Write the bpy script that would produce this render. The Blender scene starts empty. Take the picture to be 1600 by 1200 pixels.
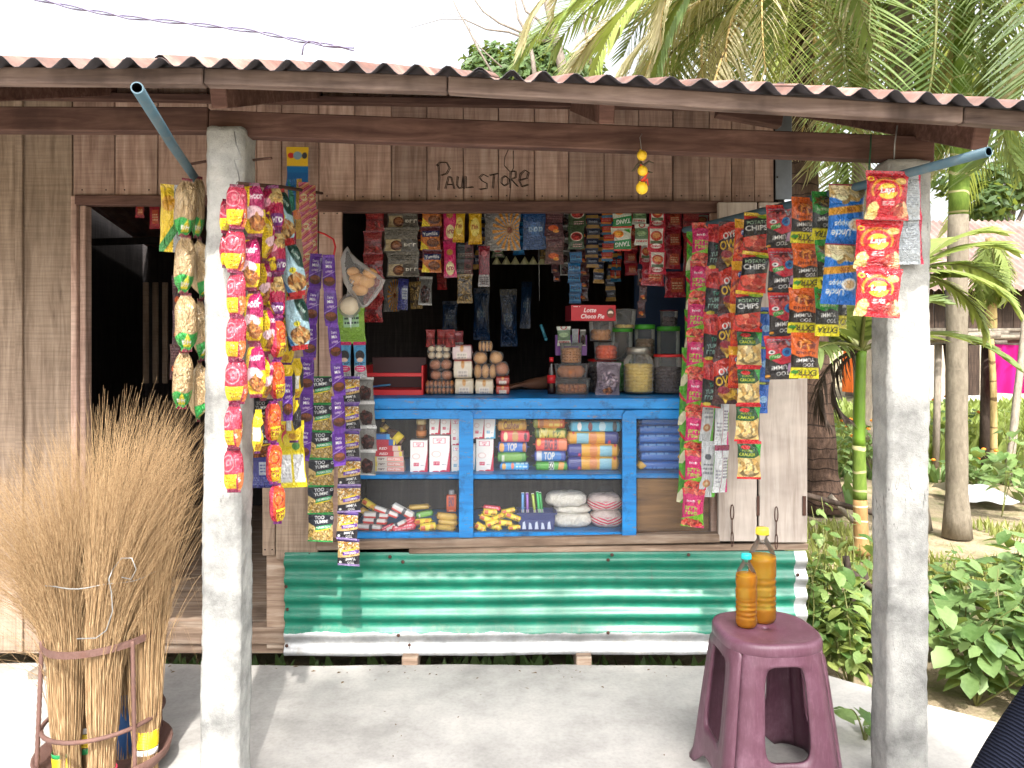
import bpy, bmesh, math, random
import numpy as np
from mathutils import Vector, Matrix, Euler, noise
R = math.radians
rnd = random.Random(7)
scene = bpy.context.scene
col = scene.collection

# ---------------------------------------------------------------- camera, sky, sun, exposure
F = 1209.0          # focal length in photo pixels (1600 wide)
HC = 1.32           # eye height above the porch floor
YH = 530.0          # horizon row
cam_d = bpy.data.cameras.new('camera')
cam_d.sensor_width = 36.0
cam_d.lens = 36.0 * F / 1600.0
cam_d.shift_y = -(600.0 - YH) / 1600.0
cam_d.clip_start = 0.05
cam_d.clip_end = 400.0
cam = bpy.data.objects.new('camera', cam_d)
cam.location = (0, 0, HC)
cam.rotation_euler = (R(90), 0, 0)
col.objects.link(cam)
scene.camera = cam

SUN_EL, SUN_AZ = R(50), R(9)        # sun behind the camera, a little to its right
sun_dir = Vector((-math.sin(SUN_AZ) * math.cos(SUN_EL), math.cos(SUN_AZ) * math.cos(SUN_EL), -math.sin(SUN_EL)))
world = bpy.data.worlds.new('World')
scene.world = world
world.use_nodes = True
wn = world.node_tree.nodes
wn.clear()
sky = wn.new('ShaderNodeTexSky')
sky.sky_type = 'NISHITA'
sky.sun_disc = False
sky.sun_elevation = SUN_EL
sky.sun_rotation = R(180) - SUN_AZ
sky.air_density = 1.0
sky.dust_density = 6.0
sky.ozone_density = 0.0
bg = wn.new('ShaderNodeBackground')
bg.inputs['Strength'].default_value = 0.15
wo = wn.new('ShaderNodeOutputWorld')
haze_w = wn.new('ShaderNodeHueSaturation')      # thin white veil over the whole sky
haze_w.inputs['Saturation'].default_value = 0.22
haze_w.inputs['Value'].default_value = 1.25
world.node_tree.links.new(sky.outputs[0], haze_w.inputs['Color'])
world.node_tree.links.new(haze_w.outputs[0], bg.inputs[0])
world.node_tree.links.new(bg.outputs[0], wo.inputs[0])
sl = bpy.data.lights.new('sun', 'SUN')
sl.energy = 2.4
sl.angle = R(0.8)
sl.color = (1.0, 0.95, 0.88)
sun = bpy.data.objects.new('sun', sl)
sun.rotation_euler = sun_dir.to_track_quat('-Z', 'Y').to_euler()
sun.location = (2, -6, 9)
col.objects.link(sun)
vs = scene.view_settings
vs.view_transform = 'Standard'
vs.look = 'None'
vs.gamma = 1.0
vs.use_curve_mapping = False
vs.exposure = 1.42
scene.cycles.max_bounces = 5
scene.cycles.transparent_max_bounces = 10
scene.cycles.caustics_reflective = False
scene.cycles.caustics_refractive = False

def P(x, y, d):
    """photo pixel at a depth -> place in metres"""
    return Vector(((x - 800.0) * d / F, d, HC - (y - YH) * d / F))
def PX(x, d): return (x - 800.0) * d / F
def PZ(y, d): return HC - (y - YH) * d / F

# ---------------------------------------------------------------- mesh helpers
def wloc(o):
    v = Vector((0, 0, 0))
    while o is not None:
        v = v + o.location
        o = o.parent
    return v

def tag(o, label=None, cat=None, group=None, kind=None):
    if label: o['label'] = label
    if cat: o['category'] = cat
    if group: o['group'] = group
    if kind: o['kind'] = kind
    return o

def empty(name, loc, label=None, cat=None, group=None, rot=(0, 0, 0), kind=None):
    o = bpy.data.objects.new(name, None)
    o.empty_display_size = 0.1
    col.objects.link(o)
    o.location = loc
    o.rotation_euler = rot
    return tag(o, label, cat, group, kind)

def link(name, mesh, parent=None, loc=(0, 0, 0), rot=(0, 0, 0), scale=(1, 1, 1)):
    o = bpy.data.objects.new(name, mesh)
    col.objects.link(o)
    o.parent = parent
    o.location = loc
    o.rotation_euler = rot
    o.scale = scale
    return o

_cb = {}
def cbox_data(sx, sy, sz, c):
    key = (round(sx, 4), round(sy, 4), round(sz, 4), round(c, 4))
    if key not in _cb:
        bm = bmesh.new()
        bmesh.ops.create_cube(bm, size=1, matrix=Matrix.Diagonal((sx, sy, sz, 1)))
        if c > 0:
            bmesh.ops.bevel(bm, geom=list(bm.edges), offset=min(c, .45 * min(sx, sy, sz)), segments=1, affect='EDGES', profile=.5)
        bm.verts.index_update()
        _cb[key] = ([tuple(v.co) for v in bm.verts], [[v.index for v in f.verts] for f in bm.faces])
        bm.free()
    return _cb[key]

class MB:
    def __init__(s):
        s.v, s.f, s.m, s.s = [], [], [], []
    def add(s, verts, faces, mi=0, smooth=False):
        o = len(s.v)
        s.v.extend([tuple(v) for v in verts])
        for f in faces:
            s.f.append([i + o for i in f]); s.m.append(mi); s.s.append(smooth)
        return s
    def box(s, c, size, rot=None, mi=0, ch=0.003, jit=0):
        vv, ff = cbox_data(size[0], size[1], size[2], ch)
        M = Euler(rot).to_matrix() if rot else None
        out = []
        for p in vv:
            p = Vector(p)
            if jit:
                q = noise.noise_vector(Vector((p.x * 9 + c[0] * 3, p.y * 9 + c[1] * 3, p.z * 5 + c[2] * 7)))
                p = p + q * jit
            if M: p = M @ p
            out.append(p + Vector(c))
        return s.add(out, ff, mi)
    def bar(s, a, b, w, h, mi=0, ch=0.003, up=(0, 0, 1), jit=0):
        """a squared timber from a to b, w across, h tall"""
        a, b = Vector(a), Vector(b)
        d = (b - a); L = d.length; d.normalize()
        up = Vector(up); side = d.cross(up).normalized(); u2 = side.cross(d).normalized()
        vv, ff = cbox_data(L, w, h, ch)
        out = []
        for p in vv:
            q = (a + b) / 2 + d * p[0] - side * p[1] + u2 * p[2]
            if jit: q = q + noise.noise_vector(q * 7) * jit
            out.append(q)
        return s.add(out, ff, mi)
    def tube(s, pts, r, n=8, mi=0, smooth=True, cap=True, closed=False):
        pts = [Vector(p) for p in pts]
        k = len(pts)
        rr = r if isinstance(r, (list, tuple)) else [r] * k
        t = (pts[1] - pts[0]).normalized()
        up = Vector((0, 0, 1)) if abs(t.z) < .9 else Vector((1, 0, 0))
        nn = t.cross(up).normalized()
        vv, ff = [], []
        for i in range(k):
            if closed: t2 = (pts[(i + 1) % k] - pts[i - 1]).normalized()
            elif i == 0: t2 = t
            elif i == k - 1: t2 = (pts[i] - pts[i - 1]).normalized()
            else: t2 = (pts[i + 1] - pts[i - 1]).normalized()
            nn = (nn - t2 * nn.dot(t2))
            if nn.length < 1e-6: nn = t2.orthogonal()
            nn.normalize()
            bb = t2.cross(nn)
            for j in range(n):
                a = 2 * math.pi * j / n
                vv.append(pts[i] + (nn * math.cos(a) + bb * math.sin(a)) * rr[i])
        rings = k if closed else k - 1
        for i in range(rings):
            for j in range(n):
                a, b = i * n + j, i * n + (j + 1) % n
                c, d = ((i + 1) % k) * n + (j + 1) % n, ((i + 1) % k) * n + j
                ff.append((a, b, c, d))
        if cap and not closed:
            ff.append(tuple(range(n))[::-1]); ff.append(tuple((k - 1) * n + j for j in range(n)))
        return s.add(vv, ff, mi, smooth)
    def lathe(s, prof, n=20, mi=0, c=(0, 0, 0), smooth=True, sx=1, sy=1):
        vv, ff = [], []
        for (r, z) in prof:
            for j in range(n):
                a = 2 * math.pi * j / n
                vv.append((c[0] + r * math.cos(a) * sx, c[1] + r * math.sin(a) * sy, c[2] + z))
        for i in range(len(prof) - 1):
            for j in range(n):
                ff.append((i * n + j, i * n + (j + 1) % n, (i + 1) * n + (j + 1) % n, (i + 1) * n + j))
        if prof[0][0] > 1e-4: ff.append(tuple(range(n))[::-1])
        if prof[-1][0] > 1e-4: ff.append(tuple((len(prof) - 1) * n + j for j in range(n)))
        return s.add(vv, ff, mi, smooth)
    def ball(s, c, r, n=10, mi=0, sx=1, sy=1, sz=1, bump=0, seed=0):
        m = n // 2 + 1
        vv, ff = [], []
        for i in range(m + 1):
            th = math.pi * i / m
            for j in range(n):
                a = 2 * math.pi * j / n
                d = Vector((math.sin(th) * math.cos(a), math.sin(th) * math.sin(a), math.cos(th)))
                rr = r * (1 + bump * noise.noise(d * 2.3 + Vector((seed, seed * 1.7, 0))))
                vv.append((c[0] + d.x * rr * sx, c[1] + d.y * rr * sy, c[2] + d.z * rr * sz))
        for i in range(m):
            for j in range(n):
                ff.append((i * n + j, (i + 1) * n + j, (i + 1) * n + (j + 1) % n, i * n + (j + 1) % n))
        return s.add(vv, ff, mi, True)
    def mesh(s, name, mats):
        me = bpy.data.meshes.new(name)
        me.from_pydata(s.v, [], s.f)
        for m in (mats if isinstance(mats, (list, tuple)) else [mats]): me.materials.append(m)
        me.polygons.foreach_set('material_index', s.m)
        me.polygons.foreach_set('use_smooth', s.s)
        me.update()
        return me
    def build(s, name, mats, parent=None, loc=(0, 0, 0), rot=(0, 0, 0), scale=(1, 1, 1)):
        return link(name, s.mesh(name, mats), parent, loc, rot, scale)
    def wbuild(s, name, mats, parent=None, base=False):
        """verts are in world space: the origin goes to the middle (or the base) of the piece"""
        a = np.array(s.v); lo, hi = a.min(0), a.max(0)
        c = Vector(((lo[0] + hi[0]) / 2, (lo[1] + hi[1]) / 2, lo[2] if base else (lo[2] + hi[2]) / 2))
        s.v = [(p[0] - c.x, p[1] - c.y, p[2] - c.z) for p in s.v]
        return link(name, s.mesh(name, mats), parent, c - (wloc(parent) if parent else Vector((0, 0, 0))))

# ---------------------------------------------------------------- materials
def lin(c):
    return tuple(((x / 255.) / 12.92 if x / 255. <= .04045 else ((x / 255. + .055) / 1.055) ** 2.4) for x in c)
def rgba(c): return (c[0], c[1], c[2], 1)

class NT:
    def __init__(s, name):
        s.m = bpy.data.materials.new(name); s.m.use_nodes = True
        s.t = s.m.node_tree; s.t.nodes.clear()
        s.out = s.t.nodes.new('ShaderNodeOutputMaterial')
    def n(s, typ, **kw):
        nd = s.t.nodes.new('ShaderNode' + typ)
        for k, v in kw.items():
            if k in nd.inputs.keys(): s.set(nd.inputs[k], v)
            else: setattr(nd, k, v)
        return nd
    def set(s, sock, v):
        if isinstance(v, bpy.types.NodeSocket): s.t.links.new(v, sock)
        else: sock.default_value = v
    def inp(s, nd, **kw):
        for k, v in kw.items(): s.set(nd.inputs[k.replace('_', ' ')], v)
        return nd
    def noise(s, vec, scale, detail=4, rough=.6, dist=0):
        nd = s.n('TexNoise'); s.set(nd.inputs['Vector'], vec)
        nd.inputs['Scale'].default_value = scale; nd.inputs['Detail'].default_value = detail
        nd.inputs['Roughness'].default_value = rough; nd.inputs['Distortion'].default_value = dist
        return nd.outputs['Fac']
    def mapping(s, vec, scale=(1, 1, 1), loc=(0, 0, 0), rot=(0, 0, 0)):
        nd = s.n('Mapping'); s.set(nd.inputs['Vector'], vec)
        nd.inputs['Scale'].default_value = scale; s.set(nd.inputs['Location'], loc); nd.inputs['Rotation'].default_value = rot
        return nd.outputs[0]
    def ramp(s, fac, stops):
        nd = s.n('ValToRGB'); s.set(nd.inputs[0], fac)
        e = nd.color_ramp.elements
        while len(e) < len(stops): e.new(.5)
        for i, (p, c) in enumerate(stops):
            e[i].position = p; e[i].color = rgba(c) if not isinstance(c, (int, float)) else (c, c, c, 1)
        return nd.outputs[0]
    def mix(s, fac, a, b, mode='MIX'):
        nd = s.n('Mix'); nd.data_type = 'RGBA'; nd.blend_type = mode
        s.set(nd.inputs[0], fac)
        for k, v in ((6, a), (7, b)):
            if isinstance(v, (tuple, list)) and len(v) == 3: v = rgba(v)
            s.set(nd.inputs[k], v)
        return nd.outputs[2]
    def math(s, op, a, b=0.5, c=None):
        nd = s.n('Math'); nd.operation = op; s.set(nd.inputs[0], a); s.set(nd.inputs[1], b)
        if c is not None: s.set(nd.inputs[2], c)
        return nd.outputs[0]
    def bump(s, h, strength=.3, dist=.01, prev=None):
        nd = s.n('Bump'); s.set(nd.inputs['Height'], h)
        nd.inputs['Strength'].default_value = strength; nd.inputs['Distance'].default_value = dist
        if prev is not None: s.set(nd.inputs['Normal'], prev)
        return nd.outputs[0]
    def tc(s, which='Object'): return s.n('TexCoord').outputs[which]
    def rand(s): return s.n('ObjectInfo').outputs['Random']
    def bsdf(s, **kw):
        nd = s.n('BsdfPrincipled')
        for k, v in kw.items():
            k = k.replace('_', ' ')
            if isinstance(v, (tuple, list)) and len(v) == 3 and k != 'Normal': v = rgba(v)
            s.set(nd.inputs[k], v)
        s.t.links.new(nd.outputs[0], s.out.inputs[0])
        return nd
    def surf(s, sock): s.t.links.new(sock, s.out.inputs[0])

def wood(name, dark, mid, light, rough=.8, grain=(14, 14, 1.2), saw=60, stain=.5, rotate=(0, 0, 0), vary=.28, nails=False, ztint=None):
    k = NT(name)
    oi = k.rand()
    shift = k.n('CombineXYZ'); k.set(shift.inputs[0], k.math('MULTIPLY', oi, 37.0)); k.set(shift.inputs[2], k.math('MULTIPLY', oi, 11.0))
    vec0 = k.tc('Object')
    vec = k.mapping(vec0, (1, 1, 1), shift.outputs[0], rotate)
    g = k.noise(k.mapping(vec, grain), 3.0, 6, .62, .6)
    c = k.ramp(g, [(.25, dark), (.5, mid), (.78, light)])
    st = k.noise(k.mapping(vec, (3, 3, 1.4)), 1.5, 4, .6)
    c = k.mix(k.ramp(st, [(.52, 0.), (.72, stain)]), c, tuple(x * .42 for x in dark), 'MIX')
    br = k.n('MapRange'); k.set(br.inputs[0], oi); br.inputs[3].default_value = 1 - vary; br.inputs[4].default_value = 1 + vary
    hs = k.n('HueSaturation'); k.set(hs.inputs['Value'], br.outputs[0]); k.set(hs.inputs['Color'], c)
    c = hs.outputs[0]
    sw = k.noise(k.mapping(vec, (2, 2, saw)), 1.6, 3, .6, .2)
    c = k.mix(.30, c, k.ramp(sw, [(.35, .35), (.6, 1.0)]), 'MULTIPLY')
    h = k.math('ADD', k.math('MULTIPLY', g, .8), k.math('MULTIPLY', sw, .5))
    k.bsdf(Base_Color=c, Roughness=rough, Normal=k.bump(h, .5, .004), Specular_IOR_Level=.25)
    return k.m

def plain(name, c, rough=.5, metal=0, bumps=0, bscale=40, vary=0, spec=.5, dirt=0, dirtc=(.2, .17, .13)):
    k = NT(name)
    cc = rgba(c)
    v = k.tc('Object')
    if vary or dirt:
        nz = k.noise(v, 6, 5, .65)
        cc = k.mix(k.ramp(nz, [(.35, 0.), (.75, 1.)]), tuple(x * (1 - vary) for x in c), tuple(min(1, x * (1 + vary)) for x in c))
        if dirt:
            n2 = k.noise(v, 17, 6, .7)
            cc = k.mix(k.math('MULTIPLY', k.ramp(n2, [(.48, 0.), (.75, 1.)]), dirt), cc, dirtc)
    kw = dict(Base_Color=cc, Roughness=rough, Metallic=metal, Specular_IOR_Level=spec)
    if bumps: kw['Normal'] = k.bump(k.noise(v, bscale, 5, .6), bumps, .006)
    k.bsdf(**kw)
    return k.m

M = {}
M['wood_wall'] = wood('weathered_wall_wood', lin((132, 105, 93)), lin((174, 145, 131)), lin((202, 178, 163)))
M['wood_left'] = wood('pale_wall_wood', lin((116, 98, 84)), lin((156, 136, 118)), lin((184, 164, 146)), stain=.35, vary=.14)
M['wood_beam'] = wood('dark_beam_wood', lin((70, 47, 42)), lin((100, 73, 65)), lin((132, 102, 90)), grain=(1.5, 14, 14), saw=4, stain=.6)
M['wood_fascia'] = wood('fascia_wood', lin((82, 67, 62)), lin((124, 106, 98)), lin((156, 137, 127)), grain=(1.2, 14, 14), saw=4, stain=.8)
M['wood_grey'] = wood('bleached_shutter_wood', lin((156, 142, 132)), lin((190, 178, 168)), lin((214, 204, 194)), grain=(10, 10, .9), saw=5, stain=.25, vary=.08)
M['wood_brown'] = wood('brown_plank_wood', lin((70, 48, 26)), lin((112, 82, 48)), lin((140, 106, 66)), grain=(1.2, 14, 14), saw=3, stain=.3)
M['wood_sill'] = wood('sill_wood', lin((104, 84, 70)), lin((150, 128, 110)), lin((190, 176, 160)), grain=(1.2, 14, 14), saw=4, stain=.5)
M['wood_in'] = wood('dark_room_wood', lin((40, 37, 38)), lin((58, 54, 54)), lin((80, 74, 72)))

def concrete(name, c1, c2, c3, bump=.6, scale=1., crack=True):
    k = NT(name); v = k.tc('Object')
    n1 = k.noise(v, 2.2 * scale, 6, .65); n2 = k.noise(v, 14 * scale, 6, .7); n3 = k.noise(v, 90 * scale, 3, .6)
    c = k.ramp(n1, [(.3, c1), (.5, c2), (.72, c3)])
    c = k.mix(.35, c, k.ramp(n2, [(.3, .62), (.6, 1.)]), 'MULTIPLY')
    c = k.mix(.18, c, k.ramp(n3, [(.35, .5), (.55, 1.)]), 'MULTIPLY')
    h = k.math('ADD', k.math('MULTIPLY', n2, .7), k.math('MULTIPLY', n3, .35))
    if crack:
        vo = k.n('TexVoronoi'); vo.feature = 'DISTANCE_TO_EDGE'; k.set(vo.inputs['Vector'], k.mapping(k.mix(.25, v, k.n('TexNoise').outputs['Color']), (1, 1, 1)))
        vo.inputs['Scale'].default_value = 1.7 * scale
        cr = k.ramp(vo.outputs[0], [(0., 0.), (.010, 1.)])
        msk = k.ramp(k.noise(v, 1.1 * scale, 2), [(.54, 1.), (.60, 0.)])
        c = k.mix(k.math('MULTIPLY', k.math('SUBTRACT', 1.0, cr), k.math('SUBTRACT', 1.0, msk)), c, tuple(x * .45 for x in c1))
    k.bsdf(Base_Color=c, Roughness=.9, Normal=k.bump(h, bump, .006), Specular_IOR_Level=.25)
    return k.m
M['floor'] = concrete('porch_concrete', lin((142, 140, 136)), lin((174, 171, 167)), lin((196, 192, 186)), .4, .8, False)
M['post'] = concrete('post_plaster', lin((122, 122, 120)), lin((168, 168, 164)), lin((200, 198, 193)), 1.0, 3.)

def galv_green():
    k = NT('green_painted_galvanised_sheet'); v = k.tc('Object')
    sp = k.n('SeparateXYZ'); k.set(sp.inputs[0], v)
    wob = k.noise(k.mapping(v, (2.5, 1, 1)), 3, 5, .6)
    z = k.math('ADD', sp.outputs[2], k.math('MULTIPLY', k.math('SUBTRACT', wob, .5), .035))
    gm = k.math('GREATER_THAN', z, -.118)
    xe = k.math('LESS_THAN', k.math('ADD', sp.outputs[0], k.math('MULTIPLY', wob, .02)), 1.035)
    gm = k.math('MULTIPLY', gm, xe)
    n = k.noise(v, 9, 6, .7)
    scr = k.noise(k.mapping(v, (1, 1, 9)), 8, 6, .75)
    green = k.ramp(n, [(.3, lin((10, 96, 76))), (.7, lin((26, 122, 98)))])
    green = k.mix(k.ramp(scr, [(.58, 0.), (.8, .6)]), green, lin((120, 155, 140)))
    zinc = k.ramp(n, [(.3, lin((150, 152, 154))), (.7, lin((205, 207, 208)))])
    rust = k.ramp(k.noise(k.mapping(v, (3, 1, 14)), 4, 6, .7), [(.6, 0.), (.78, .6)])
    zinc = k.mix(rust, zinc, lin((128, 96, 78)))
    run = k.ramp(k.noise(k.mapping(v, (26, 1, 1.5)), 2, 5, .7), [(.60, 0.), (.74, .5)])
    green = k.mix(run, green, lin((70, 82, 66)))
    c = k.mix(gm, zinc, green)
    mud = k.math('MULTIPLY', k.ramp(k.noise(v, 26, 6, .75), [(.5, 0.), (.7, .7)]), k.ramp(k.math('ADD', sp.outputs[2], .22), [(.0, 1.), (.16, .15)]))
    c = k.mix(mud, c, lin((150, 138, 122)))
    k.bsdf(Base_Color=c, Roughness=k.mix(gm, (.42, .42, .42), (.36, .36, .36)), Metallic=k.math('MULTIPLY', k.math('SUBTRACT', 1.0, gm), .55), Normal=k.bump(n, .12, .01))
    return k.m
M['galv_green'] = galv_green()

def roofmat():
    k = NT('rusted_roof_sheet'); v = k.tc('Object')
    n = k.noise(v, 5, 6, .7); n2 = k.noise(k.mapping(v, (12, 1.5, 1)), 3, 5, .6)
    c = k.ramp(n, [(.3, lin((88, 68, 62))), (.5, lin((126, 92, 82))), (.72, lin((164, 140, 130)))])
    c = k.mix(k.ramp(n2, [(.5, 0.), (.75, .7)]), c, lin((92, 84, 84)))
    k.bsdf(Base_Color=c, Roughness=.7, Metallic=.2, Normal=k.bump(n, .3, .004))
    return k.m
M['roof'] = roofmat()
M['roof_under'] = plain('dark_grey_sheet_underside', lin((70, 66, 70)), .7, .2, .3, 12, .25, dirt=.4, dirtc=lin((40, 36, 36)))  # underside coloured darker and greyer than the sheet top
M['zinc'] = plain('zinc_strip', lin((120, 126, 132)), .4, .6, .15, 20, .2)

def bluepaint():
    k = NT('blue_painted_wood'); v = k.tc('Object')
    g = k.noise(k.mapping(v, (1.5, 10, 10)), 4, 6, .65); n2 = k.noise(v, 11, 6, .75)
    c = k.ramp(g, [(.3, lin((4, 100, 166))), (.7, lin((18, 134, 204)))])
    c = k.mix(k.ramp(n2, [(.52, 0.), (.66, .75)]), c, lin((12, 52, 90)))
    n3 = k.noise(k.mapping(v, (2, 8, 8)), 9, 6, .8)
    c = k.mix(k.ramp(n3, [(.59, 0.), (.62, .7)]), c, lin((120, 106, 92)))
    k.bsdf(Base_Color=c, Roughness=.45, Normal=k.bump(g, .35, .003))
    return k.m
M['blue'] = bluepaint()

def foil(name, rough=.19, wr=1., scale=6, spec=.6):
    k = NT(name)
    a = k.n('Attribute'); a.attribute_name = 'Col'
    g = k.tc('Generated')
    oi = k.rand(); cb = k.n('CombineXYZ'); k.set(cb.inputs[0], k.math('MULTIPLY', oi, 50.)); k.set(cb.inputs[2], k.math('MULTIPLY', oi, 23.))
    v = k.mapping(g, (1, 1, 1.4), cb.outputs[0])
    n = k.noise(v, scale, 3, .55, 1.2)
    br = k.n('MapRange'); k.set(br.inputs[0], oi); br.inputs[3].default_value = .9; br.inputs[4].default_value = 1.05
    hs = k.n('HueSaturation'); k.set(hs.inputs['Value'], br.outputs[0]); k.set(hs.inputs['Color'], a.outputs['Color'])
    k.bsdf(Base_Color=hs.outputs[0], Roughness=rough, Normal=k.bump(n, wr, .02), Specular_IOR_Level=spec, Coat_Weight=.4, Coat_Roughness=.1)
    return k.m
M['foil'] = foil('printed_foil')
M['wrap'] = foil('printed_wrapper', .35, .22, 7)
M['card'] = foil('printed_card', .5, .04, 5, .35)

def clear(name, tint=(1, 1, 1), alpha=.12, rough=.08, body=.75, fres=.9):
    """thin clear film or glass: mostly see-through, shines at a slant"""
    k = NT(name)
    tr = k.n('BsdfTransparent'); tr.inputs[0].default_value = rgba(tint)
    gl = k.n('BsdfPrincipled'); gl.inputs['Base Color'].default_value = (body, body, body, 1); gl.inputs['Roughness'].default_value = rough
    n = k.noise(k.tc('Object'), 14, 4, .6, .8)
    nb = k.bump(n, .25, .01); k.set(gl.inputs['Normal'], nb)
    fr = k.n('Fresnel'); fr.inputs[0].default_value = 1.45; k.set(fr.inputs['Normal'], nb)
    fac = k.math('ADD', k.math('MULTIPLY', fr.outputs[0], fres), alpha)
    mx = k.n('MixShader'); k.set(mx.inputs[0], fac)
    k.t.links.new(tr.outputs[0], mx.inputs[1]); k.t.links.new(gl.outputs[0], mx.inputs[2])
    k.surf(mx.outputs[0]); return k.m
M['glass'] = clear('clear_pane', alpha=.03, rough=.04)
M['film'] = clear('clear_plastic_bag', alpha=.14, rough=.2, body=.5, fres=.4)
M['jar'] = clear('clear_jar_plastic', (.93, .96, .95), alpha=.06, rough=.1)
M['pet'] = clear('clear_bottle_plastic', (.98, .98, .97), alpha=.0, rough=.05, body=.2)

def leafmat(name, c1, c2, trans=.35, rough=.5):
    k = NT(name)
    n = k.noise(k.tc('Object'), 5, 3, .6)
    oi = k.rand()
    c = k.ramp(k.math('ADD', k.math('MULTIPLY', n, .6), k.math('MULTIPLY', oi, .5)), [(.3, c1), (.75, c2)])
    b = k.n('BsdfPrincipled'); k.set(b.inputs['Base Color'], c); b.inputs['Roughness'].default_value = rough; b.inputs['Specular IOR Level'].default_value = .35
    t = k.n('BsdfTranslucent'); k.set(t.inputs[0], k.mix(.5, c, (.45, .5, .05), 'MIX'))
    mx = k.n('MixShader'); mx.inputs[0].default_value = trans
    k.t.links.new(b.outputs[0], mx.inputs[1]); k.t.links.new(t.outputs[0], mx.inputs[2])
    k.surf(mx.outputs[0]); return k.m
M['leaf_palm'] = leafmat('palm_leaf', (.06, .11, .035), (.20, .27, .10), .4)
M['leaf_dry'] = leafmat('dry_palm_leaf', (.30, .26, .14), (.58, .52, .34), .4)
M['leaf_yellow'] = leafmat('yellow_green_palm_leaf', (.15, .22, .05), (.34, .40, .12), .4)
M['leaf_weed'] = leafmat('weed_leaf', (.06, .13, .035), (.20, .30, .11), .3)
M['leaf_vine'] = leafmat('vine_leaf', (.06, .13, .03), (.24, .33, .11), .3)
M['leaf_tree'] = leafmat('tree_leaf', (.03, .07, .02), (.09, .15, .05), .25)
M['grass'] = leafmat('grass_blade', (.10, .14, .03), (.30, .32, .10), .3)

def trunkmat(name, c1, c2, ring=None, bump=.5, rings=9.0):
    k = NT(name); v = k.tc('Object')
    n = k.noise(k.mapping(v, (6, 6, 2)), 5, 6, .7)
    c = k.ramp(n, [(.3, c1), (.7, c2)])
    h = n
    if ring:
        sp = k.n('SeparateXYZ'); k.set(sp.inputs[0], v)
        fr = k.math('FRACT', k.math('ADD', k.math('MULTIPLY', sp.outputs[2], rings), k.math('MULTIPLY', k.noise(v, 1.7, 3), 2.2)))
        c = k.mix(k.ramp(fr, [(0., 1.), (.09, 1.), (.13, 0.)]), c, ring)
    k.bsdf(Base_Color=c, Roughness=.85, Normal=k.bump(h, bump, .02), Specular_IOR_Level=.2)
    return k.m
M['trunk_areca'] = trunkmat('grey_ringed_palm_bark', lin((98, 90, 78)), lin((136, 127, 112)), lin((118, 110, 96)), .4, 5.5)
M['trunk_green'] = trunkmat('green_ringed_palm_stem', lin((80, 104, 40)), lin((116, 138, 60)), lin((170, 164, 120)), .1, 7)
M['trunk_tan'] = trunkmat('tan_ringed_palm_stem', lin((140, 108, 66)), lin((172, 138, 94)), lin((222, 204, 168)), .2, 9)
M['trunk_coco'] = trunkmat('brown_coconut_bark', lin((50, 38, 32)), lin((98, 78, 66)), lin((40, 30, 26)), 1., 11)
M['bark'] = trunkmat('pale_tree_bark', lin((96, 88, 80)), lin((140, 130, 120)))
M['rachis'] = plain('leaf_rib', (.16, .17, .05), .6, 0, .1, 20, .2)
M['bamboo'] = trunkmat('grey_bamboo', lin((112, 104, 94)), lin((160, 150, 136)), None, .3)
M['bamboo_tan'] = trunkmat('tan_bamboo', lin((150, 128, 84)), lin((196, 172, 120)), lin((110, 90, 60)), .2, 4)
M['stick'] = trunkmat('dark_stick', lin((52, 44, 40)), lin((84, 72, 64)))

def soil():
    k = NT('yard_soil'); v = k.tc('Object')
    n1 = k.noise(v, .8, 6, .65); n2 = k.noise(v, 5, 6, .7); n3 = k.noise(v, 40, 5, .7)
    c = k.ramp(n1, [(.32, lin((118, 112, 92))), (.5, lin((168, 152, 126))), (.7, lin((196, 178, 148)))])
    c = k.mix(k.ramp(n2, [(.48, 0.), (.66, .75)]), c, lin((108, 116, 72)))
    c = k.mix(.5, c, k.ramp(n3, [(.3, .45), (.6, 1.)]), 'MULTIPLY')
    k.bsdf(Base_Color=c, Roughness=.95, Normal=k.bump(k.math('ADD', n2, k.math('MULTIPLY', n3, .5)), .9, .04), Specular_IOR_Level=.1)
    return k.m
M['soil'] = soil()
M['rust'] = plain('rusty_iron', lin((112, 84, 76)), .75, .35, .5, 60, .25, dirt=.5, dirtc=lin((90, 52, 36)))
M['rust_dark'] = plain('dark_rusty_iron', lin((84, 58, 48)), .8, .3, .5, 60, .25)
M['pvc'] = plain('faded_blue_pvc', lin((64, 94, 108)), .55, 0, .1, 30, .15, dirt=.35)
M['pvc_in'] = plain('pvc_bore', lin((30, 60, 76)), .6)
M['wire'] = plain('purple_grey_wire', lin((110, 104, 130)), .5)
M['wire_steel'] = plain('steel_wire', lin((150, 150, 148)), .4, .6)
M['string_green'] = plain('green_string', lin((40, 90, 64)), .7)
M['red_plastic'] = plain('red_plastic', lin((190, 34, 40)), .4)
M['nail'] = plain('nail_iron', lin((60, 50, 46)), .7, .4)
# ================================================================ the setting
D = 3.22            # front face of the shop wall
GZ = -0.15          # yard level, the porch slab is level 0

def ground():
    mb = MB(); n = 70
    xs = [(-1 if t < 0 else 1) * (abs(t) ** 2.6) * 150 for t in np.linspace(-1, 1, n)]
    vv, ff = [], []
    for j in range(n):
        for i in range(n):
            x, y = xs[i] + 2.5, xs[j] + 7
            z = GZ + (.05 * noise.noise(Vector((x * .7, y * .7, 0))) - .02 if abs(x) < 40 and abs(y) < 40 else -.02)
            vv.append((x, y, z))
    for j in range(n - 1):
        for i in range(n - 1):
            a = j * n + i
            ff.append((a, a + 1, a + n + 1, a + n))
    mb.add(vv, ff, 0, True)
    tag(mb.build('ground', M['soil']), kind='structure')
ground()

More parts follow.
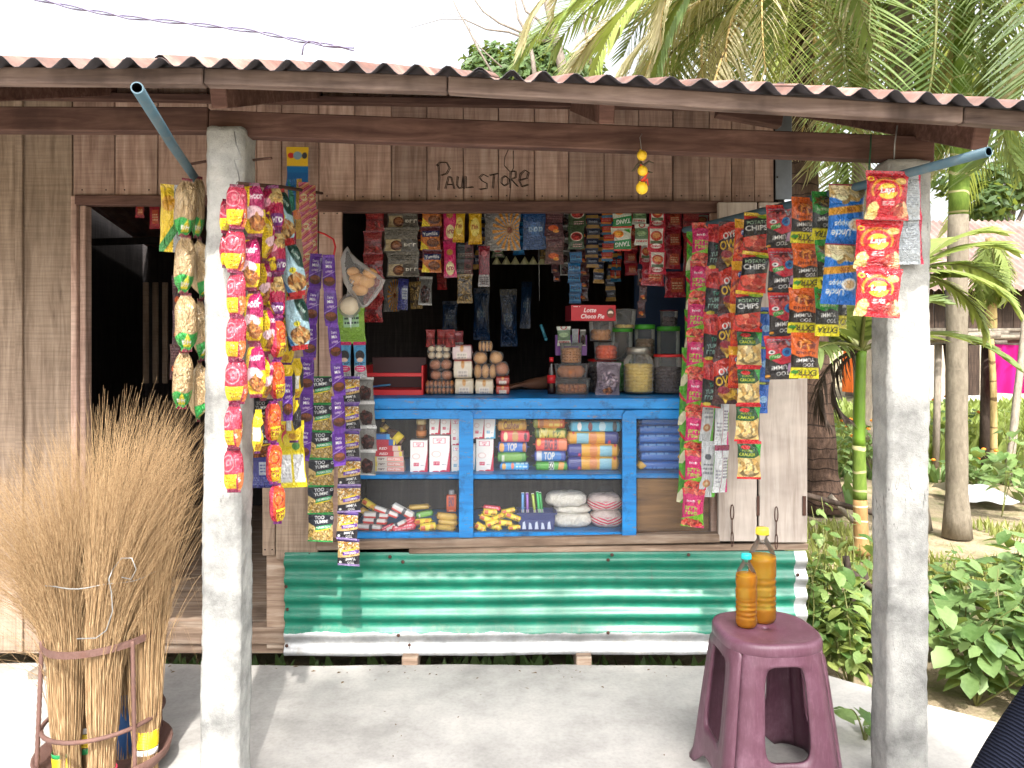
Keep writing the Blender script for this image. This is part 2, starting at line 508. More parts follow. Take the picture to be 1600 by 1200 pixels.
def slab():
    edge = [(-4.2, 3.165), (-2.0, 3.17), (-1.0, 3.15), (-.42, 3.155), (.2, 3.15), (.95, 3.15), (1.24, 3.07), (1.5, 2.82), (1.71, 2.66), (2.3, 2.25), (2.7, 1.8), (2.7, -2.2), (-4.2, -2.2)]
    pts = []
    for i in range(len(edge)):
        a, b = Vector(edge[i]), Vector(edge[(i + 1) % len(edge)])
        m = max(1, int((b - a).length / .07))
        for t in range(m):
            p = a.lerp(b, t / m)
            q = noise.noise_vector(Vector((p.x * 6, p.y * 6, 3.)))
            pts.append((p.x + q.x * .014, p.y + q.y * .014))
    n = len(pts)
    ctr = (0.2, 1.6)
    vv, ff = [], []
    for (sc, z) in ((1.0, -.2), (1.0, -.02), (.995, -.004), (.985, 0.0)):
        for p in pts: vv.append((ctr[0] + (p[0] - ctr[0]) * sc, ctr[1] + (p[1] - ctr[1]) * sc, z))
    for k in range(3):
        for i in range(n): ff.append((k * n + i, k * n + (i + 1) % n, (k + 1) * n + (i + 1) % n, (k + 1) * n + i))
    ff.append(tuple(3 * n + i for i in range(n))[::-1])
    mb = MB(); mb.add(vv, ff)
    o = mb.build('porch_floor', M['floor'])
    me = o.data
    bm = bmesh.new(); bm.from_mesh(me); bmesh.ops.recalc_face_normals(bm, faces=bm.faces); bmesh.ops.triangulate(bm, faces=[f for f in bm.faces if len(f.verts) > 4]); bm.to_mesh(me); bm.free()
    tag(o, kind='structure')
slab()

# ---------------------------------------------------------------- the shop building
EAVE_Y = 1.85
ev = [(-900, 95), (0, 96), (400, 101), (700, 113), (1000, 126), (1160, 133), (1500, 158), (1600, 166), (2100, 205)]
def eave_z(X):
    px = 800 + X * F / EAVE_Y
    y = float(np.interp(px, [e[0] for e in ev], [e[1] for e in ev]))
    return PZ(y, EAVE_Y)
def roof_slope(X): return float(np.interp(X, [-1.2, 1.2], [.346, .318]))
def roof_z(X, Y): return eave_z(X) + (Y - EAVE_Y) * roof_slope(X)

shop = empty('store_building', (-.25, D, 0), 'wooden plank shop with rusty corrugated porch roof, concrete posts and green sheet front', 'shop')

def plank(x0, x1, z0, z1, y0=D, th=.024, mat='wood_wall', parent=shop, name='plank', nails=True, tilt=0., zt=None, jit=.0012):
    """upright board with its front face at y0, top may slope to zt"""
    mb = MB()
    w, h = x1 - x0, z1 - z0
    vv, ff = cbox_data(w, th, h, .0025)
    out = []
    for p in vv:
        q = noise.noise_vector(Vector((p[0] * 5 + x0 * 9, 0, p[2] * 4)))
        z = p[2]
        if zt is not None and z > 0: z += (zt - z1) * (p[0] / w + .5)
        out.append((p[0] + q.x * jit + tilt * p[2], p[1] + q.y * .0015, z + q.z * jit))
    mb.add(out, ff)
    if nails:
        for zz in (-h / 2 + .025, h / 2 - .05):
            for xx in (-w * .28, w * .3):
                mb.lathe([(.0035, 0), (.003, .0015), (0.0001, .002)], 6, 1)
                k = 18
                for i in range(len(mb.v) - k, len(mb.v)):
                    a = mb.v[i]; mb.v[i] = (a[0] + xx + rnd.uniform(-.0005, .0005), -th / 2 - a[2], a[1] + zz)
    o = mb.build(name, [M[mat], M['nail']], parent, Vector(((x0 + x1) / 2, y0 + th / 2, (z0 + z1) / 2)) - wloc(parent))
    return o

def xs_at(lst, d=D): return [PX(x, d) for x in lst]
ZB = PZ(315, D)
# high band of boards over the window, from the door head to the corner
bx = xs_at([401, 440, 498, 554, 611, 667, 724, 779, 835, 889, 944, 998, 1052, 1109, 1143, 1179, 1210])
for i in range(len(bx) - 1):
    plank(bx[i] + .0015, bx[i + 1] - .0015, ZB - rnd.uniform(0, .004), roof_z(bx[i], D) - .03, D + rnd.uniform(0, .005))
bx = xs_at([113, 179, 246, 324, 401])
for i in range(len(bx) - 1):
    plank(bx[i] + .002, bx[i + 1] - .002, PZ(306, D), roof_z(bx[i], D) - .03, D + rnd.uniform(0, .005))
# pale boards left of the door with battens over the joints
bx = xs_at([-330, -240, -150, -62, 29, 112])
for i in range(len(bx) - 1):
    plank(bx[i] + .002, bx[i + 1] - .002, .02, roof_z(bx[i], D) - .03, D + .004, mat='wood_left', nails=False)
for px in (-150, -62, 31):
    plank(PX(px - 5, D), PX(px + 6, D), .02, roof_z(PX(px, D), D) - .03, D - .012, .014, mat='wood_left', name='batten', nails=False)
# door frame
plank(PX(112, D), PX(121, D), .02, PZ(306, D), D - .008, .05, mat='wood_wall', name='door_jamb', nails=False)
plank(PX(122, D), PX(131, D), .09, PZ(320, D), D + .012, .05, mat='wood_wall', name='door_jamb', nails=False)
mb = MB(); mb.bar((PX(118, D), D + .02, PZ(312.5, D)), (PX(415, D), D + .02, PZ(312.5, D)), .06, .04, jit=.001)
mb.wbuild('door_header', M['wood_beam'], shop)
mb = MB(); mb.bar((PX(60, D), D + .03, .088), (PX(447, D), D + .03, .088), .07, .07, jit=.002); mb.wbuild('door_sill', M['wood_sill'], shop)
mb = MB(); mb.bar((PX(-300, D), D + .05, .03), (PX(447, D), D + .05, .03), .08, .045, jit=.002); mb.wbuild('ground_beam', M['wood_sill'], shop)
# window header with a knotty edge
mb = MB(); mb.bar((PX(499, D), D - .004, PZ(324, D)), (PX(1128, D), D - .004, PZ(324, D)), .05, .046, jit=.002); mb.wbuild('window_header', M['wood_beam'], shop)
plank(PX(440, D), PX(499, D), PZ(700, D), PZ(306, D) , D + .028, .02, mat='wood_wall', nails=False)
# left shutter boards, folded against the wall
for (a, b, y0, y1) in ((412, 432, 330, 866), (433, 499, 335, 872), (500, 536, 316, 640)):
    plank(PX(a, D) + .001, PX(b, D) - .001, PZ(y1, D), PZ(y0, D), D - .022, .02, mat='wood_wall' if a == 500 else 'wood_left', name='shutter_board')
plank(PX(416, D), PX(446, D), .03, PZ(868, D), D + .002, .05, mat='wood_sill', name='door_stud', nails=False)
plank(PX(500, D), PX(542, D), PZ(842, D), PZ(640, D), D + .01, .02, mat='wood_wall', name='window_jamb', nails=False)
# right shutter: two bleached boards on chains in front of the wall
sh = []
for (a, b, y0, y1) in ((1122, 1183, 316, 846), (1186, 1262, 316, 848)):
    sh.append(plank(PX(a, D - .05) + .001, PX(b, D - .05) - .001, PZ(y1, D - .05), PZ(y0, D - .05), D - .05, .022, mat='wood_grey', name='shutter_board', nails=False))
plank(PX(1110, D), PX(1126, D), PZ(842, D), PZ(333, D), D - .005, .03, mat='wood_wall', name='window_jamb', nails=False)
def chain(px, y0, y1, d, par):
    z0, z1 = PZ(y0, d), PZ(y1, d)
    n = 3; L = (z0 - z1) / n
    for i in range(n):
        mb = MB(); pts = []
        for k in range(14):
            a = 2 * math.pi * k / 14
            pts.append(((.007 * math.cos(a) if i % 2 == 0 else .003 * math.cos(a)), (.003 if i % 2 == 0 else .007) * math.cos(a), (L * .56) * math.sin(a)))
        mb.tube(pts, .0022, 6, closed=True)
        mb.build('chain_link', M['rust_dark'], par, Vector((PX(px, d), d, z0 - L * (i + .5))) - wloc(par), (0, 0, rnd.uniform(-.3, .3)))
chain(1144, 790, 853, D - .062, sh[0]); chain(1213, 793, 857, D - .062, sh[1])
for (px, par) in ((1185, sh[1]), (1257, sh[1])):
    mb = MB(); mb.box((PX(px, D - .055), D - .053, PZ(786, D)), (.012 if px < 1200 else .014, .004, .08), ch=.001); mb.wbuild('hinge', M['rust_dark'], par)
# corner strip of zinc and a board behind
mb = MB(); _zt = roof_z(PX(1224, D), D) - .03; mb.box((PX(1224, D), D - .002, (_zt + PZ(312, D)) / 2), (.068, .004, _zt - PZ(312, D)), ch=.001)
mb.lathe([(.004, 0), (.004, .002)], 8, 1, (0, 0, 0)); k = 16
for i in range(len(mb.v) - k, len(mb.v)):
    a = mb.v[i]; mb.v[i] = (a[0] + PX(1214, D), D - .004 - a[2], a[1] + PZ(277, D))
mb.wbuild('corner_strip', [M['zinc'], M['nail']], shop)
# sill boards under the window
mb = MB(); mb.bar((PX(498, D), D - .02, PZ(848, D)), (PX(1120, D), D - .02, PZ(836, D)), .06, .035, jit=.004); mb.wbuild('window_sill', M['wood_sill'], shop)
mb = MB(); mb.bar((PX(640, D), D - .018, PZ(857, D)), (PX(1258, D), D - .018, PZ(851, D)), .03, .026, jit=.004); mb.wbuild('lower_sill', M['wood_sill'], shop)
# corrugated front under the window
def cladding():
    mb = MB(); x0, x1 = PX(448, D), PX(1256, D); z0, z1 = PZ(1019, D), PZ(861, D)
    nx, nz = 60, 64; pitch = .0745
    vv, ff = [], []
    for j in range(nz + 1):
        for i in range(nx + 1):
            x = x0 + (x1 - x0) * i / nx; t = j / nz; z = z0 + (z1 - z0) * t
            if j == 0: z += .004 * noise.noise(Vector((x * 4, 0, 0)))
            if i == 0 or i == nx: x += .004 * noise.noise(Vector((0, 0, z * 14)))
            y = D - .034 - .0105 * math.sin(2 * math.pi * (z - z0) / pitch + .6) + .006 * noise.noise(Vector((x * 2.5, 1, z * 6))) + .003 * noise.noise(Vector((x * 9, 4, z * 12)))
            vv.append((x, y, z + .004 * noise.noise(Vector((x * 1.5, 5, 0))) + (x - x0) * .0035))
    for j in range(nz):
        for i in range(nx):
            a = j * (nx + 1) + i; ff.append((a, a + 1, a + nx + 2, a + nx + 1))
    mb.add(vv, ff, 0, True)
    o = mb.wbuild('corrugated_front', M['galv_green'], shop)
    o['label'] = 'green painted corrugated sheet with bare zinc lower edge'
    for (px, py) in ((632, 873), (612, 865), (954, 862), (948, 870), (1072, 862), (452, 911), (454, 946), (453, 1002), (625, 986), (642, 1001), (948, 982), (1240, 893)):
        m2 = MB(); m2.lathe([(.0075, 0), (.007, .002), (.003, .0035), (.0001, .004)], 8)
        m2.build('sheet_nail', M['rust_dark'], o, Vector((PX(px, D), D - .0465, PZ(py, D))) - wloc(o), (R(90), 0, 0))
cladding()
for px in (643, 908):
    mb = MB(); mb.bar((PX(px, D) , D + .3, .0), (PX(px, D) + .004, D - .085, -.004), .062, .07, jit=.006); mb.wbuild('floor_joist', M['wood_sill'], shop)

# concrete posts
def post(x0b, x1b, x0t, x1t, ytop, seed):
    mb = MB(); y0, y1 = 2.195, 2.312; zt = ytop; nz, ns = 150, 11
    vv, ff = [], []
    per = []
    for s in range(ns): per.append((s / ns, 0))
    for s in range(ns): per.append((1, s / ns))
    for s in range(ns): per.append((1 - s / ns, 1))
    for s in range(ns): per.append((0, 1 - s / ns))
    n = len(per)
    for j in range(nz + 1):
        t = j / nz; z = -.02 + (zt + .02) * t
        a, b = x0b + (x0t - x0b) * t, x1b + (x1t - x1b) * t
        for (u, w) in per:
            x, y = a + (b - a) * u, y0 + (y1 - y0) * w
            cx, cy = u - .5, w - .5
            if abs(cx) == .5 and abs(cy) == .5: x -= math.copysign(.006, cx); y -= math.copysign(.006, cy)
            q = noise.noise_vector(Vector((x * 55 + seed, y * 55, z * 45))) * .0030 + noise.noise_vector(Vector((x * 8 + seed, y * 8, z * 5))) * .0045
            vv.append((x + q.x, y + q.y, z + (.01 * noise.noise(Vector((x * 20, y * 20, seed))) if j == nz else 0)))
    for j in range(nz):
        for i in range(n): ff.append((j * n + i, j * n + (i + 1) % n, (j + 1) * n + (i + 1) % n, (j + 1) * n + i))
    ff.append(tuple(nz * n + i for i in range(n)))
    mb.add(vv, ff, 0, True)
    return mb.wbuild('post', M['post'], shop)
PL = post(PX(309, 2.195), PX(371, 2.195), PX(322, 2.195), PX(380, 2.195), PZ(207, 2.25), 1.3)
PR = post(PX(1389, 2.195), PX(1452, 2.195), PX(1391, 2.195), PX(1457, 2.195), PZ(256, 2.25), 8.1)
PL['label'] = 'left concrete post beside the brooms'; PR['label'] = 'right concrete post by the garden'

# beams on the posts
def board(name, pts, w, h, mat, par=shop):
    mb = MB(); mb.bar(pts[0], pts[1], w, h, jit=.003); return mb.wbuild(name, M[mat], par)
board('beam', (P(-260, 188, 2.255), P(331, 189, 2.255)), .05, .070, 'wood_beam')
board('beam', (P(332, 194, 2.255), P(1453, 236, 2.255)), .05, .072, 'wood_beam')
board('wall_plate', ((-2.8, D - .03, PZ(146, D - .03)), (PX(1225, D), D - .03, PZ(168, D - .03))), .04, .03, 'wood_beam')
# rafters run from the eave to the wall
for (px, d0) in ((-150, 2.12), (340, 2.13), (949, 2.13), (1535, 1.98)):
    X = PX(px, d0)
    a = Vector((X, d0, roof_z(X, d0) - .078)); b = Vector((X if px < 1500 else 1.12, D + .02, roof_z(X, D) - .075))
    if px > 1500: b.z = PZ(158, D)
    board('rafter', (a, b), .044, .078, 'wood_beam')
board('beam_end', (P(1220, 190, 2.9), P(1120, 172, 2.9)), .05, .05, 'wood_beam')
# eave boards right behind the sheet edge
for (xa, xb) in ((-330, 322), (323, 700), (701, 1500), (1501, 1708)):
    d = EAVE_Y + .075
    Xa, Xb = PX(xa, d) + .001, PX(xb, d) - .001
    board('fascia_board', ((Xa, d, roof_z(Xa, d) - .0345), (Xb, d, roof_z(Xb, d) - .0345)), .036, .040, 'wood_fascia')
for dd in (2.75,):
    for (Xa, Xb) in ((-2.5, -.3), (-.298, 1.5)):
        board('purlin', ((Xa, dd, roof_z(Xa, dd) - .03), (Xb, dd, roof_z(Xb, dd) - .03)), .04, .034, 'wood_beam')
# corrugated roof sheets
def roof():
    pitch = .0765; x = -3.15; k = 0
    while x < 1.0:
        x1 = x + pitch * 10.5
        nx, ny = 84, 8; vv, ff = [], []
        ph = rnd.uniform(-.5, .5)
        y_end = D + .28
        for j in range(ny + 1):
            for i in range(nx + 1):
                X = x + (x1 - x) * i / nx
                Y = EAVE_Y + (y_end - EAVE_Y) * j / ny
                amp = .0135 * (1 + .35 * noise.noise(Vector((X * 6, k * 3.1, 0))))
                z = roof_z(X, Y) + amp * math.cos(2 * math.pi * X / pitch) + .0035 * (k % 2) + .006 * noise.noise(Vector((X * 4, Y * 1.2, 0))) + .003 * noise.noise(Vector((X * 4, Y * 1.2, k * 7.7)))
                vv.append((X, Y + (.008 * noise.noise(Vector((X * 5, k, 9))) if j == 0 else 0), z))
        for j in range(ny):
            for i in range(nx):
                a = j * (nx + 1) + i; ff.append((a, a + 1, a + nx + 2, a + nx + 1))
        mb = MB(); mb.add(vv, ff, 0, True)
        o = mb.wbuild('roof_sheet', [M['roof'], M['roof_under']], shop)
        sd = o.modifiers.new('thick', 'SOLIDIFY'); sd.thickness = .0016; sd.offset = -1; sd.material_offset = 1; sd.material_offset_rim = 1
        x = x1 - pitch * .5; k += 1
    for i in range(3):
        xa, xb = -2.7 + i * 1.3, -2.7 + (i + 1) * 1.3
        mb = MB(); vv, ff = [], []; n = 60
        for (Y, dz) in ((D + .2, .0), (6.1, -.55)):
            for q in range(n + 1):
                X = xa + (xb - xa) * q / n
                vv.append((X, Y, roof_z(X, D) + .02 + dz + .009 * math.cos(2 * math.pi * X / pitch)))
        for q in range(n): ff.append((q, q + 1, n + 2 + q, n + 1 + q))
        mb.add(vv, ff, 0, True); mb.wbuild('rear_roof_sheet', M['roof'], shop)
roof()
# dark room behind
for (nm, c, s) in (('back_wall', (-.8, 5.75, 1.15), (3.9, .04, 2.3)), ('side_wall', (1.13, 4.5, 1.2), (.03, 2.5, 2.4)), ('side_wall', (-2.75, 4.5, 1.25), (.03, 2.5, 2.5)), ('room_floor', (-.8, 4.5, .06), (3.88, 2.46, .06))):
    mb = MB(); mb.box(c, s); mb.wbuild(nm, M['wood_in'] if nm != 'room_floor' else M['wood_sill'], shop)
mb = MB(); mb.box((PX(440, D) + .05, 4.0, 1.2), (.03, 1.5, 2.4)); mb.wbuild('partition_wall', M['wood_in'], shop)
for px in (228, 243, 258):
    mb = MB(); mb.box((PX(px, 4.6), 4.6, PZ(520, 4.6)), (.03, .02, .6)); mb.wbuild('slat', M['wood_left'], shop)
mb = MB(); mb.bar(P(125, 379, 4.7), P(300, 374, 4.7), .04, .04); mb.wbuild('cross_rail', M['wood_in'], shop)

# the name written on the boards in doubled charcoal lines
def writing():
    st = [[(333, 792), (337, 740), (333, 686), (326, 690), (340, 676), (368, 676), (380, 700), (368, 722), (344, 730)],
          [(362, 786), (376, 736), (386, 736), (400, 786)], [(370, 768), (392, 768)],
          [(414, 734), (411, 770), (420, 785), (432, 780), (437, 734), (439, 786)],
          [(447, 733), (448, 782), (478, 778)],
          [(540, 736), (520, 725), (504, 738), (514, 752), (536, 764), (534, 784), (504, 788)],
          [(546, 730), (582, 722)], [(566, 726), (560, 784)],
          [(612, 732), (598, 742), (596, 762), (608, 774), (624, 764), (626, 744), (612, 732)],
          [(632, 782), (634, 715), (655, 712), (656, 738), (636, 746), (664, 776)], [(634, 715), (610, 690), (612, 655), (627, 624)], [(648, 628), (649, 700), (640, 716), (632, 845)],
          [(672, 750), (702, 742), (710, 718), (694, 708), (676, 724), (670, 752), (682, 778), (708, 768)]]
    mb = MB()
    for s in st:
        for off in ((-2.6, 0), (2.6, 2.0)):
            if len(s) > 3 and s[-1][1] > 840 and off[0] > 0: continue
            if s[0] == (634, 715) and off[0] > 0: continue
            pts = []
            for i in range(len(s) - 1):
                for t in (0, .5):
                    pts.append((s[i][0] + (s[i + 1][0] - s[i][0]) * t, s[i][1] + (s[i + 1][1] - s[i][1]) * t))
            pts.append(s[-1])
            mb.tube([Vector((PX(560 + (p[0] + off[0]) * .375, D), D - .0005, PZ((p[1] + off[1]) * .375, D))) for p in pts], .0013, 5)
    o = mb.wbuild('writing', plain('charcoal_line', lin((38, 30, 28)), .9), shop)
    o['label'] = 'hand drawn name PAUL STORE on the boards'
writing()
# iron pegs in the left post
for (a, b, r) in ((P(396, 250, 2.24), P(424, 247, 2.2), .004), (P(288, 258, 2.24), P(322, 252, 2.24), .004)):
    mb = MB(); mb.tube([a, b], r, 8); mb.wbuild('iron_peg', M['rust_dark'], shop)
# ================================================================ printed packaging: prints are painted into colour attributes of fine grids
_txt = {}
def glyphs(s, shear=0., bold=.02):
    key = (s, shear, bold)
    if key not in _txt:
        cu = bpy.data.curves.new('t', 'FONT'); cu.body = s; cu.shear = shear; cu.offset = bold; cu.resolution_u = 3
        ob = bpy.data.objects.new('t', cu); col.objects.link(ob)
        dg = bpy.context.evaluated_depsgraph_get()
        me = ob.evaluated_get(dg).to_mesh()
        me.calc_loop_triangles()
        v = np.array([(q.co.x, q.co.y) for q in me.vertices]) if len(me.vertices) else np.zeros((0, 2))
        t = np.array([list(q.vertices) for q in me.loop_triangles]) if len(me.vertices) else np.zeros((0, 3), int)
        ob.evaluated_get(dg).to_mesh_clear()
        bpy.data.objects.remove(ob); bpy.data.curves.remove(cu)
        tr = v[t] if len(t) else np.zeros((0, 3, 2))
        if len(v):
            lo, hi = v.min(0), v.max(0)
            tr = tr - (lo + hi) / 2
            _txt[key] = (tr, hi - lo)
        else: _txt[key] = (tr, np.array([1., 1.]))
    return _txt[key]

SSN = 3
class Cv:
    """small painting surface; u,v in 0..1, v up"""
    def __init__(s, asp, bgc, ny=65, seed=1):
        s.asp = asp; s.ny = ny; s.nx = max(9, int(round(ny * asp / 4)) * 4 + 1)
        s.H, s.W = s.ny * SSN, s.nx * SSN
        s.a = np.ones((s.H, s.W, 3)) * np.array(bgc, float)
        s.U, s.V = np.meshgrid((np.arange(s.W) + .5) / s.W, (np.arange(s.H) + .5) / s.H)
        s.r = np.random.RandomState(seed)
    def put(s, m, c):
        s.a[m] = c; return s
    def rect(s, u0, v0, u1, v1, c, slant=0.):
        du = (s.V - .5) * slant
        return s.put((s.U - du >= u0) & (s.U - du < u1) & (s.V >= v0) & (s.V < v1), c)
    def ell(s, cu, cv, ru, rv, c):
        return s.put(((s.U - cu) * s.asp / ru) ** 2 + ((s.V - cv) / rv) ** 2 < 1, c)
    def ring(s, cu, cv, r, w, c):
        d = np.sqrt(((s.U - cu) * s.asp) ** 2 + (s.V - cv) ** 2)
        return s.put(abs(d - r) < w, c)
    def band(s, v0, v1, c, slope=0., wave=0.):
        l = slope * (s.U - .5) + wave * np.sin(s.U * 6.28)
        return s.put((s.V > v0 + l) & (s.V < v1 + l), c)
    def poly(s, pts, c):
        n = len(pts); m = np.zeros(s.U.shape, bool)
        for i in range(n):
            (x0, y0), (x1, y1) = pts[i], pts[(i + 1) % n]
            if y0 == y1: continue
            t = ((y0 > s.V) != (y1 > s.V)) & (s.U < (x1 - x0) * (s.V - y0) / (y1 - y0) + x0)
            m ^= t
        return s.put(m, c)
    def food(s, cu, cv, ru, rv, cols, n=60, size=.06, el=2.5):
        """a heap of little pieces"""
        s.ell(cu, cv, ru, rv, np.array(cols[0]) * .6)
        for i in range(n):
            a, q = s.r.uniform(0, 6.28), math.sqrt(s.r.uniform(0, 1))
            x, y = cu + math.cos(a) * q * ru / s.asp * .95, cv + math.sin(a) * q * rv * .95
            th = s.r.uniform(0, 3.14); dx, dy = (s.U - x) * s.asp, s.V - y
            p, w = dx * math.cos(th) + dy * math.sin(th), -dx * math.sin(th) + dy * math.cos(th)
            cc = np.array(cols[s.r.randint(len(cols))]) * s.r.uniform(.8, 1.12)
            s.put((p / (size * el)) ** 2 + (w / size) ** 2 < 1, np.clip(cc, 0, 255))
        return s
    def text(s, t, cu, cv, h, c, maxw=.9, rot=0., shear=0., bold=.02, lines=False):
        tr, ext = glyphs(t, shear, bold)
        sc = h / max(ext[1], .01); sx = sc
        if ext[0] * sc / s.asp > maxw: sx = maxw * s.asp / ext[0]
        q = tr * np.array([sx, sc])
        if rot:
            ca, sa = math.cos(rot), math.sin(rot)
            q = np.stack([q[..., 0] * ca - q[..., 1] * sa, q[..., 0] * sa + q[..., 1] * ca], -1)
        q = q / np.array([s.asp, 1.]) + np.array([cu, cv])
        q = q * np.array([s.W, s.H]) - .5
        for A in q:
            x0, y0 = np.floor(A.min(0)).astype(int); x1, y1 = np.ceil(A.max(0)).astype(int) + 1
            x0, y0, x1, y1 = max(0, x0), max(0, y0), min(s.W, x1), min(s.H, y1)
            if x1 <= x0 or y1 <= y0: continue
            X, Y = np.meshgrid(np.arange(x0, x1), np.arange(y0, y1))
            (ax, ay), (bx_, by), (cx, cy) = A
            d1 = (X - bx_) * (ay - by) - (ax - bx_) * (Y - by)
            d2 = (X - cx) * (by - cy) - (bx_ - cx) * (Y - cy)
            d3 = (X - ax) * (cy - ay) - (cx - ax) * (Y - ay)
            m = ~(((d1 < -1e-9) | (d2 < -1e-9) | (d3 < -1e-9)) & ((d1 > 1e-9) | (d2 > 1e-9) | (d3 > 1e-9)))
            s.a[y0:y1, x0:x1][m] = c
        return s
    def fine(s, u0, v0, u1, v1, c, n=5):
        """rows of small print"""
        for i in range(n):
            v = v0 + (v1 - v0) * (i + .3) / n; h = (v1 - v0) / n * .45
            uu = u0
            while uu < u1:
                w = s.r.uniform(.04, .16); s.rect(uu, v, min(u1, uu + w), v + h, c); uu += w + .03
        return s
    def scrib(s, cu, cv, h, c, w=.5, n=4, rot=0.):
        """lettering too small or turned to read: letter-sized strokes only"""
        lw = w / n
        for i in range(n):
            x = cu - w / 2 + (i + .5) * lw; y = cv + math.sin(rot) * (i - n / 2) * lw * s.asp; k = s.r.randint(3)
            s.rect(x - lw * .4, y - h / 2, x - lw * .18, y + h / 2, c)
            if k == 0: s.rect(x - lw * .4, y + h * .25, x + lw * .4, y + h * .5, c)
            elif k == 1: s.ring(x + lw * .05, y, h * .33, h * .12, c)
            else: s.rect(x + lw * .15, y - h / 2, x + lw * .36, y + h * .3, c); s.rect(x - lw * .4, y - h * .1, x + lw * .36, y + h * .12, c)
        return s
    def grain(s, amt=10):
        s.a = np.clip(s.a + s.r.randn(s.H, s.W, 1) * amt, 0, 255); return s
    def rot180(s):
        s.a = s.a[::-1, ::-1].copy(); return s
    def turned(s):
        s.a = np.transpose(s.a, (1, 0, 2))[::-1].copy(); s.asp = 1 / s.asp; s.nx, s.ny = s.ny, s.nx; s.H, s.W = s.W, s.H
        s.U, s.V = np.meshgrid((np.arange(s.W) + .5) / s.W, (np.arange(s.H) + .5) / s.H); return s
    def linear(s):
        b = s.a.reshape(s.ny, SSN, s.nx, SSN, 3).mean((1, 3)) / 255.
        return np.where(b <= .04045, b / 12.92, ((b + .055) / 1.055) ** 2.4)

def col_attr(me, cols):
    at = me.color_attributes.new('Col', 'FLOAT_COLOR', 'POINT')
    at.data.foreach_set('color', np.concatenate([cols, np.ones((len(cols), 1))], 1).astype(np.float32).ravel())

def grid_faces(nx, ny, o=0, flip=False):
    f = []
    for j in range(ny - 1):
        for i in range(nx - 1):
            a = o + j * nx + i
            q = (a, a + 1, a + nx + 1, a + nx)
            f.append(q[::-1] if flip else q)
    return f

def pouch(name, cv, mat='foil', backc=(190, 192, 195), seal=.07, full=.8, wr=.2, seed=0, teeth=True, waist=.08, pinch=0.):
    """unit pillow pack hanging from its top edge: x -0.5..0.5, z 0..-1, y is thickness"""
    nx, ny = cv.nx, cv.ny
    u = np.linspace(0, 1, nx); v = np.linspace(0, 1, ny); U, V = np.meshgrid(u, v)
    rs = np.random.RandomState(seed + 5)
    e = np.clip((np.minimum(V, 1 - V) - seal) / .30, 0, 1); sv = np.sin(e * math.pi / 2) ** .8
    su = np.clip(1 - np.abs(2 * U - 1) ** 2.6, 0, 1) ** .75
    nz = sum(np.sin(U * rs.uniform(2, 14) + V * rs.uniform(-16, 16) + rs.uniform(0, 6)) * rs.uniform(.2, 1) for _ in range(7)) / 3.
    b = sv * su * full * (1 + wr * nz) + .02 * np.sin(V * 90) * (1 - sv) + .05 * nz * (1 - sv) * .5
    for _ in range(9):          # sharp creases
        th = rs.uniform(0, math.pi); cx, cy = rs.uniform(.15, .85), rs.choice([rs.uniform(.02, .25), rs.uniform(.75, .98), rs.uniform(.2, .8)])
        ac = (U - cx) * math.cos(th) + (V - cy) * math.sin(th); al = -(U - cx) * math.sin(th) + (V - cy) * math.cos(th)
        b -= rs.uniform(.10, .24) * np.exp(-(ac / .03) ** 2) * np.exp(-(al / rs.uniform(.10, .28)) ** 2) * full
    b = np.maximum(b, .02)
    xx = (U - .5) * (1 - waist * sv) * (1 - pinch * (1 - sv) ** 1.5); zz = V - 1
    if teeth:
        tooth = .006 * (np.arange(nx) % 2)
        zz[0] -= tooth; zz[-1] += 0
    xx += .02 * nz * np.clip(1 - su, 0, 1)
    vf = np.stack([xx, -.5 * b, zz], -1).reshape(-1, 3)
    bi = np.arange(0, nx, 4); bj = np.arange(0, ny, 4)
    vb = np.stack([xx[np.ix_(bj, bi)], .5 * b[np.ix_(bj, bi)] * .9, zz[np.ix_(bj, bi)]], -1).reshape(-1, 3)
    vb[:, 1] = np.maximum(vb[:, 1], .0)
    me = bpy.data.meshes.new(name)
    fs = grid_faces(nx, ny) + grid_faces(len(bi), len(bj), nx * ny, True)
    me.from_pydata(np.concatenate([vf, vb]).tolist(), [], fs)
    me.polygons.foreach_set('use_smooth', [True] * len(fs))
    L = cv.linear()
    bc = np.tile(np.array(lin(backc)), (len(vb), 1)) if backc is not None else L[np.ix_(bj, bi)].reshape(-1, 3)
    col_attr(me, np.concatenate([L.reshape(-1, 3), bc]))
    me.materials.append(M[mat]); me.update()
    return me

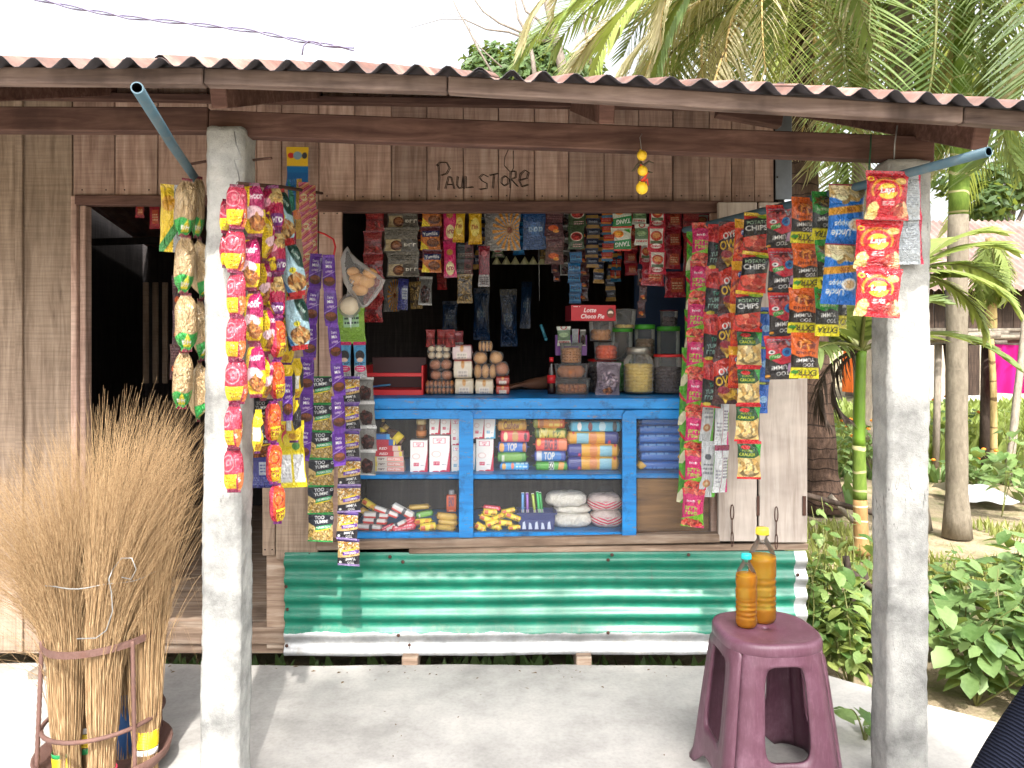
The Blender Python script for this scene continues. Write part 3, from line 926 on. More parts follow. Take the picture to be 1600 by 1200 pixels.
def roll(name, cv, mat='wrap', square=4., fin=.06, wr=.03, seed=0, full_end=True):
    """unit lying pack: x -0.5..0.5, z 0..1, y -0.5..0.5, front wears the print, ends crimped flat"""
    nx, ny = cv.nx, cv.ny
    rs = np.random.RandomState(seed)
    x = np.linspace(-.5, .5, nx)
    end = np.clip((.5 - np.abs(x) - fin) / .05, 0, 1); end = np.sin(end * math.pi / 2) ** .6
    nb = 9
    L = cv.linear()
    pts, cols = [], []
    def prof(a):   # superellipse
        c, s = math.cos(a), math.sin(a)
        k = (abs(c) ** square + abs(s) ** square) ** (-1 / square)
        return c * k, s * k
    angs = [(-math.pi * .62 + math.pi * 1.24 * t) for t in np.linspace(0, 1, ny)]         # bottom front to top front
    angs2 = [math.pi * .62 + (math.pi * .76) * t for t in np.linspace(0, 1, nb + 1)][1:-1]
    wv = .04 * np.sin(x * rs.uniform(15, 25) + rs.uniform(0, 6)) + .03 * np.sin(x * 41 + rs.uniform(0, 6))
    allang = angs + angs2
    for k, a in enumerate(allang):
        c, s = prof(a)
        for i in range(nx):
            sq = .10 + .90 * end[i]
            sq *= 1 + wr * wv[i] * 6
            pts.append((x[i], -.5 * c * (.5 + .5 * end[i]) * (1 + wr * wv[i] * 4), .5 + .5 * s * sq * .99))
            cols.append(L[k, i] if k < ny else L[ny - 1 if k - ny < nb / 2 else 0, i])
    m = len(allang); fs = []
    for k in range(m):
        k2 = (k + 1) % m
        for i in range(nx - 1): fs.append((k * nx + i, k * nx + i + 1, k2 * nx + i + 1, k2 * nx + i))
    me = bpy.data.meshes.new(name); me.from_pydata(pts, [], fs)
    me.polygons.foreach_set('use_smooth', [True] * len(fs))
    col_attr(me, np.array(cols)); me.materials.append(M[mat]); me.update()
    return me

def carton(name, cv, side=(200, 60, 90), top=(235, 235, 235), mat='card'):
    """unit box standing on z=0 with the print on its front"""
    nx, ny = cv.nx, cv.ny
    U, V = np.meshgrid(np.linspace(-.5, .5, nx), np.linspace(0, 1, ny))
    vf = np.stack([U, np.full_like(U, -.5), V], -1).reshape(-1, 3).tolist()
    fs = grid_faces(nx, ny); cols = [cv.linear().reshape(-1, 3)]
    def quad(a, c):
        o = len(vf); vf.extend(a); fs.append((o, o + 1, o + 2, o + 3)); cols.append(np.tile(np.array(lin(c)), (4, 1)))
    quad([(.5, -.5, 0), (.5, .5, 0), (.5, .5, 1), (.5, -.5, 1)], side); quad([(-.5, .5, 0), (-.5, -.5, 0), (-.5, -.5, 1), (-.5, .5, 1)], side)
    quad([(-.5, -.5, 1), (.5, -.5, 1), (.5, .5, 1), (-.5, .5, 1)], top); quad([(-.5, .5, 0), (.5, .5, 0), (.5, -.5, 0), (-.5, -.5, 0)], top)
    quad([(.5, .5, 0), (-.5, .5, 0), (-.5, .5, 1), (.5, .5, 1)], side)
    me = bpy.data.meshes.new(name); me.from_pydata(vf, [], fs); col_attr(me, np.concatenate(cols)); me.materials.append(M[mat]); me.update()
    return me

K = {}      # pouch meshes by kind
KV = {}     # crumpled variants of the same print
W_, BK, YE, RE, GR = (248, 248, 246), (24, 24, 28), (246, 214, 30), (206, 30, 44), (24, 140, 60)
MAR = (112, 22, 58)
PINCH = {'pinkyel': .3, 'magyel': .35, 'magpurp': .32, 'orangeyel': .45, 'bluewhite': .3, 'yelblack': .4, 'beige': .5, 'purple': .1}
def dz(key, cv, **kw):
    if key in PINCH: kw['pinch'] = PINCH[key]; kw['waist'] = 0.
    KV[key] = [pouch('packet_' + key, cv, seed=s * 17 + len(K), **kw) for s in range(3)]
    K[key] = KV[key][0]
def designs():
    # --- left group
    c = Cv(.56, (178, 34, 62), seed=1).band(0, .07, MAR).band(.93, 1, MAR).rect(.12, .45, .95, .9, (192, 60, 84)).ring(.3, .66, .17, .015, (222, 140, 150))
    c.scrib(.55, .68, .17, (212, 124, 136), .62, 3).rect(.05, .1, .8, .42, (240, 214, 34), .3).fine(.15, .14, .7, .38, (196, 150, 20), 3).rect(.8, .06, 1, .45, (226, 120, 60)).text('5', .85, .3, .1, W_)
    dz('pinkyel', c, full=.9, backc=(190, 40, 70))
    c = Cv(.6, (244, 206, 28), seed=2).band(0, .07, MAR).band(.93, 1, MAR).poly([(0, .93), (.45, .93), (.3, .5), (1, .62), (1, 0.93)], (160, 20, 84)).poly([(.32, .9), (1, .93), (1, .5), (.45, .45)], (170, 24, 90))
    c.ell(.5, .42, .26, .13, (250, 206, 214)).food(.62, .25, .2, .14, [(176, 104, 50), (206, 140, 70)], 26, .03).scrib(.66, .72, .1, (255, 236, 240), .6, 4).fine(.06, .5, .28, .85, (190, 150, 20), 6)  # pale pink ellipse is a sunlit highlight painted into the print
    dz('magyel', c, full=.95, backc=(150, 26, 80))
    c = Cv(.6, (176, 22, 70), seed=3).band(0, .08, (120, 24, 90)).band(.92, 1, (120, 24, 90)).poly([(.45, .92), (1, .92), (1, .55)], (216, 186, 120)).food(.75, .7, .2, .1, [(200, 160, 90), (226, 190, 120)], 18, .03)
    c.poly([(.1, .1), (.5, .12), (.4, .4), (.08, .34)], YE).scrib(.32, .28, .08, (60, 20, 20), .5, 4).rect(.5, .1, .95, .35, (112, 32, 120)).scrib(.72, .22, .12, W_, .4, 3).ell(.3, .6, .14, .1, (246, 160, 180))
    dz('magpurp', c, full=.95, backc=(130, 24, 70))
    c = Cv(.55, (232, 74, 40), seed=4).band(0, .07, (110, 30, 110)).band(.93, 1, (110, 30, 110)).rect(0, .07, .3, .93, (222, 60, 92)).ell(.7, .62, .22, .2, (240, 110, 40)).ring(.66, .64, .12, .015, (170, 40, 20))
    c.poly([(.45, .06), (1, .1), (1, .42), (.5, .42)], YE).scrib(.74, .34, .07, (120, 20, 20), .5, 5).scrib(.74, .24, .09, (120, 20, 20), .4, 2)
    dz('orangeyel', c, full=1., backc=(236, 170, 40))
    c = Cv(.62, (176, 214, 228), seed=5).band(0, .09, (190, 34, 40)).band(.93, 1, (190, 34, 40)).poly([(.45, .93), (1, .93), (1, .48), (.82, .52)], (12, 62, 50)).text('bingo', .8, .74, .1, (220, 230, 220), .35, -.9, .2)
    c.poly([(0, .09), (0, .4), (.2, .2), (.25, .09)], (34, 112, 178)).food(.62, .25, .24, .16, [(182, 110, 44), (214, 150, 80), (230, 190, 120)], 30, .035, 1.6).ell(.58, .47, .09, .05, (226, 214, 30)).text('5', .58, .47, .06, (20, 60, 40))
    dz('bluewhite', c, full=1., backc=(150, 180, 190))
    c = Cv(.5, (222, 130, 150), seed=6)
    for i in range(16): c.band(i / 16, i / 16 + .035, [(206, 50, 80), (220, 150, 60), (240, 190, 120), (196, 60, 110)][i % 4], .25)
    c.ell(.5, .5, .16, .12, (240, 220, 170)).scrib(.5, .5, .1, RE, .7, 4); dz('candy', c, full=.5, backc=(214, 120, 60))
    c = Cv(.6, (240, 204, 34), seed=7).rect(.0, .3, .4, .6, (236, 236, 232)).poly([(.4, .6), (1, .9), (1, .4), (.6, .3)], (34, 32, 34)).band(.0, .06, (90, 30, 90)).ell(.4, .16, .16, .08, (206, 150, 40)); dz('yelblack', c, full=.95, backc=(220, 190, 60))
    c = Cv(.46, (92, 38, 150), seed=8).band(0, .08, (112, 58, 170)).band(.92, 1, (112, 58, 170)).ell(.5, .26, .2, .13, (84, 40, 20)).ell(.5, .31, .16, .06, (128, 66, 36)).text('Dairy', .5, .78, .09, W_, .8).text('Milk', .5, .67, .09, W_, .8).text('crispy', .5, .53, .09, (250, 236, 250), .85, .12, .2).band(.44, .46, (180, 150, 220), .2); dz('purple', c, full=.55, backc=(86, 34, 140))
    c = Cv(.95, (212, 184, 120), seed=9).food(.5, .26, .5, .3, [(210, 176, 100), (186, 146, 66), (228, 200, 140)], 220, .02, 2.).band(0, .06, GR).band(.96, 1, GR).poly([(0, .96), (1, .96), (1, .62), (.35, .5), (0, .68)], (26, 34, 48))
    c.text('TOO', .45, .86, .12, W_, .5, .08).text('YUMM!', .52, .72, .12, W_, .7, .1).poly([(.3, .4), (.92, .52), (.94, .66), (.32, .54)], (24, 150, 80)).text('NAMKEEN', .62, .53, .085, W_, .55, .14).ring(.92, .86, .04, .012, W_).poly([(.3, .36), (.85, .46), (.85, .5), (.3, .4)], (232, 210, 40)).ell(.12, .12, .06, .05, (150, 170, 80)); dz('greenmix', c, full=.45, backc=(60, 70, 60), waist=.03)
    c = Cv(.9, (200, 168, 110), seed=10).food(.5, .7, .52, .3, [(206, 160, 80), (236, 226, 200), (170, 116, 54), (226, 190, 120)], 160, .022, 3.).band(.94, 1, (112, 84, 160)).band(.88, .94, (74, 52, 120)).band(0, .07, (150, 128, 180)).poly([(0, .07), (1, .07), (1, .42), (.6, .34), (0, .28)], (30, 30, 40))
    c.poly([(.25, .38), (.97, .5), (.97, .62), (.25, .5)], (104, 66, 160)).poly([(.25, .5), (.8, .6), (.8, .66), (.25, .56)], (236, 208, 50)).text('NAMKEEN', .6, .49, .075, W_, .6, .12 + math.pi).text('TOO', .6, .13, .09, W_, .4, .1 + math.pi).text('YUMM!', .6, .26, .1, W_, .6, .1 + math.pi).ell(.13, .13, .05, .04, W_); dz('purplemix', c, full=.45, backc=(110, 90, 150), waist=.03)
    c = Cv(.8, (128, 128, 124), seed=11).band(.9, 1, (214, 214, 212)).band(0, .06, (206, 206, 204)).food(.5, .38, .3, .28, [(64, 36, 36), (90, 52, 48), (46, 26, 28)], 40, .05, 1.3).rect(.0, .0, .08, 1, (176, 178, 176)).grain(12); dz('clearpk', c, full=.7, backc=(120, 120, 118))
    c = Cv(.9, (118, 160, 54), seed=12).rect(.0, .6, 1, 1, (134, 176, 62)).rect(.2, .45, .8, .8, (150, 190, 150)).fine(.25, .5, .8, .75, (40, 60, 60), 2).poly([(.4, .78), (.48, .4), (.55, .78)], (226, 240, 244)).scrib(.5, .9, .1, W_, .6, 4); dz('greencard', c, full=.12, backc=(120, 150, 70), teeth=False)
    c = Cv(.45, (70, 148, 196), seed=13).band(.9, 1, (190, 30, 90)).band(0, .35, (180, 182, 184)).ell(.5, .62, .17, .14, (22, 24, 34)).ell(.5, .5, .12, .06, (220, 190, 170)).scrib(.5, .4, .06, BK, .8, 4).ell(.5, .26, .2, .09, (214, 30, 100)).fine(.2, .2, .8, .32, (250, 220, 230), 2).scrib(.5, .1, .08, (120, 120, 124), .8, 3); dz('shampoo', c, full=.2, backc=(180, 180, 184))
    c = Cv(.9, (150, 84, 40), seed=14).food(.5, .24, .5, .24, [(170, 90, 36), (206, 140, 70), (110, 50, 30)], 120, .025, 2).poly([(0, 1), (1, 1), (1, .55), (0, .46)], (30, 32, 44)).text('TOO', .4, .86, .12, W_, .5).text('YUMM!', .45, .72, .12, W_, .7).poly([(.1, .42), (1, .5), (1, .62), (.1, .54)], (22, 24, 30)).text('NAMKEEN', .55, .52, .09, W_, .75, .1).band(.38, .42, YE, .1); dz('brownmix', c, full=.5, backc=(60, 50, 46))
    c = Cv(.95, (226, 206, 30), seed=15).ell(.5, .75, .3, .13, (206, 60, 80)).ell(.5, .72, .26, .1, (236, 216, 60)).ell(.7, .62, .14, .06, (70, 140, 60)).rect(.1, .08, .95, .5, (222, 224, 226)).rect(.5, 0, .58, .55, (226, 206, 30)).fine(.15, .12, .45, .45, (180, 182, 186), 6).scrib(.4, .9, .09, RE, .7, 5); dz('fruityel', c, full=.3, backc=(214, 190, 30))
    c = Cv(.75, (66, 70, 150), seed=16).rect(.4, .35, .95, .7, (196, 206, 222)).fine(.1, .08, .9, .3, (120, 130, 190), 4).fine(.45, .4, .9, .65, (90, 100, 160), 3).band(0, .05, (40, 44, 110)); dz('indigo', c, full=.3, backc=(60, 64, 140))
    c = Cv(.36, (176, 148, 108), seed=17).band(0, .05, (110, 24, 40)).band(.95, 1, (110, 24, 40)).band(.05, .3, (30, 156, 64), .1, .04).poly([(.25, .08), (.8, .08), (.55, .3)], (232, 220, 60)).scrib(.5, .16, .07, W_, .5, 2).ell(.5, .6, .16, .2, (186, 160, 120)).fine(.3, .4, .7, .52, (180, 150, 110), 3); dz('beige', c, full=1.05, backc=(196, 172, 130), waist=.12)
    c = Cv(.6, (232, 196, 38), seed=18).rect(.5, 0, 1, 1, (166, 168, 170)).band(.2, .4, (60, 140, 70), .6).ell(.3, .7, .16, .12, (206, 150, 40)); dz('yelgrey', c, full=.9, backc=(160, 160, 160))
    c = Cv(.5, (30, 96, 160), seed=19).rect(0, .52, 1, 1, (232, 190, 48)).ell(.2, .78, .07, .07, (200, 50, 50)).ell(.5, .78, .1, .1, (130, 160, 180)).ell(.82, .78, .06, .08, (60, 60, 70)).band(.36, .52, (30, 110, 176)).grain(8); dz('hangcard', c, full=.06, teeth=False, backc=(40, 90, 140), mat='card')
    c = Cv(.4, (30, 110, 180), seed=20).poly([(.3, 0), (.7, 0), (.9, 1), (.6, 1)], (200, 160, 70)).poly([(0, 0), (.3, 0), (.4, .7), (.1, 1)], (30, 130, 110)).ell(.5, .4, .15, .08, (220, 120, 60)).grain(12); dz('bluecandy', c, full=.5, backc=(40, 100, 160))
    # --- inside, over the counter
    c = Cv(.7, (150, 34, 38), seed=21).band(.45, .55, (110, 22, 30)).food(.5, .25, .3, .16, [(176, 50, 46), (130, 30, 34)], 40, .04).fine(.1, .62, .9, .9, (190, 90, 80), 4).grain(14); dz('redstrip', c, full=.4, backc=(130, 30, 34))
    c = Cv(1.25, (104, 100, 92), seed=22).rect(0, .5, 1, 1, (126, 122, 112)).rect(.04, .06, .96, .52, (190, 170, 130)).rect(.5, .06, .96, .52, (92, 88, 80)).ell(.36, .28, .22, .2, (92, 52, 32)).ell(.36, .3, .15, .13, (150, 96, 60)).scrib(.78, .3, .13, (220, 214, 200), .4, 3).fine(.1, .65, .9, .9, (86, 84, 78), 3); dz('coffee', c, full=.3, backc=(100, 96, 88))
    c = Cv(.85, (96, 36, 46), seed=23).rect(0, .0, 1, .62, (206, 116, 44)).poly([(0, 0), (0, .4), (.4, .1), (.4, 0)], YE).ell(.62, .3, .26, .18, (90, 44, 24)).ell(.62, .34, .2, .11, (140, 80, 40)).rect(.08, .55, .95, .8, (30, 36, 90), .1).text('Yumfills', .5, .68, .15, W_, .8, .05); dz('cakepk', c, full=.4, backc=(90, 40, 40))
    c = Cv(.4, (206, 30, 100), seed=24).band(0, .04, (150, 16, 70)).ell(.5, .25, .13, .18, (240, 224, 170)).scrib(.5, .25, .11, (150, 20, 60), .5, 3).ell(.5, .68, .1, .08, (180, 130, 60)).band(.9, 1, (160, 20, 80)); dz('pinkbar', c, full=.45, backc=(190, 30, 90))
    c = Cv(.4, (222, 176, 24), seed=25).ell(.5, .45, .14, .24, (244, 226, 120)).scrib(.5, .45, .13, (150, 40, 30), .5, 3).band(0, .08, (200, 150, 20)).band(.92, 1, (200, 150, 20)); dz('yelbar', c, full=.5, backc=(210, 160, 20))
    c = Cv(.9, (48, 62, 66), seed=26).rect(.5, 0, 1, 1, (96, 48, 56)).ell(.3, .6, .16, .14, (30, 34, 40)).ell(.74, .5, .15, .13, (50, 26, 32)).fine(.08, .1, .92, .3, (160, 150, 150), 2).band(.92, 1, (40, 42, 44)); dz('duosachet', c, full=.25, backc=(70, 60, 60))
    c = Cv(.6, (132, 108, 58), seed=27).food(.5, .5, .35, .42, [(90, 70, 40), (170, 140, 80), (120, 96, 50)], 90, .03).grain(14); dz('gold', c, full=.5, backc=(110, 90, 50))
    c = Cv(.5, (126, 18, 40), seed=28).band(.0, .3, (160, 156, 156)).fine(.1, .04, .9, .26, (70, 60, 64), 4).ell(.5, .8, .14, .08, (206, 120, 130)); dz('maroonsachet', c, full=.3, backc=(110, 20, 36))
    c = Cv(1.0, (124, 122, 120), seed=29)
    for i in range(18):
        a = i * math.pi / 9; c.poly([(.72, .5), (.72 + .5 * math.cos(a), .5 + .5 * math.sin(a)), (.72 + .5 * math.cos(a + .17), .5 + .5 * math.sin(a + .17))], (196, 130, 44))
    c.ell(.72, .5, .08, .08, (120, 60, 30)).grain(16); dz('sunburst', c, full=.35, backc=(120, 120, 118))
    c = Cv(.85, (30, 74, 128), seed=30).ell(.5, .5, .2, .16, (50, 100, 160)).scrib(.5, .5, .13, (150, 180, 210), .6, 3).band(.88, 1, (24, 56, 100)); dz('bluetea', c, full=.35, backc=(30, 60, 110))
    c = Cv(.5, (78, 42, 48), seed=31).band(.45, .5, (54, 28, 36)).ell(.45, .3, .14, .1, (206, 90, 40)).ell(.6, .2, .08, .06, (226, 150, 60)).fine(.1, .6, .9, .9, (120, 80, 84), 4).grain(10); dz('plumstrip', c, full=.35, backc=(70, 36, 44))
    c = Cv(.62, (52, 74, 42), seed=32).ell(.52, .55, .24, .2, (226, 216, 200)).ell(.52, .55, .21, .17, (176, 40, 36)).food(.52, .55, .17, .13, [(150, 30, 26), (200, 70, 60)], 18, .03).fine(.3, .08, .85, .25, (236, 190, 190), 2); dz('spice', c, full=.3, backc=(50, 66, 40))
    c = Cv(1.1, (26, 110, 170), seed=33).band(.0, .12, (16, 80, 130)).band(.88, 1, (16, 80, 130)).scrib(.5, .5, .34, (30, 34, 50), .8, 4).band(.3, .36, (90, 170, 210)); dz('bluesachet', c, full=.25, backc=(24, 100, 150))
    c = Cv(1.6, (34, 42, 66), seed=34).band(.0, .34, (170, 130, 60)).scrib(.5, .66, .2, (170, 180, 200), .7, 5).band(.9, 1, (60, 70, 96)); dz('navysachet', c, full=.3, backc=(30, 36, 56))
    c = Cv(1.5, (180, 44, 34), seed=35).band(.0, .3, (40, 110, 150)).band(.3, .5, (206, 120, 40)).fine(.1, .6, .9, .9, (220, 150, 130), 2); dz('redblue', c, full=.3, backc=(150, 40, 30))
    c = Cv(.95, (206, 212, 196), seed=36).poly([(0, 0), (1, 0), (1, .52), (0, .4)], (24, 130, 66)).band(.0, .07, (214, 60, 40)).ell(.35, .72, .26, .16, (232, 130, 30)).ell(.35, .74, .16, .09, (250, 180, 60)).text('TANG', .55, .28, .2, W_, .75, math.pi + .1, .2).poly([(.6, .9), (.95, .75), (.9, .95)], (60, 150, 50)); dz('orangedrink', c, full=.3, backc=(200, 200, 190))
    c = Cv(.55, (222, 226, 214), seed=37).rect(0, .3, 1, .8, (96, 130, 90)).ell(.5, .56, .2, .12, (150, 180, 130)).rect(.1, .06, .9, .2, (206, 216, 206)).text('SUNRISE', .5, .2, .09, (196, 40, 50), .8, math.pi).ring(.5, .94, .1, .02, (200, 50, 50)); dz('herbpk', c, full=.3, backc=(210, 214, 200))
    c = Cv(.7, (186, 30, 56), seed=38).rect(.12, .3, .88, .92, (232, 226, 216)).ell(.5, .62, .24, .2, (190, 70, 50)).ell(.5, .64, .16, .12, (220, 150, 90)).rect(.15, .3, .85, .42, (90, 110, 80)).ell(.5, .2, .22, .1, (240, 232, 226)).text('SUNRISE', .5, .2, .08, (190, 30, 50), .6, math.pi); dz('redspice', c, full=.3, backc=(170, 30, 50))
    c = Cv(.9, (160, 30, 46), seed=39).rect(.3, .2, .9, .75, (190, 80, 50)).fine(.35, .3, .85, .6, (230, 190, 150), 3).grain(12); dz('redpouch', c, full=.4, backc=(150, 26, 40))
    # --- right group
    c = Cv(.62, (206, 34, 106), seed=41).band(0, .30, (118, 190, 40), .18).food(.45, .12, .3, .1, [(216, 60, 50), (236, 120, 90)], 20, .03).band(.86, 1, (214, 60, 60)).food(.5, .92, .3, .07, [(222, 70, 60), (240, 130, 100)], 20, .03).scrib(.42, .5, .1, (150, 206, 60), .6, 4).scrib(.42, .38, .09, (150, 206, 60), .6, 4).scrib(.4, .68, .06, W_, .4, 3).poly([(.7, .72), (.86, .72), (.78, .6)], (220, 190, 60)); dz('pinkgreen', c, full=.7, backc=(228, 230, 232))
    c = Cv(.5, (90, 170, 40), seed=42).band(.1, .4, (232, 226, 190), .4).band(.6, .7, (206, 40, 60), -.3).ell(.5, .5, .16, .12, (60, 140, 40)); dz('limeside', c, full=.8, backc=(90, 160, 50))
    c = Cv(.6, (206, 44, 50), seed=43).poly([(0, .1), (1, .02), (1, .55), (0, .62)], (22, 28, 34)).text('Too', .55, .5, .1, (60, 160, 130), .5, .2).text('YUMM!', .52, .36, .1, (150, 190, 180), .75, .1).scrib(.5, .22, .09, (150, 190, 180), .7, 5).ell(.3, .08, .12, .04, (206, 190, 60)).food(.5, .8, .25, .12, [(220, 70, 60), (180, 30, 40)], 16, .04); dz('blackteal', c, full=.8, backc=(200, 202, 206))
    c = Cv(.65, (62, 20, 22), seed=44).band(.7, 1, (206, 50, 34), .25).text('OYE!', .5, .72, .14, W_, .75, .25).text('OWL', .5, .52, .19, (236, 196, 40), .85, .2).food(.6, .25, .26, .17, [(222, 176, 50), (240, 206, 90), (190, 130, 40)], 26, .04, 2).ell(.4, .3, .16, .08, (150, 40, 60)); dz('brownyel', c, full=.8, backc=(200, 200, 204))
    c = Cv(.62, (222, 70, 26), seed=45).band(.78, 1, (240, 176, 30)).food(.5, .36, .28, .24, [(206, 60, 20), (240, 120, 30), (180, 40, 20)], 40, .03, 3).ell(.5, .68, .14, .08, (34, 70, 150)).scrib(.5, .68, .07, W_, .4, 3).band(0, .07, (190, 40, 20)); dz('orangered', c, full=.8, backc=(206, 206, 208))
    c = Cv(.55, (206, 40, 30), seed=46).food(.5, .24, .25, .2, [(220, 80, 60), (236, 140, 110), (190, 50, 40)], 20, .06, 1.4).band(.44, .88, (20, 20, 22), .15).band(.9, 1, (226, 190, 40), .0).text('POTATO', .48, .76, .09, (190, 230, 190), .75, .15).text('CHIPS', .46, .62, .13, W_, .8, .15).ell(.72, .9, .14, .04, (150, 190, 40)); dz('redblack', c, full=.8, backc=(200, 200, 202))
    c = Cv(.6, (222, 190, 120), seed=47).food(.5, .3, .3, .24, [(226, 196, 128), (240, 216, 156), (200, 160, 90)], 26, .055, 1.5).poly([(0, .92), (1, .92), (1, .66), (.7, .56), (0, .56)], (18, 78, 34)).poly([(.72, .92), (1, .92), (1, .55)], (30, 170, 50)).band(.92, 1, (206, 26, 40)).band(0, .06, (206, 26, 40)).ell(.34, .83, .12, .055, (214, 40, 36)).text('POTATO', .4, .74, .05, (226, 220, 60), .5).text('CRACKER', .4, .65, .08, (230, 222, 50), .66); dz('cracker', c, full=.8, backc=(210, 204, 190))
    c = Cv(.5, (24, 100, 200), seed=48).band(.8, .88, BK).ell(.4, .84, .14, .03, (180, 200, 40)).ell(.5, .4, .14, .1, (140, 190, 240)).poly([(0, .4), (.25, .5), (0, .65)], (180, 110, 70)); dz('bluepk', c, full=.8, backc=(30, 100, 190))
    c = Cv(.62, (206, 34, 60), seed=49).poly([(0, 0), (1, 0), (1, .42), (.5, .34), (0, .5)], (34, 30, 36)).band(.94, 1, (220, 60, 40)).fine(.08, .78, .95, .92, (150, 160, 170), 3).food(.5, .78, .28, .1, [(170, 60, 70), (150, 150, 160), (220, 90, 80)], 26, .03).ell(.68, .62, .1, .1, (30, 130, 200)).ell(.68, .62, .05, .05, (20, 70, 140)).ell(.2, .62, .07, .045, W_).ell(.2, .62, .03, .02, BK).poly([(.15, .44), (.5, .5), (.46, .6), (.1, .54)], (50, 140, 50)).scrib(.32, .52, .06, (230, 240, 200), .4, 5).text('TOO', .55, .14, .09, W_, .4, math.pi + .1).text('YUMM!', .5, .28, .1, W_, .62, math.pi + .1).poly([(.68, .18), (.98, .2), (.9, .4), (.72, .36)], (190, 150, 190)).ell(.1, .08, .05, .03, (220, 150, 40)); dz('redmask', c, full=.75, backc=(206, 208, 210))
    c = Cv(.52, (232, 104, 28), seed=50).band(0, .24, (232, 220, 30)).text('EXTRA', .5, .13, .12, (30, 40, 30), .8, math.pi).scrib(.6, .05, .06, (120, 60, 20), .4, 3).poly([(0, .24), (1, .24), (1, .44), (.6, .5), (.3, .46), (0, .54)], (36, 28, 26)).text('TOO', .6, .3, .075, W_, .4, math.pi + .06).text('YUMM!', .5, .4, .08, W_, .65, math.pi + .06).food(.5, .74, .16, .1, [(200, 80, 20), (240, 150, 60), (170, 60, 20)], 16, .02, 4).scrib(.5, .56, .07, (90, 30, 16), .7, 5).ell(.16, .14, .07, .04, (60, 150, 50)); dz('orangeblack', c, full=.75, backc=(206, 208, 210))
    c = Cv(.52, (40, 148, 44), seed=51).band(0, .24, (232, 220, 30)).text('EXTRA', .5, .13, .12, (30, 40, 30), .8, math.pi).poly([(0, .24), (1, .24), (1, .5), (.6, .56), (.3, .5), (0, .58)], (26, 30, 28)).text('TOO', .6, .31, .08, W_, .4, math.pi + .06).text('YUMM!', .5, .43, .09, W_, .65, math.pi + .06).food(.5, .78, .18, .12, [(120, 90, 30), (190, 150, 60), (70, 100, 30)], 18, .02, 4).scrib(.5, .62, .06, (226, 236, 190), .7, 5); dz('greenblack', c, full=.75, backc=(206, 208, 210))
    c = Cv(.6, (30, 120, 214), seed=52).food(.5, .86, .3, .14, [(232, 206, 140), (246, 228, 180), (206, 170, 100)], 22, .06, 1.6).band(.97, 1, (140, 30, 60)).band(.52, .64, (222, 156, 40), .08).text('25%', .55, .58, .07, (130, 50, 20), .7, math.pi + .06).ell(.74, .34, .14, .1, W_).ell(.74, .34, .1, .07, (226, 190, 140)).text('Uncle', .35, .2, .12, W_, .5, math.pi + .06).text('Chipps', .4, .36, .12, W_, .5, math.pi + .06).band(0, .08, (30, 110, 200)); dz('bluechips', c, full=.8, backc=(206, 210, 214))
    c = Cv(.74, (198, 24, 40), seed=53).ell(.45, .58, .27, .27, (226, 150, 44)).ell(.45, .56, .23, .23, (214, 30, 44)).rect(.1, .28, .8, .46, (206, 26, 42))
    c.ell(.46, .56, .18, .16, (244, 208, 60)).poly([(.18, .49), (.74, .56), (.74, .65), (.18, .58)], (206, 20, 36)).text('Lays', .46, .57, .15, W_, .62, .1, .25, .035).text('100% MORE CHIPS', .45, .82, .04, (120, 30, 20), .45)
    c.fine(.34, .27, .62, .36, (250, 220, 220), 3).food(.14, .17, .1, .14, [(236, 196, 110), (246, 216, 140)], 8, .06, 1.6).food(.84, .22, .15, .12, [(220, 120, 90), (240, 190, 140), (190, 70, 60)], 14, .045).ell(.8, .78, .1, .07, (236, 196, 110)).ring(.1, .82, .04, .012, YE); dz('redchips', c, full=.8, backc=(198, 204, 208))
    c = Cv(.6, (190, 198, 204), seed=54).rect(.9, 0, 1, 1, (206, 30, 70)).fine(.2, .3, .8, .7, (150, 156, 164), 8).grain(10); dz('silver', c, full=.9, backc=(190, 196, 200))
    c = Cv(.5, (206, 210, 214), seed=55).rect(.8, 0, 1, 1, (90, 180, 60)).ell(.4, .25, .12, .07, (190, 130, 90)).ell(.4, .25, .06, .035, (226, 200, 160)).ell(.4, .72, .1, .05, (90, 96, 104)).fine(.15, .4, .75, .62, (120, 126, 134), 3); dz('silverlime', c, full=.8, backc=(206, 208, 210))
    c = Cv(.5, (214, 218, 222), seed=56).band(.88, 1, (130, 24, 70)).rect(.48, 0, .52, .9, (130, 24, 70)).fine(.56, .3, .9, .75, (110, 100, 120), 7).fine(.1, .2, .44, .5, (150, 150, 160), 4).rect(.86, 0, 1, .3, (206, 40, 120)).rect(.9, .3, 1, .7, (130, 190, 60)); dz('silvermaroon', c, full=.8, backc=(206, 208, 210))
designs()
# ================================================================ strips of packets
def strip(key, label, top, bot, d, n, wpx, t=.020, yaw=0., tw=.12, name='packet_strip', cat='packet strip', group=None, part='packet', flip=False):
    a, b = P(top[0], top[1], d), P(bot[0], bot[1], d)
    L = (a - b).length; h = L / n; w = wpx * d / F
    e = empty(name, a, label, cat, group)
    if key in PINCH and key not in ('purple',): tw = max(tw, .35); t *= 1.25
    rr = random.Random(hash(label) % 9999 if False else sum(map(ord, label)))
    roll_ = math.atan2(b.x - a.x, a.z - b.z)
    ph = rr.uniform(0, 6)
    for i in range(n):
        s = i / n
        off = (b - a) * s
        off = off + Vector((.004 * math.sin(s * 9 + ph), .008 * math.sin(s * 7 + ph * 2), 0))
        o = link(part, rr.choice(KV[key]) if key in KV else K[key], e, off, (rr.uniform(-.06, .10), -roll_ + rr.uniform(-.04, .04), yaw + rr.uniform(-tw, tw) * 1.6), (w * rr.uniform(.95, 1.06), t * 1.3, h * 1.015))
        if i % 2 and n > 2: o.scale.y *= rr.uniform(.8, 1.15)
    return e

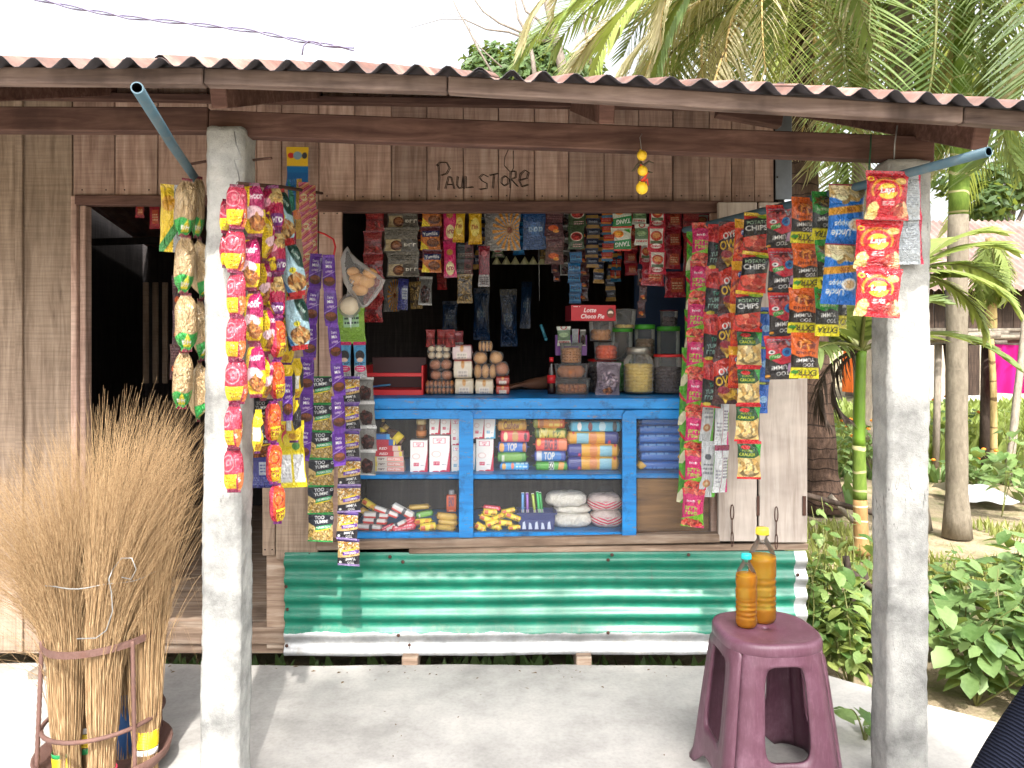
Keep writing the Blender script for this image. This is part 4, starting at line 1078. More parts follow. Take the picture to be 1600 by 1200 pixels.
# left group, on the post and the rod behind it
strip('pinkyel', 'long strip of pink and yellow packets running down the front of the left concrete post', (370, 288), (367, 768), 2.11, 7, 32, .026, .1)
strip('pinkyel', 'short strip of pink and yellow packets turned edge on, high on the left post', (354, 312), (349, 418), 2.14, 2, 21, .024, .9)
strip('magyel', 'strip of bright yellow and magenta packets, second from the left post edge', (393, 286), (398, 620), 2.20, 4, 32, .034, .15)
strip('magyel', 'narrow yellow and magenta strip seen sideways between wider bright strips by left post', (417, 335), (414, 625), 2.30, 4, 22, .034, 1.0)
strip('magpurp', 'strip of crimson and purple packets with cream corners near the top of left post', (424, 290), (432, 497), 2.34, 3, 33, .034, .2)
strip('orangeyel', 'chain of plump orange and yellow packets ending lowest beside the left post', (431, 497), (429, 820), 2.32, 5, 25, .036, .5)
strip('yelblack', 'single plump yellow packet beside the black namkeen packets at the left post', (402, 640), (401, 708), 2.20, 1, 17, .03, .4, name='snack_packet', cat='packet')
strip('bluewhite', 'slanting strip of pale blue packets with dark green corners', (434, 296), (474, 545), 2.45, 3, 35, .03, .2)
strip('yelblack', 'strip of yellow, black and white packets behind the pale blue ones', (452, 420), (449, 645), 2.52, 3, 24, .03, .3)
strip('candy', 'thin pink striped candy strip right of the pale blue packets', (477, 285), (484, 562), 2.80, 6, 16, .012, .2)
strip('candy', 'short thin orange pink candy strip under the yellow header card', (488, 290), (492, 398), 2.86, 3, 13, .012, .6)
strip('magpurp', 'crimson and purple strip half hidden behind the pale blue packets', (446, 330), (444, 560), 2.62, 3, 26, .03, .5)
strip('yelblack', 'lower yellow and black strip between the orange packets and the purple chocolate', (462, 560), (460, 690), 2.56, 2, 24, .03, .4)
strip('orangeyel', 'upper orange and yellow strip tucked behind the magenta packets', (410, 300), (412, 500), 2.42, 3, 22, .03, .8)
strip('hangcard', 'yellow and blue header card nailed to the boards above the candy strips', (464, 230), (466, 292), 3.17, 1, 36, .006, .05, 0, 'header_card', 'card')
strip('bluecandy', 'blue and gold candy strip under the yellow header card', (463, 280), (468, 372), 2.95, 1, 24, .02, .1)
strip('purple', 'left purple chocolate strip, hanging lower than the single purple bar', (492, 396), (473, 719), 2.75, 6, 21, .012, .1)
strip('purple', 'right purple chocolate strip, hanging in front of the purple namkeen strip', (513, 398), (534, 728), 2.72, 6, 20, .012, .5)
strip('purple', 'single purple wrapped chocolate bar beside the orange packets', (448, 588), (449, 656), 2.45, 1, 17, .012, .7, name='chocolate_bar', cat='chocolate')
strip('greenmix', 'strip of green and black namkeen packets hanging over the left shutter board', (501, 588), (502, 846), 2.95, 6, 39, .016, .05)
strip('purplemix', 'strip of purple and black namkeen packets reaching down over the green sheet', (545, 588), (545, 885), 2.90, 7, 37, .016, -.05)
strip('clearpk', 'strip of clear packets of dark sweets left of the glass counter', (570, 590), (577, 742), 3.02, 4, 29, .016, -.1)
strip('greencard', 'green card of sachets hanging under the bag of buns', (547, 480), (548, 536), 2.98, 1, 46, .012, 0, 0, 'sachet_card', 'card')
strip('shampoo', 'left pink and blue shampoo sachet under the green card', (537, 534), (536, 590), 2.98, 1, 21, .008, 0, .1, 'sachet', 'sachet')
strip('shampoo', 'right pink and blue shampoo sachet under the green card', (560, 534), (561, 590), 2.98, 1, 20, .008, 0, .1, 'sachet', 'sachet')
strip('brownmix', 'pair of black and brown namkeen packets close to the left post', (410, 624), (413, 713), 2.42, 2, 38, .02, .1)
strip('fruityel', 'wide yellow packet with white lower half beside the purple chocolate', (453, 658), (455, 761), 2.62, 1, 46, .02, 0, 0, 'packet', 'packet')
strip('indigo', 'indigo blue packet at the foot of the namkeen pair by the left post', (407, 704), (408, 761), 2.50, 1, 36, .016, 0, 0, 'packet', 'packet')
# in front of the door
strip('beige', 'front strip of plump beige packets with green ends in the doorway', (293, 278), (287, 638), 2.24, 4, 31, .05, .2)
strip('beige', 'slimmer strip of beige and green packets against the left edge of the left post', (312, 275), (312, 658), 2.31, 4, 20, .045, .9)
strip('yelgrey', 'yellow and grey bag tucked behind the beige packets at the door head', (269, 288), (263, 392), 2.36, 1, 40, .05, .4, name='snack_bag', cat='bag')
strip('plumstrip', 'thin dark strip behind the beige packets in the doorway', (276, 430), (276, 592), 2.60, 3, 15, .012, .3)
strip('redpouch', 'small red pouch hanging inside the door head, left', (220, 318), (220, 340), 3.32, 1, 14, .02, 0, .1, 'pouch', 'pouch')
strip('redpouch', 'longer red pouch hanging inside the door head, right', (242, 318), (243, 357), 3.32, 1, 17, .02, 0, .1, 'pouch', 'pouch')
# inside the window, hung from the header
IN = [('redstrip', 'long dark red strip at the left end of the window', 584, 326, 503, 3.36, 5, 31, .012), ('coffee', 'grey strip of wide coffee biscuit packs hanging inside the window', 628, 318, 432, 3.38, 3, 54, .016),
      ('cakepk', 'strip of brown and orange cake packs hanging in the window', 673, 318, 425, 3.37, 3, 31, .016), ('pinkbar', 'pair of pink wafer bars hanging end to end in the window', 701, 318, 433, 3.35, 2, 21, .012),
      ('yelbar', 'left one of two yellow bars hanging from the window header', 720, 322, 378, 3.35, 1, 19, .014), ('yelbar', 'right one of two yellow bars hanging from the window header', 741, 322, 381, 3.35, 1, 21, .014),
      ('duosachet', 'small dark two column sachet sheet under the yellow bars', 727, 378, 428, 3.40, 2, 30, .006), ('gold', 'gold sachet hanging lowest left of the window middle', 726, 428, 473, 3.40, 1, 24, .008),
      ('maroonsachet', 'dark maroon sachet beside the gold one', 758, 384, 447, 3.42, 1, 19, .008), ('sunburst', 'silver bag with orange sunburst hanging in the window', 786, 328, 390, 3.40, 1, 62, .016), ('bluetea', 'blue tea packet right of the sunburst bag', 835, 326, 388, 3.40, 1, 40, .012),
      ('plumstrip', 'plum coloured strip with an orange fruit print in the window middle', 868, 326, 412, 3.38, 2, 30, .012), ('spice', 'pair of dark green spice packets with red round prints', 901, 318, 389, 3.37, 2, 27, .010),
      ('bluesachet', 'column of bright blue shampoo sachets', 898, 394, 474, 3.40, 5, 20, .006), ('navysachet', 'left column of navy and gold sachets', 926, 326, 418, 3.40, 6, 20, .006), ('navysachet', 'right longer column of navy and gold sachets', 938, 326, 442, 3.43, 7, 17, .006),
      ('redblue', 'column of red and blue sachets beside the orange drink packs', 949, 326, 408, 3.36, 6, 18, .006), ('orangedrink', 'pair of green and white orange drink sachets hanging in the window', 972, 320, 391, 3.35, 2, 31, .008),
      ('herbpk', 'pair of green and white herb packets right of the drink sachets', 1001, 318, 383, 3.36, 2, 22, .008), ('redspice', 'strip of red and white spice packets hanging near the right jamb', 1026, 318, 428, 3.35, 3, 27, .010),
      ('redspice', 'second red spice strip half hidden behind the first', 1009, 350, 412, 3.45, 2, 22, .010), ('redpouch', 'red pouch below the spice strips', 1021, 410, 446, 3.42, 1, 36, .012), ('plumstrip', 'narrow brown chain hanging beside the dark blue board', 1004, 420, 496, 3.46, 3, 12, .008),
      ('redpouch', 'left red packet strip under the right end of the window header', 1052, 326, 420, 3.42, 3, 26, .012), ('redstrip', 'right red packet strip under the right end of the window header', 1080, 330, 430, 3.38, 3, 26, .012), ('redpouch', 'wide red and orange packet hanging over the dark blue board', 1056, 424, 464, 3.46, 1, 34, .012),
      ('gold', 'gold packet low on the dark shelf left of the window', 648, 440, 482, 3.6, 1, 18, .01), ('clearpk', 'grey clear packet hanging behind the coffee strip', 664, 432, 476, 3.6, 1, 22, .01), ('indigo', 'dark blue packet hanging under the coffee strip', 632, 436, 484, 3.55, 1, 16, .01), ('sunburst', 'dark packet with orange rays below the coffee strip', 611, 436, 486, 3.6, 1, 24, .01),
      ('plumstrip', 'dark short strip hanging under the plum strip', 868, 412, 440, 3.5, 2, 12, .008)]
for (k, lab, x, y0, y1, d, n, w, t) in IN:
    strip(k, lab, (x, y0), (x + rnd.uniform(-1.5, 1.5), y1), d, n, w, t, rnd.uniform(-.12, .12), .06, name='sachet_strip' if n > 1 else 'sachet', cat='sachet strip' if n > 1 else 'sachet')
# a second, dimmer row hung further in
IN2 = [('plumstrip', 'dim plum strip between the coffee and cake packs', 657, 440, 14), ('redstrip', 'dim red strip behind the pink wafer bars', 690, 452, 18), ('navysachet', 'dim navy sachets behind the two yellow bars', 752, 420, 22), ('spice', 'dim spice packets behind the sunburst bag', 775, 402, 20), ('bluesachet', 'dim blue sachets left of the blue tea packet', 808, 398, 20),
       ('gold', 'dim gold sachets right of the blue tea packet', 852, 404, 18), ('clearpk', 'dim clear packets behind the plum strip with fruit print', 882, 430, 18), ('plumstrip', 'dim plum strip behind the blue shampoo sachets', 912, 470, 18), ('redblue', 'dim red and blue sachets under the orange drink packs', 962, 440, 18), ('redpouch', 'dim red pouches behind the herb packets', 986, 430, 20), ('coffee', 'dim grey packs behind the red spice strip', 1038, 420, 24), ('redspice', 'dim red spice strip nearest the right window jamb', 1096, 440, 26), ('navysachet', 'dim navy sachets between the navy columns and the drink packs', 956, 470, 16)]
for (lab, x, y0, y1, w) in (('dim blue packet hanging above the bread pile, left', 702, 470, 520, 24), ('dim blue packet hanging over the golden buns', 752, 450, 530, 26), ('dim blue packet in the dark middle of the window', 795, 452, 540, 26), ('dim blue packet left of the cyan clip', 822, 440, 512, 16)):
    strip('bluetea', lab, (x, y0), (x, y1), 4.6, 1, w, .02, rnd.uniform(-.2, .2), .1, name='blue_packet', cat='packet')
for (k, lab, x, y1, w) in IN2:
    strip(k, lab, (x, 334), (x + rnd.uniform(-2, 2), y1), 3.62, max(2, int((y1 - 334) / (w * .95))), w, .010, rnd.uniform(-.3, .3), .12, name='sachet_strip', cat='sachet strip')
# right group, along the pole
strip('pinkgreen', 'long strip of pink and lime packets at the right window edge', (1098, 348), (1083, 822), 3.0, 8, 35, .022, -.25)
strip('limeside', 'lime green strip seen edge on, leftmost on the right pole', (1082, 362), (1066, 785), 3.04, 7, 19, .022, -.5)
strip('silverlime', 'silver backed strip with lime edge hanging low beside the bleached shutter', (1112, 602), (1103, 776), 2.98, 2, 25, .02, .2)
strip('silvermaroon', 'silver backed strip with maroon bands, nearest the bleached shutter', (1131, 622), (1121, 768), 2.94, 2, 26, .02, .2)
strip('blackteal', 'strip of red and black chilli packets third from the left on the right pole', (1122, 350), (1111, 636), 2.92, 4, 32, .022, -.1)
strip('brownyel', 'strip of dark brown and yellow puff packets on the right pole', (1144, 346), (1134, 630), 2.84, 4, 38, .024, -.05)
strip('orangered', 'strip of orange red packets with small blue logo on the right pole', (1162, 343), (1150, 606), 2.78, 4, 32, .022, .1)
strip('redblack', 'strip of red and black potato chip packets hanging above the cracker packets', (1187, 333), (1168, 516), 2.70, 3, 42, .024, 0)
strip('cracker', 'strip of green and cream cracker packets hanging low over the shutter', (1170, 514), (1170, 748), 2.74, 4, 38, .024, 0)
strip('bluepk', 'thin blue packet strip behind the cracker packets', (1195, 480), (1190, 645), 2.80, 3, 25, .02, .2)
strip('redmask', 'strip of crimson and black packets with blue round print', (1221, 320), (1223, 592), 2.57, 4, 49, .026, 0)
strip('orangeblack', 'strip of orange, black and yellow packets on the right pole', (1257, 309), (1259, 590), 2.46, 4, 45, .026, 0)
strip('greenblack', 'strip of green, black and yellow packets left of the blue chip bags', (1291, 299), (1296, 524), 2.38, 3, 43, .026, .1)
strip('greenblack', 'lone dark green packet behind the blue chip bags', (1314, 430), (1316, 512), 2.45, 1, 29, .026, .6, name='snack_packet', cat='packet')
strip('bluechips', 'pair of blue potato chip bags on the right pole', (1322, 288), (1314, 474), 2.29, 2, 60, .034, .05, .05)
strip('redchips', 'strip of three red chip bags in front of the right concrete post', (1384, 268), (1366, 494), 2.12, 3, 70, .034, -.05, .05)
strip('silver', 'silver backed bags hanging at the front face of the right post', (1416, 274), (1420, 412), 2.165, 2, 50, .02, .15, .1, 'snack_bag', 'bag')

# poles and strings that carry them
def pipe(label, a, b, r):
    a, b = Vector(a), Vector(b)
    e = empty('blue_pipe', b, label, 'pipe')
    mb = MB(); d = (a - b).normalized()
    mb.tube([b, (a + b) / 2 + Vector((0, 0, -.006)), a], r, 14, cap=False)
    mb.tube([a - d * .25, a], r * .80, 14, 1, cap=False)
    # the cut end: a ring between the two walls
    n = 14; o0 = 2 * n; mb.add([], [])
    rings = [(2 * n + j) for j in range(n)]; inner = [(4 * n + j) for j in range(n)]
    for j in range(n): mb.f.append([rings[j], rings[(j + 1) % n], inner[(j + 1) % n], inner[j]]); mb.m.append(0); mb.s.append(False)
    mb.v = [tuple(Vector(q) - b) for q in mb.v]
    mb.build('tube', [M['pvc'], M['pvc_in']], e)
    return e
pipe('faded blue pipe carrying the packets on the right, its open end past the post', P(1545, 233, 1.89) - Vector((0, 0, .006)), P(1070, 354, 3.15) - Vector((0, 0, .014)), .0125)
pipe('faded blue pipe sticking out high left of the left post', P(214, 137, 1.56), P(306, 280, 2.36), .0125)
mb = MB(); mb.tube([P(372, 287, 2.12), P(440, 292, 2.5), P(503, 302, 3.19)], .006, 8)
tag(mb.wbuild('hanging_rod', M['rust_dark']), 'dark iron rod from the left post to the wall carrying packets', 'rod')
def wire(label, pts, r, mat, name='wire', cat='wire'):
    mb = MB(); mb.tube(pts, r, 6); return tag(mb.wbuild(name, M[mat]), label, cat)
wire('thin bent wire tied round the top of the left post', [P(366, 206, 2.18), P(369, 225, 2.17), P(376, 244, 2.165), P(378, 248, 2.165), P(366, 250, 2.165), P(372, 270, 2.15), P(374, 282, 2.13), P(369, 290, 2.11)], .0016, 'wire_steel')
wire('green string tying the right pipe to the beam', [P(1361, 210, 2.22), P(1360, 235, 2.20), P(1358, 262, 2.19), P(1357, 292, 2.19), P(1360, 320, 2.18)], .0022, 'string_green', 'string', 'string')
wire('twig like wire standing on top of the right post', [P(1397, 249, 2.2), P(1398, 225, 2.19), P(1402, 196, 2.18)], .002, 'wire_steel')
wire('red cord looping beside the bag of buns', [P(494, 361, 3.0), P(508, 366, 2.98), P(521, 374, 2.97), P(524, 386, 2.97), P(521, 402, 2.96)], .004, 'red_plastic', 'cord', 'cord')
# twisted wire over the roof
def roofwire():
    key = [P(30, -8, 2.0), P(120, 13, 2.0), P(200, 27, 2.0), P(300, 37, 2.0), P(400, 49, 2.0), P(470, 64, 2.0), P(553, 77, 2.0)]
    pts = []
    for i in range(len(key) - 1):
        for t in range(10): pts.append(key[i].lerp(key[i + 1], t / 10))
    pts.append(key[-1])
    e = empty('overhead_wire', key[-1], 'twisted overhead wire running down to the edge of the tin roof', 'wire')
    for ph in (0, math.pi):
        mb = MB()
        mb.tube([p + Vector((0, math.cos(i * .55 + ph), math.sin(i * .55 + ph))) * .0035 - key[-1] for i, p in enumerate(pts)], .0022, 6)
        mb.build('strand', M['wire'], e)
    mb = MB(); mb.tube([q - key[-1] for q in (P(472, 86, 1.98), P(474, 72, 1.98), P(482, 64, 1.98), P(497, 66, 1.98), P(505, 72, 1.98), P(530, 72, 1.98), P(545, 76, 1.98))], .002, 6)
    mb.build('loop', M['wire'], e)
roofwire()

# lemons and chillies on a thread against bad luck
def charm():
    d = 2.20
    e = empty('lemon_charm', P(1001, 208, d), 'lemons and red chillies threaded on a wire under the beam', 'charm')
    o = wloc(e)
    mb = MB(); mb.tube([P(1003, 209, d) - o, P(1000, 215, d) - o, P(1003, 240, d) - o, P(1003, 300, d) - o], .001, 5); mb.build('thread', M['wire_steel'], e)
    lem = plain('lemon_peel', lin((232, 190, 40)), .45, 0, .3, 90, .12)
    for (x, y, r) in ((1003, 243, 8.0), (1004, 267, 8.0), (1003, 294, 9.5)):
        mb = MB(); mb.ball((0, 0, 0), r * d / F, 14, sz=1.06, bump=.04, seed=x + y); mb.lathe([(.004, 0), (.0012, .004)], 8, 0, (0, 0, r * d / F))
        mb.build('lemon', lem, e, P(x, y, d) - o, (rnd.uniform(-.4, .4), rnd.uniform(-.4, .4), 0))
    chm = plain('red_chilli', lin((206, 60, 40)), .35); chg = plain('dry_chilli', lin((70, 60, 40)), .6)
    for (pts, m) in (([(1000, 256), (1006, 258), (1014, 252), (1022, 255)], chg), ([(1003, 254), (996, 258), (990, 266), (987, 268)], chg), ([(1001, 257), (1005, 262), (1006, 266)], chm), ([(1002, 283), (1008, 278), (1010, 272), (1014, 269)], chm), ([(1007, 284), (1011, 280), (1013, 290)], chm), ([(1006, 274), (1012, 268), (1020, 270)], chg)):
        mb = MB(); mb.tube([P(x, y, d) - o for (x, y) in pts], [.0045, .004, .003, .001][:len(pts)] if len(pts) == 4 else [.004, .0035, .001], 7); mb.build('chilli', m, e)
charm()

# ================================================================ the blue glass counter
CZ = PZ(622, 3.19)          # counter top
SHZ = PZ(741, 3.22)         # upper shelf
BZ = PZ(835, 3.22)          # bottom shelf
cnt = empty('display_counter', (PX(815, 3.4), 3.4, BZ - .03), 'bright blue wooden display counter with glass front full of goods', 'counter')
def cbx(name, x0, x1, z0, z1, y0, y1, mat='blue', ch=.003):
    mb = MB(); mb.box(((x0 + x1) / 2, (y0 + y1) / 2, (z0 + z1) / 2), (x1 - x0, y1 - y0, z1 - z0), ch=ch, jit=.0015); return mb.wbuild(name, M[mat], cnt)
cx0, cx1 = PX(540, 3.22), PX(1124, 3.22)
cbx('counter_top', cx0, cx1, PZ(639, 3.19), CZ, 3.185, 3.72)
cbx('top_rail', cx0, cx1, PZ(655, 3.2), PZ(639.6, 3.2), 3.198, 3.235)
cbx('bottom_rail', cx0, PX(994, 3.2), PZ(842, 3.2), PZ(832, 3.2), 3.2, 3.23)
for (a, b) in ((717.5, 739.5), (972, 993.5)):
    mb = MB(); z0, z1 = PZ(838, 3.2), PZ(641, 3.2); X0, X1 = PX(a, 3.19), PX(b, 3.19); w = (X1 - X0)
    prof = [(X0, z0), (X1, z0), (X1, z1 - w * .3), (X1 - w * .25, z1), (X0 + w * .25, z1), (X0, z1 - w * .3)]
    n = len(prof); mb.add([(x, 3.178, z) for x, z in prof] + [(x, 3.197, z) for x, z in prof], [tuple(range(n))[::-1][::-1], tuple(range(n, 2 * n))[::-1]] + [(i, n + i, n + (i + 1) % n, (i + 1) % n) for i in range(n)])
    mb.wbuild('upright', M['blue'], cnt)
cbx('shelf', cx0, PX(972, 3.22), SHZ - .02, SHZ, 3.215, 3.68)
cbx('shelf', PX(974, 3.22), cx1, SHZ - .02, SHZ, 3.235, 3.68)
cbx('bottom_board', cx0, cx1, BZ - .03, BZ, 3.24, 3.70)
cbx('back_panel', cx0, cx1, BZ + .002, PZ(641, 3.19), 3.702, 3.715, 'wood_in')
cbx('plank_panel', PX(995, 3.25), PX(1122, 3.25), BZ + .002, SHZ - .024, 3.245, 3.262, 'wood_brown')
for (a, b) in ((548, 717), (740, 972), (994, 1120)):
    for (z0, z1) in ((SHZ + .001, PZ(656, 3.21)), (PZ(831, 3.21), SHZ - .022)):
        if a == 994 and z0 < SHZ: z1 = SHZ - .002
        mb = MB(); X0, X1 = PX(a, 3.212), PX(b, 3.212); nx = 8; vv, ff = [], []
        for j in range(4):
            for i in range(nx + 1): vv.append((X0 + (X1 - X0) * i / nx, 3.2105 + .0012 * noise.noise(Vector((i * .8, j * 1.1, a))), z0 + (z1 - z0) * j / 3))
        for j in range(3):
            for i in range(nx): q = j * (nx + 1) + i; ff.append((q, q + 1, q + nx + 2, q + nx + 1))
        mb.add(vv, ff, 0, True); mb.wbuild('pane', M['glass'], cnt)

# ---------------------------------------------------------------- goods
def put(name, mesh, label, cat, x0, x1, y0, y1, d, dep, zrow, yrow, group=None, rot=0., tilt=0.):
    """mesh of unit size standing on z=0, set by its outline in the photo; zrow is the height of the surface whose edge is row yrow"""
    w, h = (x1 - x0) * d / F, (y1 - y0) * d / F
    o = link(name, mesh, None, (PX((x0 + x1) / 2, d), d + dep / 2, zrow + (yrow - y1) * d / F), (0, tilt, rot), (w, dep, h))
    return tag(o, label, cat, group)
def bc(key, bgc, mid, txt, tc=W_, asp=3.4, seed=0, extra=None, sq=3.2, fin=.06):
    c = Cv(asp, bgc, 25, seed + 60)
    c.rect(.0, 0, .07, 1, tuple(x * .8 for x in bgc)).rect(.93, 0, 1, 1, tuple(x * .8 for x in bgc))
    if mid: c.ell(.5, .5, asp * .3, .36, mid)
    if extra: extra(c)
    if txt: c.text(txt, .48, .52, .36, tc, .5, 0, .1)
    K[key] = roll('pack_' + key, c, square=sq, fin=fin, seed=seed)
bc('r_greengold', (96, 120, 30), (190, 176, 60), '', seed=1, extra=lambda c: c.food(.3, .5, .5, .3, [(190, 170, 60), (60, 100, 30), (226, 216, 130)], 30, .1).food(.7, .5, .5, .3, [(200, 180, 80), (70, 110, 30)], 20, .1))
bc('r_gold', (196, 140, 30), (216, 170, 50), 'Cashew', (110, 40, 20), seed=2)
bc('r_pink', (214, 50, 80), (226, 90, 100), '', seed=3, extra=lambda c: c.ell(.22, .5, .2, .2, (240, 220, 170)).ell(.5, .5, .3, .25, (196, 150, 90)).ell(.8, .5, .15, .16, (70, 40, 60)))
bc('r_top', (34, 90, 180), (40, 110, 200), 'TOP', (240, 220, 190), seed=4, extra=lambda c: c.ell(.18, .5, .25, .22, (226, 160, 80)).ell(.84, .5, .2, .25, (170, 110, 60)))
bc('r_green', (66, 140, 50), (110, 170, 70), '', (226, 236, 190), seed=5, extra=lambda c: c.rect(.2, .1, .28, .6, (200, 210, 190)))
bc('r_blue', (20, 130, 210), (60, 170, 230), '', seed=6, extra=lambda c: c.ell(.2, .5, .2, .2, (226, 170, 80)).ell(.45, .55, .15, .2, (236, 120, 90)).fine(.55, .2, .9, .8, (220, 240, 250), 3))
bc('r_orange', (222, 92, 24), (236, 150, 40), '', seed=7, extra=lambda c: c.rect(.05, 0, .2, 1, (140, 150, 40)).ell(.3, .5, .2, .26, (190, 110, 50)).fine(.5, .3, .85, .8, (250, 220, 90), 2))
bc('r_big', (220, 74, 66), (224, 84, 74), 'BIG B', (60, 40, 80), seed=8, extra=lambda c: c.ell(.16, .62, .2, .16, (236, 170, 60)).ell(.8, .5, .4, .36, (226, 130, 90)))
bc('r_topblue', (40, 70, 160), (30, 120, 200), 'TOP', (246, 240, 226), seed=9, extra=lambda c: c.rect(.14, .1, .28, .9, (206, 216, 226)))
bc('r_fifty', (60, 150, 40), (70, 166, 46), '50', (30, 60, 30), seed=10, extra=lambda c: (c.rect(.42, .18, .56, .82, (240, 244, 236)), c.poly([(.66, .3), (.8, .2), (.84, .7), (.7, .8)], (226, 160, 80))))
def tiger(c, flip=False):
    c.rect(.72 if not flip else 0, 0, 1 if not flip else .28, 1, (44, 56, 140)).ell(.5, .5, .3, .3, (214, 130, 60)).rect(.2 if not flip else .62, .14, .42 if not flip else .84, .7, (130, 190, 210)).ell(.14 if not flip else .9, .75, .1, .12, (206, 50, 60)).ell(.8 if not flip else .24, .3, .12, .12, (220, 60, 110))
bc('r_yellow', (226, 164, 36), None, '', seed=11, asp=4.2, extra=lambda c: tiger(c), sq=2.6, fin=.01)
bc('r_yellow2', (226, 164, 36), None, '', seed=12, asp=4.2, extra=lambda c: tiger(c, True), sq=2.6, fin=.01)
bc('r_sky', (70, 180, 216), None, '', seed=13, asp=5., extra=lambda c: c.ell(.2, .5, .2, .2, W_).ell(.4, .5, .2, .2, (120, 40, 50)).ell(.62, .5, .3, .26, (190, 226, 240)).ell(.85, .5, .2, .25, (40, 50, 60)), sq=6, fin=.01)
bc('r_royal', (30, 104, 190), None, '', seed=14, asp=4.6, extra=lambda c: (c.poly([(.85, .5), (1, 0), (1, 1)], (222, 170, 40)), c.fine(.15, .55, .7, .8, (130, 180, 230), 1)), sq=3., fin=.02)
bc('r_royal2', (28, 98, 184), None, '', seed=15, asp=4.6, extra=lambda c: (c.poly([(0, 0), (.2, .5), (0, 1)], (222, 170, 40)), c.fine(.2, .2, .8, .5, (90, 150, 220), 1)), sq=3., fin=.02)
bc('r_yel', (232, 206, 30), (240, 220, 70), '', seed=16, asp=2.2, extra=lambda c: c.rect(.16, .35, .38, .65, (206, 90, 40)).ell(.7, .5, .2, .2, (236, 170, 50)).fine(.55, .2, .9, .5, (120, 90, 20), 1), sq=2.2, fin=.1)
bc('r_whitered', (226, 226, 224), None, '', seed=17, asp=2.6, extra=lambda c: c.rect(0, 0, 1, .45, (206, 46, 40)).rect(.5, .2, .62, .9, (60, 60, 70)), sq=4, fin=.03)
bc('r_crimson', (206, 30, 60), (220, 60, 90), '', seed=18, asp=2.2, extra=lambda c: c.fine(.2, .3, .8, .7, (250, 200, 210), 2), sq=2.2, fin=.1)
bc('r_goldbar', (176, 140, 50), (200, 166, 76), '', seed=19, asp=2.4, sq=2.4, fin=.06)

T1 = 742      # row of the upper shelf edge, T2 of the lower
T2 = 836
cols_ = [('A', 776, 829, [(728, 741, 'r_blue', 'light blue biscuit roll at the bottom of the left biscuit stack'), (712, 728, 'r_green', 'green biscuit roll second from the bottom in the left stack'), (696, 713, 'r_top', 'blue TOP biscuit roll in the left stack above the green roll'), (678, 697, 'r_pink', 'pink biscuit roll in the left stack'), (662, 679, 'r_gold', 'golden biscuit roll in the left stack above the pink one'), (648, 663, 'r_greengold', 'green gold biscuit roll on top of the left stack')]),
         ('B', 831, 889, [(727, 741, 'r_fifty', 'bright green roll marked 50 at the bottom of the middle biscuit stack'), (710, 727, 'r_topblue', 'dark blue TOP roll in the middle stack'), (690, 711, 'r_big', 'red BIG B biscuit roll in the middle stack'), (674, 691, 'r_greengold', 'green gold roll in the middle stack above the red roll'), (658, 675, 'r_orange', 'lower orange biscuit roll in the middle stack'), (645, 659, 'r_orange', 'upper orange biscuit roll on top of the middle stack')]),
         ('C', 887, 971, [(719, 741, 'r_yellow2', 'yellow and blue biscuit roll at the bottom of the right stack'), (699, 720, 'r_yellow2', 'yellow and blue biscuit roll in the middle of the right stack'), (679, 700, 'r_yellow', 'yellow and blue biscuit roll below the sky blue pack'), (664, 680, 'r_sky', 'flat sky blue pack on top of the right biscuit stack')])]
for (_, xa, xb, rows) in cols_:
    for (y0, y1, k, lab) in rows:
        j = rnd.uniform(-3, 3)
        put('biscuit_roll', K[k], lab, 'biscuits', xa + j, xb + j, y0, y1, 3.30, .055, SHZ, T1 - 1, 'biscuit rolls on the upper shelf', rnd.uniform(-.04, .04))
ROY = ['bottom one', 'second from the bottom', 'third from the bottom', 'fourth from the bottom', 'second from the top', 'top one']
for i in range(6):
    y1 = 739 - i * 14
    put('blue_biscuit_pack', K['r_royal2' if i == 0 else 'r_royal'], 'royal blue biscuit pack, %s of the stack at the counter right' % ROY[i], 'biscuits', 996 + rnd.uniform(-1, 2), 1070 + rnd.uniform(-2, 4), y1 - 14, y1, 3.30, .06, SHZ, T1 - 2, 'royal blue packs', rnd.uniform(-.03, .03))
